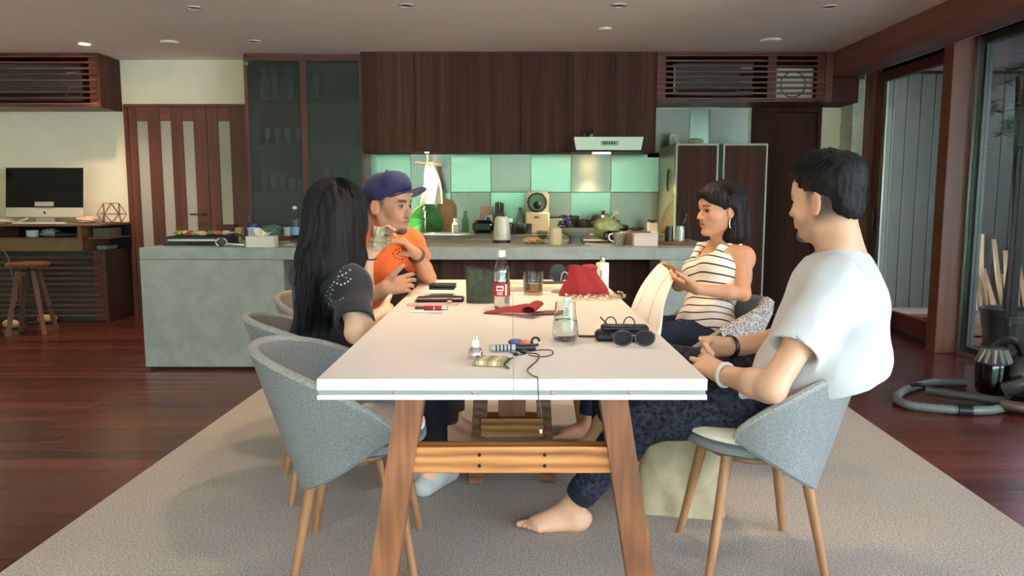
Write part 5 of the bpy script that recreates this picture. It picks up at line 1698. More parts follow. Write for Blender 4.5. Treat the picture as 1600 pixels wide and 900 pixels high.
# ================================================================ man in the orange T-shirt and cap
def build_orange_man():
    root = person('man in an orange T-shirt and navy cap gesturing with both hands', (-0.74, 3.5, 0))
    o = P(606, 322, 3.42)
    F = frame((0.90, -0.44, -0.05), Z3); s = 1.03
    neck = A(P(588, 372, 3.48)); pel = A((-0.80, 3.50, 0.57))
    l = unit((0.50, 0.86, 0))
    shl = neck + l * 0.180 + np.array((0.03, 0, -0.035)); shr = neck - l * 0.180 + np.array((0.0, 0, -0.06))
    eL = A(P(668, 434, 3.77)); wL = A(P(650, 397, 3.54))
    eR = A(P(556, 476, 3.22)); wR = A(P(600, 452, 3.20))
    hipl = (-0.74, 3.62, 0.53); hipr = (-0.76, 3.42, 0.53)
    knl = A((-0.30, 3.62, 0.54)); knr = A((-0.30, 3.40, 0.54)); anl = A((-0.28, 3.60, 0.098)); anr = A((-0.30, 3.42, 0.098))
    B = Body()
    add_torso(B, pel, neck, l, 0.18, 0.105, shl, shr, -0.006)
    T = add_head(B, o, F, s, False, neck, 0.058)
    add_arm(B, shl, eL, wL, (0.048, 0.040, 0.028)); add_arm(B, shr, eR, wR, (0.048, 0.040, 0.029))
    # far hand: raised, fingers bent toward the chest
    kL = A(P(641, 371, 3.54))
    add_hand(B, wL, (-0.45, -0.35, 0.55), (-0.55, 0.1, -0.75), (-0.6, -0.6, -0.5), 1.0, [(30, 35, 18), (38, 38, 18), (44, 40, 18), (48, 40, 18)], 0.12, thumb=(-0.98, -0.2, -0.02))
    # near hand: held out over the table edge, thumb up
    kR = A(P(640, 441, 3.28))
    add_hand(B, wR, kR - wR, (-0.2, 0.9, -0.3), (0, 0.1, 1), 1.06, [(8, 18, 12), (14, 22, 14), (20, 26, 14), (26, 28, 14)], 0.10, thumb=(0.62, -0.10, 0.78))
    leg(B, hipl, knl, anl, (0.08, 0.055, 0.05, 0.034)); leg(B, hipr, knr, anr, (0.08, 0.055, 0.05, 0.034))
    add_foot(B, anl, (1, 0, 0), Z3, 1, -1); add_foot(B, anr, (1, 0, 0), Z3, 1, 1)
    bx = [around(T(0.02, 0, -0.01), m=0.16), around(wL, kL, m=0.09), around(wR, kR, kR + np.array((0.06, 0, 0)), m=0.06)]
    v, f = B.mesh(0.0032, 0.0068, bx)
    def fade(x, y, z):
        ay = np.abs(y)
        w = smooth01(z + 0.25 * (x + 0.06), -0.065, -0.015) * (1 - smooth01(x + 0.3 * z, -0.03, 0.0)) * 0.92
        up = smooth01(z, 0.005, 0.03) * (1 - smooth01(x - 0.5 * z, 0.0, 0.03)) * 0.9
        side = np.exp(-((x - 0.016) / 0.013) ** 2) * smooth01(z, -0.04, 0.02) * 0.7
        w = np.maximum(np.maximum(w, up), side)
        return np.clip(np.where((np.abs(x + 0.014) < 0.026) & (ay > 0.076) & (z < 0.034), 0, w), 0, 0.93)
    col = skin_colour(v, (190, 142, 112), T, F, o, s, (160, 100, 88), (34, 27, 24), 0.7, fade)
    put(np_mesh('body', v, f, m_skin, None, col), root)
    add_eyes(root, T, F, s)
    # cap
    m_cap = plain('cap_navy', (30, 34, 74), 0.8, sheen=0.1, var=0.08, scale=200, bump=0.1)
    C = Body()
    C.ell(T(-0.016, 0, 0.050), np.array((0.110, 0.089, 0.094)) * s, F, 0.01)
    C.ell(T(0.052, 0, 0.092), np.array((0.050, 0.066, 0.048)) * s, F, 0.03)
    C.cone(T(0.03, -0.03, 0.112), T(0.03, 0.03, 0.112), 0.036 * s, 0.036 * s, 0.03)
    C.plane(T(0.09, 0, 0.052), -F[2] + 0.40 * F[0], 0.003)
    C.ell(T(-0.012, 0, 0.03), np.array((0.106, 0.083, 0.085)) * s, F, 0.003, 's')
    v, f = C.mesh(0.004, 0.004)
    cap = put(np_mesh('cap', v, f, m_cap), root)
    def brim(u, w):
        a = (u - 0.5) * math.pi * 0.92
        r = 0.45 + 0.55 * w
        x = 0.060 + 0.122 * math.cos(a) * (0.38 + 0.62 * w)
        y = 0.083 * math.sin(a) * (0.92 + 0.08 * w)
        z = 0.060 + 0.30 * (x - 0.10) - 1.8 * y * y
        return Vector(T(x, y, z))
    MB().sheet(brim, 24, 6, 0.006).build('brim', m_cap, cap)
    MB().ell(T(-0.010, 0, 0.1475), 0.007, 10, 6).build('button', m_cap, cap)
    # T-shirt
    S = Body(wrinkle(41, 0.0045, 28, (1, 1, 0.6), 8)); S.dmax = 0.02
    add_torso(S, pel, neck, l, 0.195, 0.122, shl, shr, 0.012, 0.17, 0.12)
    S.ell((-0.74, 3.5, 0.60), (0.17, 0.20, 0.12), None, 0.05)
    hl = shl + (eL - shl) * 0.5; hr_ = shr + (eR - shr) * 0.7
    S.cone(shl, hl, 0.068, 0.072, 0.04, 'u', True); S.cone(shr, hr_, 0.068, 0.074, 0.04, 'u', True)
    S.cone(hl - (eL - shl) * 0.1, hl + (eL - shl) * 0.1, 0.058, 0.06, 0.004, 's'); S.cone(hr_ - (eR - shr) * 0.1, hr_ + (eR - shr) * 0.1, 0.06, 0.062, 0.004, 's')
    nd_ = unit(A(T(-0.02, 0, -0.05)) - neck)
    S.cone(neck + nd_ * 0.020 + F[0] * 0.012, neck + nd_ * 0.2, 0.068, 0.09, 0.006, 's')
    v, f = S.mesh(0.005, 0.005)
    m_or = plain('orange_cotton', (238, 104, 30), 0.85, sheen=0.2, bump=0.05, scale=900)
    tee = put(np_mesh('t_shirt', v, f, m_or), root)
    # small printed emblem on the chest: ring of letters around a cap shape
    pr = MB()
    def on_chest(px, py):
        # walk along the view ray until the shirt surface is met
        a, b = ray(px, py)
        ys = np.linspace(3.0, 3.9, 500)
        pts = np.stack([a * ys, ys, CAM_H - b * ys], 1)
        d = S.eval(pts)
        i = np.argmax(d < 0.0015)
        return Vector(pts[i])
    for k in range(14):
        a = 2 * math.pi * k / 14
        p = on_chest(626 + 12 * math.cos(a), 397 + 8 * math.sin(a))
        pr.box(tuple(p), (0.006, 0.003, 0.004 + 0.003 * (k % 2)), 0, rz=0)
    for k in range(5):
        p = on_chest(620 + 3 * k, 396 + (1 if k in (0, 4) else -2)); pr.box(tuple(p), (0.009, 0.003, 0.005))
    for k in range(3):
        p = on_chest(637 + 0.5 * k, 394 + 2 * k); pr.box(tuple(p), (0.009, 0.003, 0.006))
    pe = pr.build('chest_print', plain('print_dark', (60, 34, 24), 0.9), None); pe.parent = tee
    Tr = Body()
    Tr.ell(pel + np.array((0, 0, -0.01)), (0.12, 0.17, 0.11), frame(np.cross(l, Z3), Z3), 0.04)
    leg(Tr, hipl, knl, knl + (anl - knl) * 0.9, (0.095, 0.074, 0.066, 0.055), 0.03, True); leg(Tr, hipr, knr, knr + (anr - knr) * 0.9, (0.095, 0.074, 0.066, 0.055), 0.03, True)
    v, f = Tr.mesh(0.008, 0.008)
    put(np_mesh('trousers', v, f, plain('brown_trousers', (52, 38, 34), 0.9)), root)
    d = unit(wL - eL); c = wL - d * 0.012; u1 = unit(np.cross(d, Z3)); u2 = np.cross(d, u1)
    ring = [Vector(c + (u1 * math.cos(a) + u2 * math.sin(a)) * 0.033) for a in [i * math.pi / 12 for i in range(25)]]
    wb = put(MB().tube(ring, 0.0085, 6, False).build('wristwatch', plain('watch_olive', (70, 66, 56), 0.5), None), root)
build_orange_man()

# ================================================================ woman with long black hair
def build_long_hair_woman():
    root = person('woman with long black hair in a black eyelet blouse seen from behind, raising a glass', (-0.72, 2.95, 0))
    o = P(530, 343, 2.93); F = frame((0.72, 0.69, -0.04), Z3); s = 0.99
    neck = A(P(517, 412, 2.92)); pel = A((-0.73, 2.99, 0.57))
    l = unit((-0.66, 0.75, 0))
    shr = neck - l * 0.150 + np.array((0.0, 0, -0.068)); shl = neck + l * 0.160 + np.array((0, 0, -0.045))
    eR = A(P(556, 520, 2.64)); wR = A(P(602, 486, 2.83))
    eL = A(P(566, 478, 3.08)); wL = A(P(575, 398, 3.05))
    hipl = (-0.70, 3.06, 0.53); hipr = (-0.70, 2.91, 0.53)
    knl = A((-0.33, 3.08, 0.53)); knr = A((-0.33, 2.93, 0.53)); anl = A((-0.36, 3.05, 0.10)); anr = A((-0.325, 2.90, 0.10))
    B = Body()
    add_torso(B, pel, neck, l, 0.165, 0.10, shl, shr, -0.01, 0.155, 0.09)
    T = add_head(B, o, F, s, True, neck, 0.048)
    add_arm(B, shr, eR, wR, (0.042, 0.036, 0.025)); add_arm(B, shl, eL, wL, (0.042, 0.035, 0.023))
    hR = A(P(612, 481, 2.88))
    add_hand(B, wR, (0.15, 0.95, -0.2), (-0.9, 0.2, -0.3), (0.2, 0.2, 0.9), 0.93, [(40, 50, 30)] * 4, 0.02, thumb=(0.1, 0.8, 0.4))
    add_hand(B, wL, (0.45, 0.55, 0.62), (0.62, -0.75, 0.1), (-0.4, -0.3, 0.8), 0.95, [(30, 40, 30), (34, 42, 30), (38, 44, 30), (40, 46, 30)], 0.05, thumb=(0.45, -0.5, 0.75))
    leg(B, hipl, knl, anl, (0.075, 0.05, 0.046, 0.032)); leg(B, hipr, knr, anr, (0.075, 0.05, 0.046, 0.032))
    add_foot(B, anl, (0.45, 0.9, 0), Z3, 0.93, -1); add_foot(B, anr, (0.45, 0.9, 0), Z3, 0.93, 1)
    bx = [around(wL, wL + np.array((0.03, 0, 0.16)), m=0.05), around(wR, hR, m=0.05)]
    v, f = B.mesh(0.0032, 0.0066, bx)
    col = skin_colour(v, (222, 180, 148), T, F, o, s, (186, 100, 92), (40, 30, 26), 0, None, True)
    put(np_mesh('body', v, f, m_skin, None, col), root)
    add_eyes(root, T, F, s)
    # hair hull
    H = Body(wrinkle(8, 0.006, 90, (1, 1, 0.12), 7)); H.dmax = 0.02
    H.ell(T(-0.016, 0, 0.052), np.array((0.116, 0.094, 0.102)) * s, F, 0.03)
    bk = A(T(-0.06, 0.0, -0.02))
    H.cone(T(-0.03, 0.0, 0.02), T(-0.075, 0.0, -0.16), 0.098, 0.092, 0.05)
    H.cone(T(-0.03, -0.045, -0.0), T(-0.035, -0.075, -0.16), 0.065, 0.055, 0.05)
    H.cone(T(-0.01, 0.05, -0.0), T(-0.02, 0.085, -0.17), 0.055, 0.05, 0.05)
    H.cone(T(0.028, -0.060, 0.02), T(0.036, -0.074, -0.14), 0.036, 0.030, 0.04)
    H.cone(T(0.036, -0.074, -0.14), T(0.02, -0.088, -0.22), 0.030, 0.018, 0.03)
    H.cone(T(-0.065, 0.0, -0.16), T(-0.080, 0.01, -0.33), 0.088, 0.062, 0.05)
    H.cone(T(-0.055, -0.06, -0.16), T(-0.065, -0.055, -0.34), 0.055, 0.042, 0.05)
    H.cone(T(-0.080, 0.01, -0.33), T(-0.085, 0.02, -0.46), 0.060, 0.022, 0.04)
    H.ell(T(0.125, 0, -0.02), np.array((0.075, 0.062, 0.11)) * s, F, 0.02, 's')
    v, f = H.mesh(0.0052, 0.0052)
    put(np_mesh('hair', v, f, m_hairblack), root)
    def lock(rn):
        a = rn.uniform(-math.pi, math.pi)
        ca, sa = math.cos(a), math.sin(a)
        front = ca > 0.55
        if ca > 0.86: return None
        L = rn.uniform(0.30, 0.52) if not front else rn.uniform(0.24, 0.36)
        st = rn.uniform(0.0, 0.5)
        pts = []
        wv, wp = rn.uniform(0.002, 0.014), rn.uniform(0, 6.28)
        r = rn.uniform(0.97, 1.05)
        for i in range(13):
            u = st * 0.15 + (1 - st * 0.15) * i / 12
            if u < 0.28:
                e = math.pi / 2 * (1 - u / 0.28) * 0.92
                x, y, z = -0.016 + 0.118 * r * ca * math.cos(e), 0.096 * r * sa * math.cos(e), 0.050 + 0.105 * r * math.sin(e)
            else:
                w = (u - 0.28) / 0.72
                spread = 1 + 0.10 * w - 0.30 * w * w
                x = -0.016 + 0.118 * r * ca * spread - 0.030 * w * (1.1 - ca * 0.9) * (0.6 + 0.4 * w)
                y = 0.096 * r * sa * spread
                z = 0.050 - L * w
                wob = wv * w * 1.8
                x += wob * math.sin(11 * w + wp); y += wob * math.cos(9 * w + wp)
            pts.append((x, y, z))
        return pts
    put(strand_mesh(hair_paths(T, 1100, 9, lock), 0.0030).build('hair_locks', m_hairblack, None, True, 80), root)
    # blouse
    S = Body(wrinkle(52, 0.005, 24, (1, 1, 0.5), 8)); S.dmax = 0.02
    add_torso(S, pel, neck, l, 0.18, 0.115, shl, shr, 0.012, 0.165, 0.11)
    S.ell((-0.72, 2.97, 0.60), (0.15, 0.18, 0.12), None, 0.05)
    hR_ = shr + (eR - shr) * 0.82; hL_ = shl + (eL - shl) * 0.85
    S.cone(shr, hR_, 0.055, 0.072, 0.05, 'u', True); S.cone(shl, hL_, 0.062, 0.075, 0.05, 'u', True)
    S.cone(hR_ - (eR - shr) * 0.12, hR_ + (eR - shr) * 0.12, 0.060, 0.063, 0.004, 's')
    S.cone(hL_ - (eL - shl) * 0.12, hL_ + (eL - shl) * 0.12, 0.064, 0.07, 0.004, 's')
    S.cone(neck + np.array((0.02, 0.02, 0.03)), neck + np.array((0.02, 0.02, 0.2)), 0.062, 0.09, 0.006, 's')
    v, f = S.mesh(0.005, 0.005)
    m_bl = plain('black_cotton', (20, 22, 28), 0.85, sheen=0.1, bump=0.15, scale=500)
    bl = put(np_mesh('blouse', v, f, m_bl), root)
    ey = MB()
    m_ey = plain('eyelet_pale', (206, 204, 198), 0.8)
    def on_blouse(px, py):
        a, b = ray(px, py)
        ys = np.linspace(2.3, 3.3, 700)
        pts = np.stack([a * ys, ys, CAM_H - b * ys], 1)
        d = S.eval(pts); i = np.argmax(d < 0.0)
        p = pts[i]; e = 2e-3
        g = np.array([S.eval((p + e * np.eye(3)[k])[None])[0] - S.eval((p - e * np.eye(3)[k])[None])[0] for k in range(3)])
        return Vector(p), Vector(unit(g))
    spots = [(529, 432, 2), (535, 430, 2), (541, 427, 2), (547, 422, 2), (528, 437, 1), (532, 424, 1.5), (522, 441, 2), (527, 443, 2), (533, 445, 2), (539, 443, 2), (544, 440, 2), (548, 436, 1.6),
             (519, 446, 1.2), (520, 453, 1.5), (517, 460, 1.5), (515, 466, 1.5), (518, 470, 1.6), (514, 475, 1.3), (531, 469, 1.6), (536, 466, 1.6), (525, 472, 1.2), (512, 455, 1.2), (510, 462, 1.2), (516, 449, 1.2), (536, 418, 1.2), (541, 434, 1.2)]
    for px, py, r in spots:
        p, n = on_blouse(px, py)
        ey.lathe([(r * 0.0019, -0.001), (r * 0.0019, 0.0009), (r * 0.001, 0.0014)], 8, M=Matrix.Translation(p) @ n.to_track_quat('Z', 'Y').to_matrix().to_4x4())
    e_ = ey.build('eyelets', m_ey, None); e_.parent = bl; e_['kind'] = 'stuff'
    # dark dotted trousers and pale socks
    Tr = Body()
    Tr.ell(pel + np.array((0, 0, -0.01)), (0.11, 0.16, 0.105), frame(np.cross(l, Z3), Z3), 0.04)
    leg(Tr, hipl, knl, knl + (anl - knl) * 0.8, (0.09, 0.075, 0.075, 0.075), 0.03, True); leg(Tr, hipr, knr, knr + (anr - knr) * 0.8, (0.09, 0.075, 0.075, 0.075), 0.03, True)
    v, f = Tr.mesh(0.007, 0.007)
    put(np_mesh('trousers', v, f, speckle('dotted_black', (14, 15, 20), (34, 36, 44), 120, 0.9, 0.0)), root)
    for an, dd, inn in ((anl, (0.45, 0.9, 0), -1), (anr, (0.45, 0.9, 0), 1)):
        K = Body(); d = unit(dd); an = A(an)
        K.cone(an - Z3 * 0.052 - d * 0.035, an - Z3 * 0.060 + d * 0.165, 0.041, 0.034, 0.02); K.cone(an + Z3 * 0.09, an - Z3 * 0.03 + d * 0.03, 0.046, 0.048, 0.02); K.cone(an - Z3 * 0.03 + d * 0.03, an - Z3 * 0.055 + d * 0.15, 0.044, 0.034, 0.02)
        K.plane((0, 0, 0.0135), -Z3, 0.004)
        v, f = K.mesh(0.005, 0.005)
        put(np_mesh('sock', v, f, plain('sock_pale', (186, 188, 180), 0.9)), root)
    d = unit(wL - eL); c = wL - d * 0.012; u1 = unit(np.cross(d, Z3)); u2 = np.cross(d, u1)
    put(MB().tube([Vector(c + (u1 * math.cos(a) + u2 * math.sin(a)) * 0.033) for a in [i * math.pi / 10 for i in range(21)]], 0.003, 6, False).build('hair_tie', m_black, None), root)
    # cut tumbler held in the raised hand
    gl = thing('cut_tumbler', 'faceted clear tumbler held up by the long haired woman', 'glass', P(591, 393, 3.02))
    Mg = Matrix.Rotation(R(6), 4, 'Y') @ Matrix.Rotation(R(-4), 4, 'X')
    prof = [(0.028, 0), (0.031, 0.004), (0.033, 0.03), (0.035, 0.06), (0.036, 0.098), (0.0335, 0.098), (0.032, 0.06), (0.030, 0.03), (0.027, 0.012), (0.0, 0.011)]
    MB().lathe(prof, 10, M=Mg).build('bowl', glassy('tumbler_glass', (240, 244, 240), gloss=0.04), gl, False)
    for z in (0.035, 0.065):
        MB().tube([((0.0345 + (z - 0.03) * 0.05) * math.cos(a), (0.0345 + (z - 0.03) * 0.05) * math.sin(a), z) for a in [i * math.pi / 10 for i in range(21)]], 0.002, 5, False, M=Mg).build('cut_band', solidglass('clear_glass'), gl)
build_long_hair_woman()

# ================================================================ woman in the striped top
def build_striped_woman():
    root = person('woman with dark bobbed hair in a striped sleeveless top folding a white cloth', (0.9, 3.5, 0))
    o = P(1124, 330, 3.58); F = frame((-0.94, -0.33, -0.02), Z3); s = 0.95
    neck = A(P(1131, 386, 3.62)); pel = A((0.87, 3.44, 0.57))
    l = unit((0.34, -0.94, 0))
    shl = neck + l * 0.150 + np.array((0.0, 0, -0.035)); shr = neck - l * 0.150 + np.array((0, 0, -0.035))
    eL = A(P(1161, 459, 3.36)); wL = A(P(1090, 452, 3.32))
    eR = A((0.83, 3.80, 0.73)); wR = A(P(1055, 428, 3.66))
    hipl = (0.84, 3.36, 0.53); hipr = (0.84, 3.52, 0.53)
    knl = A((0.44, 3.36, 0.55)); knr = A((0.42, 3.54, 0.55)); anl = A((0.40, 3.34, 0.10)); anr = A((0.36, 3.54, 0.10))
    B = Body()
    Ft = add_torso(B, pel, neck, l, 0.16, 0.092, shl, shr, -0.012, 0.15, 0.085, 0.5)
    T = add_head(B, o, F, s, True, neck, 0.046)
    add_arm(B, shl, eL, wL, (0.036, 0.031, 0.022)); add_arm(B, shr, eR, wR, (0.036, 0.031, 0.022))
    hl = A(P(1052, 440, 3.40)); hr_ = A(P(1028, 417, 3.62))
    add_hand(B, wL, hl - wL, (0.0, 0.55, 0.5), (-0.3, -0.3, 0.8), 0.92, [(12, 22, 14), (16, 25, 15), (20, 28, 15), (24, 30, 15)], 0.05, thumb=(-0.75, -0.1, 0.6))
    add_hand(B, wR, hr_ - wR, (0.1, -0.7, -0.4), (-0.2, -0.5, 0.8), 0.92, [(30, 40, 25), (34, 42, 25), (38, 44, 25), (42, 46, 25)], 0.05, thumb=(-0.6, -0.6, 0.4))
    leg(B, hipl, knl, anl, (0.075, 0.05, 0.046, 0.032)); leg(B, hipr, knr, anr, (0.075, 0.05, 0.046, 0.032))
    add_foot(B, anl, (-1, 0, 0), Z3, 0.93, -1); add_foot(B, anr, (-1, 0, 0), Z3, 0.93, 1)
    bx = [around(T(0.03, 0, -0.01), m=0.14), around(wL, hl, m=0.05), around(wR, hr_, m=0.05)]
    v, f = B.mesh(0.0030, 0.0066, bx)
    col = skin_colour(v, (202, 146, 110), T, F, o, s, (176, 92, 80), (36, 26, 22), 0, None, True, 0.25, 0.0045)
    put(np_mesh('body', v, f, m_skin, None, col), root)
    add_eyes(root, T, F, s, female=True)
    H = Body(wrinkle(18, 0.004, 110, (1, 1, 0.15), 7)); H.dmax = 0.02
    H.ell(T(-0.018, 0, 0.052), np.array((0.110, 0.088, 0.096)) * s, F, 0.03)
    H.cone(T(-0.045, 0, 0.03), T(-0.065, 0, -0.11), 0.082, 0.072, 0.05)
    for y in (-1, 1):
        H.cone(T(-0.045, 0.05 * y, 0.02), T(-0.048, 0.066 * y, -0.12), 0.045, 0.036, 0.04)
    H.ell(T(0.036, 0, 0.072), np.array((0.074, 0.078, 0.060)) * s, F, 0.02)
    H.ell(T(0.122, 0, -0.024), np.array((0.066, 0.070, 0.092)) * s, F, 0.010, 's')
    H.ell(T(0.050, 0.0, -0.060), np.array((0.056, 0.2, 0.088)) * s, F, 0.015, 's')
    H.ell(T(0.0, 0.11, -0.01), np.array((0.024, 0.05, 0.034)) * s, F, 0.01, 's')
    v, f = H.mesh(0.0045, 0.0045)
    put(np_mesh('hair', v, f, m_hairbrown), root)
    def lock(rn):
        a = rn.uniform(-math.pi, math.pi); ca, sa = math.cos(a), math.sin(a)
        if ca > 0.35:
            # swept from the parting over the temple, ending behind the ear
            sd = 1 if sa > 0 else -1
            u0 = rn.uniform(0, 1); pts = []
            for i in range(10):
                u = i / 9
                an = (0.15 + 1.45 * u) * sd
                e = 1.2 - 0.9 * u - 0.2 * u0
                x = -0.018 + 0.112 * math.cos(an) * math.cos(e) * (1 - 0.1 * u); y = 0.091 * math.sin(an) * math.cos(e); z = 0.052 + 0.098 * math.sin(e) * (1 - 0.0 * u)
                if u > 0.75: z -= 0.10 * (u - 0.75) * 4 * 0.6; x -= 0.02 * (u - 0.75) * 4
                pts.append((x, y, z))
            return pts
        L = rn.uniform(0.13, 0.20); pts = []
        r = rn.uniform(0.98, 1.05); wp = rn.uniform(0, 6.28)
        for i in range(11):
            u = i / 10
            if u < 0.4:
                e = math.pi / 2 * (1 - u / 0.4) * 0.9
                x, y, z = -0.018 + 0.112 * r * ca * math.cos(e), 0.090 * r * sa * math.cos(e), 0.052 + 0.098 * r * math.sin(e)
            else:
                w = (u - 0.4) / 0.6
                x = -0.018 + 0.112 * r * ca * (1 + 0.05 * w) - 0.02 * w; y = 0.090 * r * sa * (1 + 0.10 * w); z = 0.052 - L * w
                x += 0.004 * w * math.sin(9 * w + wp); y += 0.004 * w * math.cos(8 * w + wp)
            if abs(y) > 0.06 and x > -0.028 and z < 0.03: x = -0.028 - (0.03 - z) * 0.08
            pts.append((x, y, z))
        return pts
    put(strand_mesh(hair_paths(T, 750, 19, lock), 0.0024).build('hair_locks', m_hairbrown, None, True, 80), root)
    er = MB().tube([Vector(T(-0.006 + 0.004 * math.sin(a), 0.082, -0.058 + 0.020 * math.cos(a))) for a in [i * math.pi / 10 for i in range(21)]], 0.0022, 6, False)
    put(er.build('earring', plain('gold_hoop', (190, 170, 120), 0.3, 0.9), None), root)
    # striped top with straps
    S = Body(wrinkle(61, 0.003, 34, (1, 1, 0.6), 6)); S.dmax = 0.015
    u = Ft[2]; fw = Ft[0]; Lh = np.linalg.norm(neck - pel)
    add_torso(S, pel, neck, l, 0.160, 0.096, None, None, 0.006, 0.15, 0.090, 0.45)
    S.cone(pel + u * Lh * 0.62 + l * 0.05, pel + u * Lh * 0.62 - l * 0.05, 0.095, 0.095, 0.05)
    S.plane(pel + u * Lh * 0.80 + fw * 0.05, u * 0.94 + fw * 0.34, 0.006)
    for y in (-1, 1):
        shp = (shl if y > 0 else shr)
        top = neck + (shp - neck) * 0.62 + u * 0.040
        a_ = pel + u * Lh * 0.74 + fw * 0.098 + l * 0.075 * y; b_ = pel + u * Lh * 0.78 - fw * 0.10 + l * 0.08 * y
        mid = (a_ + top) / 2 + fw * 0.028 + u * 0.008; mb_ = (b_ + top) / 2 - fw * 0.016 + u * 0.012
        for p_, q_ in ((a_, mid), (mid, top), (top, mb_), (mb_, b_)):
            S.cone(p_, q_, 0.017, 0.017, 0.012)
    v, f = S.mesh(0.0042, 0.0042)
    q = v - pel
    st = q @ u + 0.10 * (q @ fw) + 0.008 * np.sin(q @ l * 25)
    m, nt, b = _new('striped_knit')
    at = nt.nodes.new('ShaderNodeAttribute'); at.attribute_name = 'st'
    dv = nt.nodes.new('ShaderNodeMath'); dv.operation = 'DIVIDE'; dv.inputs[1].default_value = 0.038
    fr_ = nt.nodes.new('ShaderNodeMath'); fr_.operation = 'FRACT'
    lt = nt.nodes.new('ShaderNodeMath'); lt.operation = 'LESS_THAN'; lt.inputs[1].default_value = 0.17
    nt.links.new(at.outputs['Fac'], dv.inputs[0]); nt.links.new(dv.outputs[0], fr_.inputs[0]); nt.links.new(fr_.outputs[0], lt.inputs[0])
    nt.links.new(_ramp(nt, lt.outputs[0], [(0.0, lin((232, 222, 204))), (1.0, lin((28, 28, 32)))]), b.inputs['Base Color'])
    b.inputs['Roughness'].default_value = 0.9
    put(np_mesh('striped_top', v, f, m, None, None, st), root)
    Tr = Body(wrinkle(71, 0.003, 34, (1, 1, 1), 6))
    Tr.ell(pel + np.array((0, 0, -0.02)), (0.118, 0.165, 0.105), frame(np.cross(l, Z3), Z3), 0.04)
    leg(Tr, hipl, knl, knl + (anl - knl) * 0.9, (0.088, 0.066, 0.06, 0.05), 0.03, True); leg(Tr, hipr, knr, knr + (anr - knr) * 0.9, (0.088, 0.066, 0.06, 0.05), 0.03, True)
    v, f = Tr.mesh(0.007, 0.007)
    put(np_mesh('jeans', v, f, speckle('dark_denim', (30, 36, 50), (52, 60, 78), 200, 0.9, 0.1)), root)
    # white cloth hanging from her hands
    m_cl = plain('white_muslin', (240, 226, 208), 0.9, sheen=0.2, bump=0.08, scale=500)
    top0, top1 = Vector(hr_) + V(0.0, -0.03, 0.015), Vector(hl) + V(0.01, 0.02, 0.01)
    bot0, bot1 = P(975, 505, 3.42), P(1030, 530, 3.22)
    def cloth(a, t):
        base = top0.lerp(top1, a) + V(0, 0, 0.012 * math.sin(a * math.pi))
        low = bot0.lerp(bot1, a)
        p = base.lerp(low, t)
        bul = math.sin(math.pi * min(1, t * 1.1)) * 0.03
        fold = 0.011 * math.sin(a * 15 + 1.5 * t) * (0.4 + t) + 0.006 * math.sin(a * 31 + 4 * t)
        return p + V(-bul * 0.6, -fold - bul * 0.8, bul * 0.6)
    cl = MB().sheet(cloth, 44, 30, 0.004)
    tag(cl.build('white_cloth', m_cl, None, True, 70), 'white muslin cloth held up by the woman in the striped top', 'cloth')
build_striped_woman()
# ================================================================ things on the dining table (top at ZT)
def tp(px, py):
    return G(px, py, ZT)
m_clear = solidglass('clear_glass')
m_film = glassy('clear_film', (246, 246, 240), gloss=0.12)
m_water = solidglass('water', (246, 250, 248), 0.0, 1.33)
m_red = plain('red_felt', (158, 38, 40), 0.9, var=0.08, scale=60, bump=0.1)
def small(mb, name, mat, label, cat, loc, rz=0.0, smooth=True, group=None):
    o = mb.build(name, mat, None, smooth, loc=loc, rot=(0, 0, rz))
    return tag(o, label, cat, group)

# drink bottle with red label
b0 = tp(784, 481)
bt = thing('drink_bottle', 'plastic drink bottle with a red label and white cap on the table', 'bottle', b0)
MB().lathe([(0.0, 0.004), (0.022, 0.0), (0.0315, 0.01), (0.0315, 0.06), (0.031, 0.11), (0.0315, 0.135), (0.029, 0.155), (0.021, 0.178), (0.0135, 0.19), (0.0125, 0.196)], 22).build('bottle_body', glassy('pet_plastic', (236, 239, 236), gloss=0.12, mn=0.16), bt)
MB().lathe([(0.029, 0.004), (0.0295, 0.06), (0.0295, 0.138), (0.0, 0.139)], 20).build('water', m_water, bt)
lb_ = MB().lathe([(0.0325, 0.048), (0.0325, 0.098)], 22, cap=False).build('paper_label', plain('label_red', (176, 34, 44), 0.5), bt)
def cyl_patch(r, a0, a1, z0, z1, n=8):
    return MB().sheet(lambda u, v: (r * math.cos(a0 + (a1 - a0) * u), r * math.sin(a0 + (a1 - a0) * u), z0 + (z1 - z0) * v), n, 2)
cyl_patch(0.0330, R(-128), R(-78), 0.068, 0.088).build('label_badge', plain('label_white', (232, 226, 220), 0.6), lb_)
cyl_patch(0.0333, R(-121), R(-85), 0.074, 0.082).build('badge_lettering', plain('label_red2', (186, 50, 58), 0.6), lb_)
for k in range(3):
    cyl_patch(0.0331, R(-122), R(-84), 0.054 + k * 0.004, 0.056 + k * 0.004).build('print_line', plain('label_white', (232, 226, 220), 0.6), lb_)
cyl_patch(0.0331, R(-66), R(-52), 0.052, 0.094).build('label_panel', plain('label_white', (232, 226, 220), 0.6), lb_)
MB().lathe([(0.0145, 0.196), (0.0155, 0.198), (0.0155, 0.218), (0.0145, 0.221)], 22).build('cap', m_white, bt)

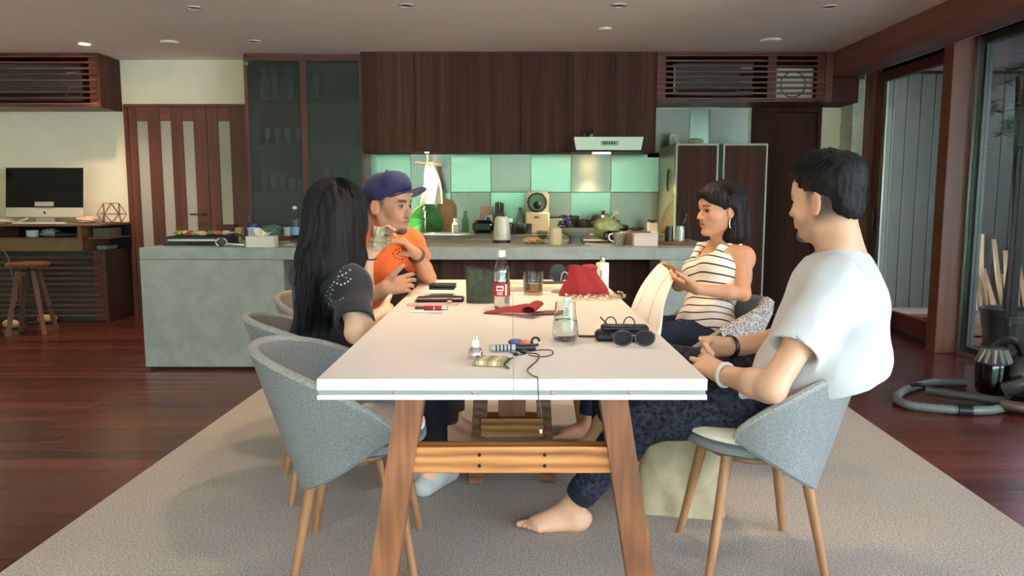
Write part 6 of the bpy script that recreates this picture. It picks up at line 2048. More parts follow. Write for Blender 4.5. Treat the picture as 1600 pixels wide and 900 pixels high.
# folded green pouch standing behind the bottle
def pouch(u, v):
    a = 2 * math.pi * u
    w = 0.062 * (1 - 0.10 * v); d = 0.030 * (1 - 0.86 * v ** 1.3)
    x = w * math.cos(a); y = d * math.sin(a)
    z = 0.145 * v * (1 - 0.10 * (x / w * 0.5 + 0.5) * v)
    return (x - 0.01 * v, y + 0.004 * math.sin(9 * x * 20) * v, z)
pc_ = thing('green_pouch', 'dark green patterned pouch standing behind the drink bottle', 'pouch', tp(753, 473))
MB().sheet(pouch, 36, 16, 0.002).build('bag', plain('pouch_green', (66, 74, 58), 0.85, var=0.35, scale=35, bump=0.15), pc_)
MB().tube([(0.056 * math.cos(a) - 0.01, 0.005 * math.sin(a), 0.145 * (1 - 0.10 * (math.cos(a) * 0.5 + 0.5))) for a in [i * math.pi / 14 for i in range(29)]], 0.003, 6, False).build('zip_edge', plain('pouch_edge', (36, 42, 34), 0.8), pc_)

# black pouch and wallet, papers, pens
zp = thing('zip_pouch', 'black zipped leather pouch lying at the table edge', 'pouch', tp(688, 470), R(2))
MB().sheet(lambda u, v: (0.10 * (2 * u - 1) * (1 - 0.06 * abs(2 * v - 1)), 0.05 * (2 * v - 1), 0.016 * (1 - (2 * u - 1) ** 6) * (1 - (2 * v - 1) ** 4) ** 0.5 + 0.004), 24, 12, 0.003).build('pouch_top', m_black, zp)
MB().box((0, 0, 0.008), (0.196, 0.098, 0.014), 0.006).build('pouch_base', m_black, zp)
MB().tube([(-0.088, -0.050, 0.015), (0.0, -0.052, 0.016), (0.088, -0.050, 0.015)], 0.0028, 6).build('zip', m_chrome, zp)
MB().tube([(-0.092, -0.052, 0.014), (-0.098, -0.062, 0.004)], 0.004, 6).build('zip_pull', m_chrome, zp)
wz = tp(692, 460); wz.z = ZT + 0.024
wl = thing('black_wallet', 'black folded wallet stacked on the zipped pouch', 'wallet', wz, R(-3))
for k in range(2):
    MB().box((0, 0, 0.006 + 0.0115 * k), (0.11, 0.085, 0.011), 0.003).build('fold', plain('wallet_black', (22, 22, 24), 0.5), wl)
small(MB().sheet(lambda u, v: (0.10 * (2 * u - 1), 0.035 * (2 * v - 1) + 0.012 * u, 0.001 + 0.003 * math.sin(u * 7 + v * 2) ** 2), 18, 6, 0.001), 'pink_paper', plain('paper_pink', (226, 164, 150), 0.7, var=0.15, scale=40), 'pink printed slip in front of the zipped pouch', 'paper', tp(676, 477))
small(MB().box((0, 0, 0.005), (0.022, 0.012, 0.008), 0.002), 'paper_clip', m_chrome, 'small shiny clip on the pink slip', 'clip', tp(702, 475) + V(0, 0, 0.004), 0.3)
cg = thing('cigarette_case', 'open white case with a dark lining beside the red vape pen', 'case', tp(668, 487), R(1))
MB().box((0, 0, 0.005), (0.125, 0.055, 0.009), 0.003).build('case_body', m_white, cg)
MB().box((0.0, 0.012, 0.0125), (0.095, 0.026, 0.006), 0.002).build('lining', m_black, cg)
vp = thing('vape_pen', 'red metallic vape pen with silver tip lying on the white case', 'vape pen', tp(681, 489) + V(0, -0.012, 0.0195))
rx90 = Matrix.Rotation(R(90), 4, 'Y')
MB().lathe([(0.0085, -0.042), (0.009, -0.04), (0.009, 0.024)], 14, M=rx90).build('barrel', plain('vape_red', (158, 24, 40), 0.3, 0.5), vp)
MB().lathe([(0.0092, -0.006), (0.0092, -0.002)], 14, M=rx90).build('ring', m_chrome, vp)
MB().lathe([(0.0085, 0.024), (0.0085, 0.042), (0.005, 0.046)], 14, M=rx90).build('tip', m_alu, vp)

# whisky tumbler
wg = thing('whisky_glass', 'round tumbler with amber drink near the far table end', 'glass', tp(833, 460))
MB().lathe([(0.0, 0.0), (0.040, 0.0), (0.042, 0.006), (0.0445, 0.098), (0.0425, 0.098), (0.040, 0.012), (0.0, 0.011)], 26).build('tumbler', m_clear, wg)
MB().lathe([(0.0, 0.0115), (0.0393, 0.0125), (0.0405, 0.05), (0.0, 0.0502)], 24).build('drink', solidglass('amber_drink', (216, 138, 50), 0.0, 1.33), wg)

# books and papers at the far end
for i, (px, py, w, d, h, rz, c, lab) in enumerate(((830, 456, 0.30, 0.13, 0.022, 2, (222, 212, 180), 'cream paperback lying behind the whisky tumbler'),
                                                  (800, 449, 0.20, 0.12, 0.012, -6, (188, 186, 170), 'thin grey notebook at the far table edge'),
                                                  (870, 452, 0.15, 0.10, 0.026, 4, (54, 50, 48), 'dark bound booklet beside the red cloth bag'))):
    t = thing('book', lab, 'book', tp(px, py) + V(0, 0.07, 0), R(rz), group='books at the far table end')
    MB().box((0, 0.002, h / 2), (w - 0.004, d - 0.004, h - 0.004), 0.001).build('pages', plain('page_cream', (232, 222, 196), 0.8), t)
    MB().box((0, 0, h - 0.0015), (w, d, 0.003), 0.001).build('cover', plain('cover_%d' % i, c, 0.6), t)
    MB().box((0, 0, 0.0015), (w, d, 0.003), 0.001).build('cover', plain('cover_%d' % i, c, 0.6), t)
hp = thing('headphone_pad', 'black round headphone pad leaning at the far table end', 'headphones', tp(884, 446) + V(0, 0.09, 0))
MB().lathe([(0.012, -0.012), (0.040, -0.014), (0.046, 0.0), (0.040, 0.014), (0.012, 0.012)], 20, M=Matrix.Translation((-0.03, 0.03, 0.05)) @ Matrix.Rotation(R(80), 4, 'X')).build('ear_pad', m_black, hp)
MB().tube(bez([(-0.02, -0.01, 0.012), (-0.01, -0.02, 0.055), (0.015, -0.02, 0.05), (0.025, -0.02, 0.012)], 6), 0.003, 6).build('cable_loop', plain('cable_pale', (170, 166, 156), 0.5), hp)
small(MB().lathe([(0.0, 0.0), (0.030, 0.002), (0.022, 0.014), (0.0, 0.018)], 16, sy=0.6), 'computer_mouse', plain('mouse_grey', (150, 144, 134), 0.4), 'small grey mouse beside the books', 'mouse', tp(871, 458))

# red cloth bag on clear film
def redbag(u, v):
    a = 2 * math.pi * u
    flare = 1.0 - 0.52 * math.sin(v * math.pi * 0.5) ** 2 + 0.18 * v ** 3
    x = 0.098 * math.cos(a) * (flare + 0.12 * (1 - v) ** 3); y = 0.05 * math.sin(a) * (1 - 0.55 * v)
    z = 0.135 * (v ** 0.85) * (1 - 0.14 * v * math.cos(a + 0.6) ** 2)
    w = 0.004 * math.sin(a * 5 + v * 4) * (1 - v * 0.4)
    return (x * (1 + w * 8) - 0.01 * v, y + w, z)
rb = thing('red_bag', 'red cloth bag slumped at the far table end', 'bag', tp(913, 462))
MB().sheet(redbag, 48, 18, 0.002).sheet(lambda u, v: tuple(V(*redbag(u, 1.0)).lerp(V(-0.01, 0, 0.128), v)), 40, 4).build('cloth', m_red, rb)
MB().tube(bez([V(*redbag(u, 1.0)) for u in [i / 24 for i in range(25)]], 2), 0.002, 5, False).build('drawstring', plain('red_cord', (120, 34, 36), 0.8), rb)
def film(u, v):
    x, y = 0.125 * (2 * u - 1), 0.07 * (2 * v - 1)
    r = math.sin(u * 17 + v * 5) * math.sin(v * 13 + u * 9)
    return (x, y, 0.004 + 0.016 * abs(r) + 0.012 * max(0, u - 0.62) * (1 + r))
small(MB().sheet(film, 40, 20), 'plastic_wrapper', glassy('wrapper_film', (232, 226, 214), gloss=0.2), 'crinkled clear plastic wrapper under the red cloth bag', 'wrapper', tp(930, 467))
pb = thing('pump_bottle', 'white lotion bottle with a chrome cap behind the red bag', 'bottle', tp(941, 452))
MB().lathe([(0.0, 0.0), (0.029, 0.001), (0.030, 0.006), (0.030, 0.120), (0.028, 0.1235), (0.012, 0.125)], 22).build('bottle_body', plain('lotion_white', (222, 226, 206), 0.35), pb)
MB().lathe([(0.0115, 0.125), (0.0125, 0.127), (0.0125, 0.152), (0.011, 0.154)], 18).build('cap', m_chrome, pb)
cyl_patch(0.0303, R(-120), R(-100), 0.055, 0.09).build('print', plain('print_grey', (150, 160, 140), 0.5), pb)

# folded red case and gadget
def fold(u, v):
    a = u * 2.2 * math.pi
    if u < 0.62:
        t = u / 0.62
        p = V(-0.115 + 0.185 * t, 0.0, 0.004 + 0.014 * math.sin(t * math.pi * 0.5))
    else:
        t = (u - 0.62) / 0.38
        an = t * 1.6 * math.pi
        p = V(0.07 + 0.026 * math.sin(an) * (1 - 0.2 * t), 0, 0.030 - 0.013 * math.cos(an) - 0.004 * t)
    w = (0.03 + 0.055 * min(1, u * 1.5))
    return (p.x, (v - 0.5) * 2 * w * 0.62 + 0.02 * (0.5 - u), p.z + 0.02 * v * (1 - abs(2 * u - 1)))
small(MB().sheet(fold, 50, 10, 0.003), 'felt_case', m_red, 'red felt case folded open in the middle of the table', 'case', tp(803, 492), R(-18))
small(MB().box((0, 0, 0.007), (0.13, 0.03, 0.012), 0.004).box((0.02, 0, 0.0135), (0.07, 0.02, 0.003), 0.001), 'remote_gadget', plain('gadget_brown', (120, 74, 66), 0.35, 0.2), 'slim brown gadget poking out of the red felt case', 'gadget', tp(858, 492), R(8))

# water carafe glass and white bottle behind it
cv = thing('water_glass', 'stemless clear glass half full of water', 'glass', tp(883, 532))
gp = [(0.0, 0.0), (0.030, 0.0), (0.036, 0.006), (0.0395, 0.022), (0.038, 0.045), (0.032, 0.085), (0.0295, 0.115)]
MB().lathe(gp + [(0.0282, 0.115), (0.0307, 0.085), (0.0367, 0.045), (0.0380, 0.024), (0.034, 0.012), (0.0, 0.010)], 28).build('bowl', m_clear, cv)
MB().lathe([(0.0, 0.0105), (0.0335, 0.0122), (0.0374, 0.024), (0.0361, 0.045), (0.0335, 0.062), (0.0, 0.0622)], 26).build('water', m_water, cv)
gs = thing('glue_stick', 'white lidded stick with printed label behind the water glass', 'tube', tp(886, 497) )
MB().lathe([(0.0, 0.0), (0.0145, 0.001), (0.0145, 0.045)], 18).build('tube', m_white, gs)
MB().lathe([(0.0155, 0.045), (0.0155, 0.072), (0.014, 0.074)], 18).build('cap', plain('cap_mint', (206, 220, 208), 0.4), gs)
for k in range(4):
    cyl_patch(0.0149, R(-130), R(-70), 0.010 + k * 0.008, 0.014 + k * 0.008).build('print_line', plain('print_dark2', (60, 66, 72), 0.6), gs)

# glasses case, sunglasses
gc = thing('glasses_case', 'black soft case with two thin handles near the table edge', 'case', tp(973, 532), R(-4))
MB().box((0, 0.0, 0.0155), (0.165, 0.065, 0.03), 0.010).build('case_body', plain('case_black', (20, 20, 22), 0.5, bump=0.2, scale=90), gc)
MB().box((0.005, 0.005, 0.038), (0.14, 0.05, 0.016), 0.006).build('flap', plain('case_black', (20, 20, 22), 0.5), gc)
for x in (-0.035, 0.02):
    MB().tube([(x + 0.017 * math.cos(a), 0.022, 0.043 + 0.024 * math.sin(a)) for a in [i * math.pi / 12 for i in range(13)]], 0.002, 6).build('handle', m_black, gc)
MB().tube([(-0.045, 0.03, 0.044), (-0.065, 0.05, 0.062)], 0.0025, 6).build('strap_end', m_black, gc)
MB().tube([(-0.08, 0.02, 0.008), (-0.105, 0.028, 0.006), (-0.13, 0.036, 0.005)], 0.004, 6).build('strap', m_black, gc)
for k in range(4):
    MB().box((-0.03 + 0.025 * k, -0.018, 0.0465), (0.016, 0.006, 0.001), 0, rz=0.4 * k).build('motif', plain('motif_rose', (120, 56, 58), 0.6), gc)
sg = thing('sunglasses', 'black sunglasses in front of the soft case', 'sunglasses', tp(990, 541), R(-3))
for s_ in (-1, 1):
    pts = [(0.031 * s_ + 0.027 * math.cos(a), 0.0, 0.024 + 0.021 * math.sin(a)) for a in [i * math.pi / 12 for i in range(25)]]
    fr2 = MB().tube(pts, 0.0033, 6, False).build('rim', m_black, sg)
    MB().lathe([(0.0, -0.001), (1.0, -0.001), (1.0, 0.001), (0.0, 0.001)], 24, M=Matrix.Translation((0.031 * s_, 0.0, 0.024)) @ Matrix.Rotation(R(90), 4, 'X') @ Matrix.Diagonal((0.026, 0.020, 1, 1))).build('lens', plain('lens_dark', (8, 8, 9), 0.12, spec=0.25), fr2)
    MB().tube(bez([(0.058 * s_, 0.0, 0.032), (0.060 * s_, 0.03, 0.03), (0.052 * s_, 0.085, 0.02)], 5), 0.003, 6).build('temple', m_black, sg)
MB().tube([(-0.006, 0, 0.030), (0.0, -0.001, 0.032), (0.006, 0, 0.030)], 0.0026, 6).build('bridge', plain('bridge_brass', (120, 84, 52), 0.3, 0.8), sg)

# halogen bulb
hb = thing('halogen_bulb', 'loose halogen reflector bulb standing on the table', 'light bulb', tp(743, 559))
MB().lathe([(0.0, 0.002), (0.020, 0.001), (0.0215, 0.006), (0.017, 0.022), (0.010, 0.030)], 22).build('reflector', plain('reflector_silver', (196, 186, 180), 0.12, 0.8), hb)
MB().lathe([(0.0105, 0.029), (0.0105, 0.044), (0.006, 0.050)], 16).build('base', plain('bulb_ceramic', (214, 226, 206), 0.4), hb)
for s_ in (-1, 1):
    MB().tube([(0.004 * s_, 0, 0.049), (0.004 * s_, 0, 0.060)], 0.0016, 6).build('pin', m_alu, hb)

# striped coin purse
m_sp, nt_, b_ = _new('striped_weave')
vec_ = _coord(nt_, (1, 1, 1))
wv_ = nt_.nodes.new('ShaderNodeTexWave'); wv_.bands_direction = 'X'; wv_.inputs['Scale'].default_value = 9.0; wv_.inputs['Distortion'].default_value = 0.6; wv_.inputs['Detail Scale'].default_value = 6
nt_.links.new(vec_, wv_.inputs['Vector'])
nt_.links.new(_ramp(nt_, wv_.outputs['Fac'], [(0.0, lin((126, 132, 84))), (0.35, lin((196, 178, 130))), (0.6, lin((170, 112, 92))), (0.85, lin((214, 200, 160)))]), b_.inputs['Base Color'])
b_.inputs['Roughness'].default_value = 0.95
cpz = thing('coin_purse', 'striped woven coin purse with a zip at the near table end', 'purse', tp(768, 572) + V(0, 0.03, 0), R(-14))
MB().sheet(lambda u, v: (0.042 * (2 * u - 1) * (1 - 0.05 * v), 0.042 * (2 * v - 1), 0.004 + 0.011 * (1 - (2 * u - 1) ** 8) ** 0.5 * (1 - (2 * v - 1) ** 8) ** 0.5), 20, 14, 0.003).box((0, 0, 0.004), (0.083, 0.083, 0.005), 0.002).build('purse', m_sp, cpz)
MB().tube([(0.043, -0.042, 0.008), (0.044, 0.0, 0.012), (0.043, 0.042, 0.008)], 0.0026, 6).build('zip', m_black, cpz)
MB().tube([(0.043, -0.042, 0.007), (0.058, -0.056, 0.003)], 0.003, 6).build('zip_pull', plain('pull_grey', (90, 86, 80), 0.4, 0.5), cpz)

# marker pen, lighter, tape
mk = thing('marker_pen', 'black and white marker pen lying behind the coin purse', 'pen', tp(808, 549) + V(0, 0, 0.0105), R(6))
MB().lathe([(0.006, -0.075), (0.0095, -0.07), (0.0095, -0.005)], 14, M=rx90).build('barrel', plain('marker_body', (170, 176, 176), 0.4), mk)
for k in range(5):
    MB().lathe([(0.0098, -0.06 + 0.01 * k), (0.0098, -0.056 + 0.01 * k)], 14, M=rx90).build('print_band', m_black, mk)
MB().lathe([(0.0102, -0.005), (0.0102, 0.048), (0.009, 0.051)], 14, M=rx90).build('cap', m_black, mk)
li = thing('key_fob', 'blue and orange keyring fob behind the marker pen', 'key fob', tp(812, 541))
MB().ell((-0.012, 0.01, 0.010), (0.022, 0.010, 0.010), 14, 8).build('fob', plain('fob_blue', (70, 74, 120), 0.4), li)
MB().ell((0.016, 0.006, 0.009), (0.018, 0.012, 0.009), 14, 8).build('charm', plain('fob_orange', (206, 110, 66), 0.5), li)
MB().tube([(0.045 + 0.011 * math.cos(a), 0.0, 0.014 + 0.011 * math.sin(a)) for a in [i * math.pi / 9 for i in range(17)]], 0.0035, 6).build('clip', m_black, li)

# earphone cord with a loop and the end hanging over the edge
ec = thing('earphone_cord', 'thin black earphone cord trailing over the table edge', 'cord', tp(820, 556))
o0 = tp(820, 556)
def q_(px, py, z=0.0025):
    return tp(px, py) + V(0, 0, z) - o0
edge = V(ray(840, 593)[0] * TY0, TY0 - 0.003, ZT + 0.003) - o0
pts = [q_(798, 552), q_(812, 556), q_(826, 553), q_(842, 556), q_(838, 566), q_(824, 579), q_(832, 588), V(edge.x - 0.002, edge.y + 0.01, edge.z), edge, V(edge.x + 0.001, edge.y - 0.002, edge.z - 0.02),
       P(842, 625, TY0 - 0.006) - o0, P(846, 650, TY0 - 0.006) - o0, P(845, 672, TY0 - 0.006) - o0]
MB().tube(bez(pts, 6), 0.0015, 6).build('cord', m_black, ec)
MB().tube(bez([q_(826, 556), q_(845, 559), q_(862, 556), q_(862, 549), q_(845, 548), q_(828, 550)], 6), 0.0015, 6).build('cord_loop', m_black, ec)
MB().ell(tuple(q_(817, 553, 0.008)), (0.012, 0.007, 0.007), 12, 8).build('plug', m_black, ec)
MB().ell(tuple(q_(806, 557, 0.006)), (0.008, 0.005, 0.005), 12, 8).build('earbud', m_black, ec)
MB().ell(tuple(P(845, 674, TY0 - 0.006) - o0), (0.004, 0.004, 0.006), 10, 6).build('earbud', plain('bud_pale', (190, 186, 178), 0.4), ec)

# knitted throw over the chair of the striped woman
m_knit = speckle('knit_grey', (84, 80, 76), (206, 200, 190), 130.0, 0.95, 0.6)
kt = MB()
_cM = Matrix.Translation((0.82, 3.42, 0)) @ Matrix.Rotation(R(186), 4, 'Z')
def throw(u, v):
    th = 0.10 + 0.62 * u
    if v < 0.45:
        p = shell_point(th, 1.0 - 0.75 * (0.45 - v) / 0.45, -0.030)
    elif v < 0.55:
        t = (v - 0.45) / 0.10
        p = shell_point(th, 1.0, -0.030 + 0.06 * t) + V(0, 0, 0.024 * math.sin(t * math.pi))
    else:
        p = shell_point(th, 1.0 - 0.8 * (v - 0.55) / 0.45, 0.030)
    d = 0.005 * math.sin(u * 40 + v * 10) + 0.004 * math.sin(v * 33)
    return _cM @ (p + V(-d, d * 0.5, d))
tag(kt.sheet(throw, 40, 40, 0.006).build('knitted_throw', m_knit, None, True, 60), 'grey and white knitted throw draped over the far chair rim', 'throw')

# ================================================================ things on the island (top at 0.83)
ZI = 0.83
def ip(px, py, dy=0.0):
    Y = min(G(px, py, ZI).y + dy, 6.06)
    return V(ray(px, py)[0] * Y, Y, ZI)
def per(px, Y):
    return px * Y / 1202.0
# table grill with skewers
tg = thing('table_grill', 'black electric table grill with food packs at the island end', 'grill', ip(316, 384, 0.14))
MB().prism([(-0.20, -0.13), (0.20, -0.13), (0.225, -0.10), (0.225, 0.10), (0.20, 0.13), (-0.20, 0.13), (-0.235, 0.10), (-0.235, -0.10)], 0.0, 0.055).build('grill_body', plain('grill_black', (22, 28, 28), 0.4), tg)
MB().box((-0.02, -0.131, 0.038), (0.33, 0.006, 0.014), 0.002).build('metal_strip', m_alu, tg)
for k in range(10):
    MB().box((-0.05 + 0.022 * k, -0.132, 0.018), (0.012, 0.006, 0.014), 0.001).build('vent_slot', m_dark, tg)
MB().box((0.0, 0, 0.058), (0.40, 0.22, 0.01), 0.003).build('grill_plate', m_dark, tg)
_rf = random.Random(6)
for k, c in enumerate(((150, 160, 50), (196, 190, 90), (170, 60, 70), (180, 176, 150), (206, 190, 110), (110, 130, 60), (188, 96, 60), (200, 196, 170))):
    base = tg.location + V(-0.17 + 0.048 * k, _rf.uniform(-0.05, 0.05), 0.0635)
    mb = crumpled(MB(), (0, 0, 0.018), (0.035, 0.03, 0.018), 60 + k, 12, 8, 0.35)
    small(mb, 'food_pack', plain('food_%d' % k, c, 0.5), ['lime green', 'pale yellow', 'pink', 'cream', 'yellow', 'dark green', 'rust red', 'off-white'][k] + ' food pack lying on the table grill', 'food', base, group='food packs on the table grill')
st_ = thing('tea_strainer', 'round wire strainer lying at the island front edge', 'strainer', ip(343, 386) + V(0.0, 0.02, 0.0))
MB().tube([(0.038 * math.cos(a), 0.02, 0.030 + 0.026 * math.sin(a)) for a in [i * math.pi / 12 for i in range(25)]], 0.004, 6, False).build('ring', m_chrome, st_)
MB().tube([(0.038, 0.02, 0.02), (0.09, 0.02, 0.016), (0.15, 0.03, 0.012)], 0.006, 6).build('handle', m_alu, st_)
MB().lathe([(0.0, -0.012), (0.025, -0.008), (0.037, 0.0)], 16, M=Matrix.Translation((0, 0.022, 0.030)) @ Matrix.Rotation(R(-90), 4, 'X')).build('mesh_bowl', plain('mesh_grey', (70, 72, 72), 0.5, 0.5), st_)
# boxes and canister behind
small(MB().bb(-0.07, 0.07, -0.04, 0.04, 0, 0.12, 0.003), 'snack_box', plain('box_maroon', (70, 30, 28), 0.6), 'dark maroon snack box behind the table grill', 'box', ip(356, 372, 0.12))
small(MB().bb(-0.03, 0.03, -0.03, 0.03, 0, 0.10, 0.003), 'beige_carton', plain('carton_beige', (176, 152, 116), 0.7), 'small beige carton behind the wipes tub', 'carton', ip(374, 371, 0.14))
small(MB().bb(-0.035, 0.035, -0.02, 0.02, 0, 0.075, 0.006), 'yellow_pack', plain('pack_yellow', (190, 146, 48), 0.5), 'yellow snack pack beside the wipes tub', 'pack', ip(375, 377) + V(-0.02, 0, 0))
small(MB().tube(bez([(-0.08, 0, 0.05), (-0.03, 0.0, 0.075), (0.03, 0, 0.06), (0.08, -0.02, 0.004)], 5), 0.008, 6), 'blue_strap', plain('strap_blue', (44, 58, 100), 0.6), 'blue strap lying over the snack packs', 'strap', ip(372, 382))
small(crumpled(MB(), (0, 0, 0.025), (0.035, 0.03, 0.025), 91, 12, 8, 0.3), 'red_wrapper', plain('wrapper_red', (190, 90, 70), 0.4), 'crumpled red wrapper beside the strainer', 'wrapper', ip(361, 382, 0.05))
wt = thing('wipes_tub', 'white wipes tub with a blue lid and printed label', 'tub', ip(396, 374, 0.0))
MB().lathe([(0.0, 0), (0.047, 0.001), (0.047, 0.10)], 22).build('tub', plain('tub_white', (216, 222, 222), 0.4), wt)
MB().lathe([(0.050, 0.10), (0.050, 0.128), (0.046, 0.132)], 22).build('lid', plain('lid_blue', (28, 40, 110), 0.4), wt)
cyl_patch(0.0474, R(-150), R(-120), 0.02, 0.085).build('label_patch', plain('label_blue', (60, 96, 150), 0.5), wt)
for k in range(4):
    cyl_patch(0.0474, R(-100), R(-55), 0.03 + 0.016 * k, 0.037 + 0.016 * k).build('print_line', plain('print_blue', (80, 96, 120), 0.5), wt)
tb2 = thing('tissue_box', 'white tissue box with a tissue pulled up at the island front', 'tissue box', ip(410, 387, 0.06))
MB().bb(-0.095, 0.095, -0.05, 0.05, 0, 0.075, 0.003).build('box', plain('tissue_carton', (206, 204, 190), 0.7), tb2)
def tiss(u, v):
    return (0.06 * (2 * u - 1) * (0.5 + v * 0.8) + 0.02 * v, 0.02 * math.sin(u * 9) * (1 - v * 0.3), 0.074 + 0.055 * v * (0.7 + 0.3 * math.sin(u * 7)))
MB().sheet(tiss, 20, 8, 0.001).build('tissue', plain('tissue_white', (228, 220, 206), 0.9), tb2)
def pet(px, py, h, r, label, tint, lab_c, cap_c, liquid=None, dy=0.0):
    t = thing('water_bottle', label, 'bottle', ip(px, py, dy))
    k = h / 0.27
    MB().lathe([(0.0, 0.003), (r * 0.8, 0.0), (r, 0.01), (r, 0.12 * k), (r * 0.94, 0.13 * k), (r, 0.15 * k), (r * 0.98, 0.18 * k), (r * 0.6, 0.225 * k), (r * 0.36, 0.24 * k), (r * 0.34, 0.25 * k)], 18).build('bottle_body', glassy('pet_%s' % lab_c, tint, gloss=0.06), t)
    MB().lathe([(r * 1.02, 0.055 * k), (r * 1.02, 0.115 * k)], 18, cap=False).build('paper_label', plain('lab_%s' % lab_c, {'blue': (120, 160, 176), 'green': (70, 130, 70)}[lab_c], 0.5), t)
    MB().lathe([(r * 0.42, 0.25 * k), (r * 0.42, 0.268 * k), (r * 0.38, 0.272 * k)], 16).build('cap', m_white, t)
pet(462, 378, 0.265, 0.038, 'clear water bottle with a pale blue label on the island', (226, 234, 232), 'blue', 0)
pet(484, 373, 0.27, 0.04, 'green tinted drink bottle behind the long haired woman', (186, 224, 186), 'green', 0, dy=0.1)
small(MB().bb(-0.06, 0.06, -0.04, 0.04, 0, 0.035, 0.004), 'brown_box', plain('box_brown', (96, 46, 34), 0.6), 'low reddish brown box beside the tissue box', 'box', ip(443, 377, 0.1))
small(crumpled(MB(), (0, 0, 0.06), (0.09, 0.06, 0.06), 95, 18, 10, 0.3), 'plastic_bag', plain('bag_teal', (96, 122, 112), 0.4), 'grey green plastic bag behind the tissue box', 'bag', ip(425, 371, 0.25))
small(MB().lathe([(0.0, 0), (0.03, 0), (0.032, 0.1), (0.03, 0.1), (0.028, 0.005), (0.0, 0.004)], 16), 'drinking_glass', m_jar2, 'cloudy drinking glass behind the wipes tub', 'glass', ip(450, 372, 0.25))
small(MB().lathe([(0.0, 0), (0.026, 0), (0.027, 0.11), (0.011, 0.16), (0.011, 0.19), (0.013, 0.2)], 14), 'sauce_bottle', plain('sauce_dark', (40, 44, 36), 0.25), 'dark sauce bottle standing behind the wipes tub', 'bottle', ip(391, 369, 0.2))
for k in range(3):
    small(MB().box((0, 0, 0.003), (0.07, 0.02, 0.005), 0.001), 'paper_scrap', plain('scrap_pale', (214, 204, 184), 0.8), ['pale paper scrap nearest the island edge by the water bottle', 'pale paper scrap in front of the water bottle', 'pale paper scrap beside the brown box'][k], 'paper', ip((455, 452, 446)[k], (384, 382, 378)[k]), 0.2 * k)

# kettle
ke = thing('electric_kettle', 'white electric kettle on a black base in the middle of the island', 'kettle', ip(784, 379))
MB().lathe([(0.068, 0.0), (0.068, 0.016), (0.060, 0.02)], 24).build('base', m_black, ke)
MB().lathe([(0.064, 0.02), (0.066, 0.03), (0.060, 0.09), (0.052, 0.165), (0.049, 0.185), (0.03, 0.188)], 26).build('jug', plain('kettle_white', (214, 212, 190), 0.3), ke)
MB().lathe([(0.045, 0.186), (0.04, 0.192), (0.012, 0.194)], 20).build('lid', plain('kettle_white', (214, 212, 190), 0.3), ke)
MB().ell((0, 0, 0.199), (0.010, 0.010, 0.008), 10, 6).build('lid_knob', m_black, ke)
MB().tube(bez([(-0.02, -0.055, 0.165), (-0.022, -0.082, 0.15), (-0.024, -0.086, 0.10), (-0.022, -0.068, 0.055)], 5), 0.011, 8).build('handle', plain('kettle_handle', (196, 194, 172), 0.3), ke)
MB().prism([(-0.014, 0), (0.014, 0), (0.0, 0.03)], 0.15, 0.18, M=Matrix.Translation((0.05, 0, 0)) @ Matrix.Rotation(R(-90), 4, 'Z')).build('spout', plain('kettle_white', (214, 212, 190), 0.3), ke)
small(MB().tube(bez([(-0.0, 0.0, 0.004), (-0.1, 0.02, 0.004), (-0.18, 0.0, 0.004), (-0.2, 0.05, 0.004)], 5), 0.004, 6), 'kettle_cable', plain('cable_cream', (190, 182, 160), 0.5), 'pale cable lying behind the white kettle', 'cable', ip(768, 374, 0.05))
small(crumpled(MB(), (0, 0, 0.026), (0.065, 0.05, 0.026), 33, 18, 10, 0.25), 'bread_roll', plain('bread_tan', (206, 160, 112), 0.6, var=0.15), 'wrapped bread roll on the island beside the kettle', 'bread', ip(831, 381))
dg = thing('dessert_glass', 'footed clear dessert glass between the bread and the beige cup', 'glass', ip(847, 381))
MB().lathe([(0.0, 0), (0.028, 0.0), (0.028, 0.004), (0.008, 0.012), (0.008, 0.03), (0.034, 0.05), (0.042, 0.095), (0.040, 0.095), (0.031, 0.053), (0.0, 0.036)], 18).build('bowl', glassy('thin_glass', (226, 232, 224), gloss=0.05), dg)
small(MB().lathe([(0.0, 0.0), (0.042, 0.001), (0.045, 0.008), (0.046, 0.118), (0.042, 0.118), (0.040, 0.01), (0.0, 0.009)], 24), 'beige_cup', plain('cup_beige', (198, 180, 140), 0.6), 'plain beige ceramic cup on the island', 'cup', ip(868, 383))
bw = thing('grey_bowl', 'wide grey ceramic bowl on a footed stand', 'bowl', ip(900, 381, 0.08))
MB().lathe([(0.0, 0.045), (0.05, 0.046), (0.10, 0.065), (0.128, 0.095), (0.134, 0.108), (0.128, 0.108), (0.09, 0.075), (0.0, 0.06)], 30).build('bowl', plain('bowl_grey', (146, 144, 130), 0.5), bw)
MB().lathe([(0.062, 0.0), (0.05, 0.03), (0.055, 0.046)], 24).build('foot', plain('bowl_foot', (120, 126, 116), 0.5), bw)
small(MB().box((0, 0, 0.004), (0.2, 0.09, 0.006), 0.002), 'blue_cloth', plain('cloth_blue', (52, 62, 96), 0.8), 'flat blue cloth under the cabbage bag', 'cloth', ip(930, 379, 0.06))
cb = thing('cabbage', 'pale green cabbage in a knotted clear bag', 'cabbage', ip(947, 378, 0.13))
crumpled(MB(), (0, 0, 0.095), (0.105, 0.095, 0.088), 14, 28, 18, 0.10).build('cabbage_head', plain('cabbage_green', (196, 208, 150), 0.6, var=0.25, scale=14), cb)
crumpled(MB(), (0, 0, 0.10), (0.12, 0.108, 0.098), 15, 28, 18, 0.12).build('bag', glassy('bag_film', (246, 247, 236), gloss=0.2), cb)
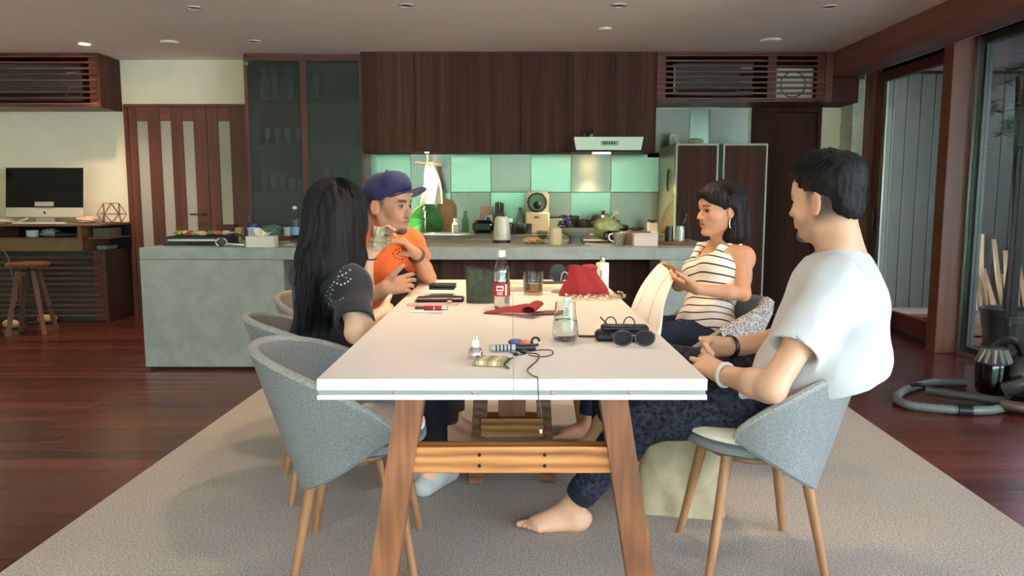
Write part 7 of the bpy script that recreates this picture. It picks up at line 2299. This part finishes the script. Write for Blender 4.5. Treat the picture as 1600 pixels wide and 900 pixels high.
MB().tube(bez([(0.03, 0, 0.18), (0.06, 0, 0.20), (0.055, 0.0, 0.225), (0.10, 0.0, 0.205)], 4), [0.02, 0.014, 0.010, 0.010, 0.012, 0.012, 0.014, 0.014, 0.016, 0.018, 0.016, 0.012, 0.006], 8).build('bag_knot', plain('knot_film', (206, 208, 180), 0.4), cb)
m_chk, nt_, b_ = _new('checked_glaze')
ck = nt_.nodes.new('ShaderNodeTexBrick')
ck.offset = 0.0
ck.inputs['Color1'].default_value = lin((226, 222, 206)); ck.inputs['Color2'].default_value = lin((226, 222, 206)); ck.inputs['Mortar'].default_value = lin((40, 40, 40))
ck.inputs['Scale'].default_value = 1.0; ck.inputs['Mortar Size'].default_value = 0.0025; ck.inputs['Brick Width'].default_value = 0.013; ck.inputs['Row Height'].default_value = 0.015
mpv = _coord(nt_, (1, 1, 1)); sx_ = nt_.nodes.new('ShaderNodeSeparateXYZ'); cx_ = nt_.nodes.new('ShaderNodeCombineXYZ')
nt_.links.new(mpv, sx_.inputs[0]); nt_.links.new(sx_.outputs[0], cx_.inputs[0]); nt_.links.new(sx_.outputs[2], cx_.inputs[1]); nt_.links.new(cx_.outputs[0], ck.inputs['Vector'])
nt_.links.new(ck.outputs['Color'], b_.inputs['Base Color']); b_.inputs['Roughness'].default_value = 0.3
cm = thing('checked_mug', 'white mug with a black check pattern in front of the cabbage', 'mug', ip(967, 383))
MB().lathe([(0.0, 0), (0.032, 0.0), (0.036, 0.01), (0.048, 0.09), (0.045, 0.09), (0.033, 0.012), (0.0, 0.010)], 24).build('mug_body', m_chk, cm)
MB().tube(bez([(-0.044, 0, 0.078), (-0.068, 0, 0.072), (-0.066, 0, 0.04), (-0.038, 0, 0.024)], 5), 0.006, 8).build('handle', m_white, cm)
bm_ = thing('black_mug', 'black mug half hidden behind the checked mug', 'mug', ip(958, 380, 0.1))
MB().lathe([(0.0, 0), (0.034, 0.0), (0.044, 0.085), (0.041, 0.085), (0.030, 0.01), (0.0, 0.009)], 20).build('mug_body', m_black, bm_)
MB().tube(bez([(-0.042, 0, 0.072), (-0.066, 0, 0.068), (-0.064, 0, 0.035), (-0.036, 0, 0.024)], 5), 0.006, 8).build('handle', m_black, bm_)
small(MB().bb(-0.035, 0.035, -0.035, 0.035, 0, 0.085, 0.003), 'brown_tin', plain('tin_brown', (150, 118, 80), 0.5), 'small brown tin between the checked mug and the white box', 'tin', ip(982, 383, 0.06))
wb_ = thing('white_box', 'plain white carton box at the island front edge', 'box', ip(1007, 385, 0.06))
MB().bb(-0.082, 0.082, -0.055, 0.055, 0, 0.075, 0.002).build('box', plain('carton_white', (214, 200, 186), 0.7), wb_)
MB().bb(-0.083, 0.083, -0.056, 0.056, 0.0755, 0.088, 0.002).build('lid', plain('carton_white', (214, 200, 186), 0.7), wb_)
# glass cloche
gcl = thing('glass_cloche', 'tall glass cloche on a round wooden board with jars inside', 'cloche', ip(1054, 383, 0.10))
MB().lathe([(0.0, 0), (0.118, 0.0), (0.122, 0.010), (0.118, 0.022), (0.0, 0.023)], 30).build('board', wood('cloche_board', (110, 66, 44), (146, 92, 62), (170, 112, 80), 'x', 0.8), gcl)
MB().lathe([(0.105, 0.024), (0.108, 0.10), (0.100, 0.16), (0.082, 0.22), (0.055, 0.275), (0.030, 0.305), (0.014, 0.315), (0.016, 0.325), (0.024, 0.335), (0.024, 0.352), (0.014, 0.36), (0.0, 0.36)], 30).build('dome', glassy('dome_glass', (238, 242, 236), gloss=0.03), gcl)
small(MB().lathe([(0.0, 0), (0.030, 0), (0.030, 0.085), (0.026, 0.09), (0.026, 0.105)], 16), 'spice_jar', plain('jar_black', (46, 40, 36), 0.3), 'dark jar under the glass cloche', 'jar', gcl.location + V(-0.04, 0, 0.0235))
small(MB().lathe([(0.0, 0), (0.030, 0), (0.030, 0.085), (0.026, 0.09), (0.026, 0.105)], 16), 'spice_jar', plain('jar_cream', (200, 206, 190), 0.3), 'pale jar under the glass cloche', 'jar', gcl.location + V(0.04, 0.01, 0.0235))

# ================================================================ sink side of the back counter (top at 0.826)
ZK = 0.826
def kp(px, Y):
    return V(ray(px, 360)[0] * Y, Y, ZK)
def kh(py, Y):
    """height above the counter of a picture row at depth Y"""
    return P(800, py, Y).z - ZK
m_gb = plain('basin_green', (40, 112, 50), 0.4)
gb = thing('green_basin', 'green plastic wash basin leaning upright behind the tap', 'basin', kp(665, 7.42))
def basin(u, v):
    ang = 2 * math.pi * u + math.pi / 2
    n = len(_gout); t = (u % 1.0) * n; i = int(t) % n; f = t - int(t)
    q = bz_[int((u % 1.0) * (len(bz_) - 1))]
    k = v
    return (q.x * k, 0.03 + 0.035 * (1 - k * k) - 0.03 * abs(math.sin(q.x * 20)) * k * (1 - k), 0.12 + (q.z - 0.12) * k)
_gout = [V(x * 0.00617, 0, z * 0.00617) for x, z in ((0, 45), (-13, 38), (-24, 26), (-28, 13), (-24, 2), (-12, 0.8), (0, 0.8), (12, 0.8), (24, 2), (28, 13), (24, 26), (13, 38), (0, 45))]
bz_ = bez(_gout, 6)
MB().sheet(basin, 72, 8, 0.004).build('bowl', m_gb, gb)
MB().tube([V(*basin(u, 1.0)) for u in [i / 72 for i in range(72)]], 0.006, 6, False).build('rim', plain('basin_rim', (86, 140, 54), 0.4), gb)
fa = thing('kitchen_tap', 'chrome kitchen tap in front of the green basin', 'tap', kp(664, 7.2))
MB().tube(bez([(0, 0, 0), (0, 0, 0.16), (0, 0, 0.225), (0.0, -0.05, 0.245), (0.0, -0.10, 0.215)], 6), 0.013, 10).build('spout', m_chrome, fa)
MB().lathe([(0.026, 0), (0.026, 0.014), (0.016, 0.02)], 16).build('base', m_chrome, fa)
MB().tube([(0.0, -0.01, 0.13), (-0.04, -0.025, 0.15)], [0.014, 0.008], 8).build('lever', m_chrome, fa)
sk = thing('kitchen_sink', 'bright steel sink set into the back counter', 'sink', kp(680, 7.3))
MB().bb(-0.36, 0.36, -0.2, 0.2, 0.0, 0.006, 0.002).build('rim', m_chrome, sk)
MB().bb(-0.33, 0.33, -0.17, 0.03, 0.006, 0.0075, 0.0).build('basin_well', plain('sink_well', (120, 122, 118), 0.3, 0.9), sk)
# towel on a hanging cross bar
tw = thing('tea_towel', 'white tea towel draped over a cross bar hanger under the spotlight', 'towel', P(672, 318, 7.36))
zt_ = P(672, 256, 7.36).z - tw.location.z
MB().tube([(-0.02, 0, zt_ + 0.09), (-0.02, 0, zt_)], 0.010, 8).build('hanger_rod', plain('rod_pale', (226, 208, 180), 0.5), tw)
MB().tube([(-0.14, 0, zt_ + 0.012), (0.12, 0, zt_ - 0.012)], 0.015, 8).build('cross_bar', plain('rod_pale', (226, 208, 180), 0.5), tw)
def towel(u, v):
    w = 0.035 + 0.07 * v ** 0.8
    x = (2 * u - 1) * w + 0.02 * math.sin(v * 3)
    return (x + 0.012 * v, -0.016 - 0.030 * math.sin(u * 10 + v * 2) * (0.3 + v) * 0.8, zt_ + 0.018 - (zt_ + 0.02) * v)
MB().sheet(towel, 30, 18, 0.004).build('towel', plain('towel_white', (226, 216, 196), 0.9, bump=0.1, scale=300), tw)
# cutting board
cbd = thing('cutting_board', 'wooden cutting board with a handle leaning on the steel wall', 'cutting board', kp(697, 7.52))
hw = per(12, 7.5)
prof_ = [(-hw * 1.1, 0.0), (hw * 1.2, 0.0), (hw * 1.25, 0.02), (hw * 1.25, 0.26), (hw * 0.9, 0.305), (-hw * 0.25, 0.335), (-hw * 0.25, 0.41), (-hw * 0.9, 0.41), (-hw * 0.95, 0.33), (-hw * 1.15, 0.29)]
MB().prism(prof_, -0.009, 0.009, M=Matrix.Rotation(R(84), 4, 'X')).build('board', wood('board_wood', (150, 96, 58), (182, 124, 80), (200, 146, 100), 'y', 0.7), cbd)
def kjar(px, Y, h, r, mat, name, label, cat, cap=None):
    t = thing(name, label, cat, kp(px, Y))
    MB().lathe([(0.0, 0), (r, 0.0), (r, h * 0.62), (r * 0.5, h * 0.76), (r * 0.45, h * 0.88)], 16).build('body', mat, t)
    MB().lathe([(r * 0.5, h * 0.88), (r * 0.5, h), (r * 0.4, h * 1.005)], 14).build('cap', cap or m_white, t)
    return t
t_ = kjar(712, 7.2, 0.14, 0.036, m_jar2, 'soap_bottle', 'small clear soap bottle with a printed label by the board', 'bottle')
cyl_patch(0.0364, R(-130), R(-50), 0.02, 0.07).build('paper_label', plain('label_soap', (206, 200, 180), 0.6), t_)
t_ = kjar(727, 7.3, 0.21, 0.034, glassy('thin_green', (206, 230, 214), gloss=0.06), 'clear_bottle', 'tall clear bottle with a blue cap by the steel wall', 'bottle', plain('cap_blue', (60, 110, 130), 0.4))
ts = thing('toaster', 'black rounded toaster behind the kettle', 'toaster', kp(755, 7.2))
MB().box((0, 0, 0.066), (0.195, 0.15, 0.115), 0.03).build('shell', plain('toaster_black', (12, 16, 20), 0.2), ts)
MB().box((0, 0, 0.124), (0.14, 0.03, 0.004), 0.001).build('slot', m_dark, ts)
for x in (-0.07, 0.07):
    MB().box((x, 0, 0.004), (0.03, 0.12, 0.009), 0.002).build('foot', m_black, ts)
MB().box((0.1, 0, 0.09), (0.012, 0.03, 0.014), 0.003).build('lever', m_black, ts)
pf = thing('picture_frame', 'pale pink framed card leaning on the steel wall', 'frame', kp(760, 7.5))
MB().box((0, 0.02, 0.125), (0.12, 0.012, 0.25), 0.002).build('card', plain('card_pink', (206, 160, 140), 0.7), pf)
tn = thing('white_canister', 'white canister with a dark drawing beside the knife block', 'canister', kp(764, 7.4))
MB().lathe([(0.0, 0), (0.042, 0), (0.042, 0.17), (0.040, 0.172)], 20).build('body', plain('canister_white', (206, 216, 206), 0.4), tn)
cyl_patch(0.0424, R(-120), R(-70), 0.12, 0.15).build('drawing', plain('drawing_dark', (60, 70, 66), 0.6), tn)
kn = thing('knife_block', 'reddish wooden knife block with dark handled knives', 'knife block', kp(780, 7.42))
MB().prism([(-0.05, 0), (0.05, 0), (0.05, 0.2), (-0.05, 0.17)], -0.05, 0.05, M=Matrix.Rotation(R(90), 4, 'X')).build('block', wood('block_wood', (84, 44, 34), (112, 62, 48), (130, 78, 60), 'y', 0.8), kn)
for x, h in ((-0.032, 0.10), (-0.012, 0.105), (0.012, 0.10), (0.032, 0.09)):
    MB().tube([(x, 0, 0.18), (x + 0.003, 0, 0.19 + h)], [0.009, 0.008], 6).build('knife_handle', plain('handle_dark', (44, 36, 32), 0.5), kn)
# rice mill with the round window
rm = thing('coffee_roaster', 'beige countertop machine with a big round dark window', 'appliance', kp(839, 7.3))
MB().bb(-0.115, 0.115, -0.08, 0.14, 0.0, 0.20, 0.012).build('base', plain('machine_beige', (190, 176, 152), 0.5), rm)
MB().prism([(-0.108, 0.20), (0.108, 0.20), (0.112, 0.36), (0.085, 0.395), (-0.085, 0.395), (-0.112, 0.36)], -0.10, 0.06, M=Matrix.Rotation(R(90), 4, 'X')).build('housing', plain('machine_beige', (190, 176, 152), 0.5), rm)
Mw = Matrix.Translation((0.0, -0.062, 0.29)) @ Matrix.Rotation(R(90), 4, 'X')
MB().lathe([(0.094, -0.004), (0.094, 0.010), (0.082, 0.014), (0.080, 0.004)], 12, M=Mw).build('bezel', m_black, rm)
MB().lathe([(0.0, 0.006), (0.08, 0.005), (0.08, 0.0), (0.0, 0.0)], 28, M=Mw).build('window', plain('window_brown', (52, 34, 26), 0.12), rm)
MB().lathe([(0.0, 0.02), (0.022, 0.018), (0.036, 0.006)], 20, M=Mw @ Matrix.Translation((0, -0.025, 0))).build('drum', m_black, rm)
for x in (-0.02, -0.005, 0.012):
    MB().box((x, -0.0815, 0.155), (0.010, 0.003, 0.016), 0).build('lettering', plain('print_dark2', (60, 66, 72), 0.6), rm)
for x in (-0.1, 0.1):
    MB().box((x, -0.02, 0.207), (0.02, 0.03, 0.014), 0.004).build('latch', m_black, rm)
sp = thing('steel_pot', 'low steel pot behind the kettle', 'pot', kp(815, 7.14))
MB().lathe([(0.0, 0), (0.095, 0), (0.098, 0.006), (0.098, 0.095), (0.094, 0.095), (0.092, 0.01), (0.0, 0.008)], 26).build('pan', plain('pot_steel', (104, 110, 104), 0.25, 0.9), sp)
for s_ in (-1, 1):
    MB().tube(bez([(0.097 * s_, -0.03, 0.08), (0.125 * s_, -0.02, 0.085), (0.125 * s_, 0.02, 0.085), (0.097 * s_, 0.03, 0.08)], 4), 0.005, 6).build('handle', m_alu, sp)
kjar(813, 7.45, 0.24, 0.034, m_jar2, 'spice_shaker', 'tall glass shaker with a pink cap beside the machine', 'shaker', plain('cap_pink', (196, 120, 110), 0.5))
tr_ = thing('storage_jar', 'square glass storage jar with a dark lid beside the machine', 'jar', kp(868, 7.35))
MB().bb(-0.07, 0.07, -0.05, 0.05, 0.0, 0.145, 0.006).build('jar', plain('jar_teal', (120, 140, 128), 0.15), tr_)
MB().bb(-0.074, 0.074, -0.054, 0.054, 0.146, 0.162, 0.004).build('lid', plain('lid_brown', (70, 46, 40), 0.5), tr_)
vl = thing('violet_flowers', 'dark violet flowers in a pot beside the storage jar', 'flowers', kp(883, 7.12))
MB().lathe([(0.0, 0), (0.04, 0), (0.05, 0.07), (0.046, 0.07)], 16).build('pot', m_dark, vl)
fl = MB()
for k in range(60):
    a = _rf.uniform(0, 6.28); r = _rf.uniform(0.0, 0.07); z = 0.075 + _rf.uniform(0, 0.10)
    fl.ell((r * math.cos(a), r * math.sin(a), z), (0.012, 0.012, 0.009), 6, 4)
tag(fl.build('petals', plain('petal_violet', (50, 46, 110), 0.7), vl), kind='stuff')
def pot(px, Y, r, h, label, lidded=False, mat=None):
    t = thing('cooking_pot', label, 'pot', kp(px, Y))
    mm = mat or plain('pot_dark', (52, 46, 42), 0.3, 0.6)
    MB().lathe([(0.0, 0), (r * 0.95, 0), (r, 0.01), (r, h), (r * 0.96, h), (r * 0.93, 0.015), (0, 0.01)], 26).build('pan', mm, t)
    if lidded:
        MB().lathe([(r * 1.02, h), (r * 0.9, h + 0.02), (r * 0.3, h + 0.035), (0.014, h + 0.037)], 26).build('lid', glassy('lid_glass', (206, 210, 200), gloss=0.05), t)
        MB().lathe([(0.012, h + 0.036), (0.012, h + 0.05), (0.024, h + 0.056), (0.02, h + 0.066)], 14).build('lid_knob', m_black, t)
    MB().tube([(r, 0, h * 0.75), (r + 0.05, -0.02, h * 0.8)], 0.009, 8).build('handle', m_black, t)
    return t
pot(908, 7.25, 0.085, 0.13, 'dark saucepan behind the grey bowl')
pot(942, 7.34, 0.11, 0.15, 'wide pan with a glass lid and black knob behind the cabbage', True, plain('pan_brown', (96, 70, 58), 0.3, 0.6))
pot(895, 7.45, 0.06, 0.16, 'narrow dark pot against the steel wall', False)
gs_ = thing('gas_hob', 'black gas hob on the counter under the range hood', 'hob', kp(978, 7.3))
MB().bb(-0.17, 0.20, -0.22, 0.2, 0.0, 0.025, 0.006).build('hob_plate', plain('hob_grey', (96, 92, 86), 0.35, 0.5), gs_)
for x in (-0.06, 0.1):
    MB().lathe([(0.05, 0.025), (0.05, 0.035), (0.03, 0.04)], 16, c=(x, 0, 0)).build('burner', m_black, gs_)
    for k in range(4):
        a = k * math.pi / 2 + 0.4
        MB().tube([(x + 0.03 * math.cos(a), 0.03 * math.sin(a), 0.05), (x + 0.08 * math.cos(a), 0.08 * math.sin(a), 0.045)], 0.006, 6).build('pan_support', m_black, gs_)
small(crumpled(MB(), (0, 0, 0.03), (0.05, 0.04, 0.03), 71, 16, 10, 0.2), 'black_gadget', m_black, 'small black lump of a peeler on the hob edge', 'gadget', kp(975, 7.15) + V(0, 0, 0.026))
wp_ = thing('plant_pot', 'white square pot with a small dark plant beside the fridge', 'plant pot', kp(1019, 7.2))
MB().prism([(-0.042, -0.042), (0.042, -0.042), (0.042, 0.042), (-0.042, 0.042)], 0.02, 0.10).build('pot', plain('pot_white', (196, 194, 178), 0.5), wp_)
MB().bb(-0.047, 0.047, -0.047, 0.047, 0.0, 0.02, 0.003).build('saucer', m_white, wp_)
_l = MB()
for k in range(16):
    a = k * 2.4; _l.tube([(0, 0, 0.098), (0.02 * math.cos(a), 0.02 * math.sin(a), 0.12), (0.05 * math.cos(a), 0.05 * math.sin(a), 0.125 + 0.003 * (k % 5))], [0.004, 0.008, 0.002], 5)
_l.build('leaves', plain('plant_dark', (40, 46, 38), 0.6), wp_)
kjar(1040, 7.3, 0.15, 0.03, plain('oil_amber', (140, 100, 52), 0.2), 'oil_bottle', 'amber oil bottle beside the white plant pot', 'bottle', m_black)
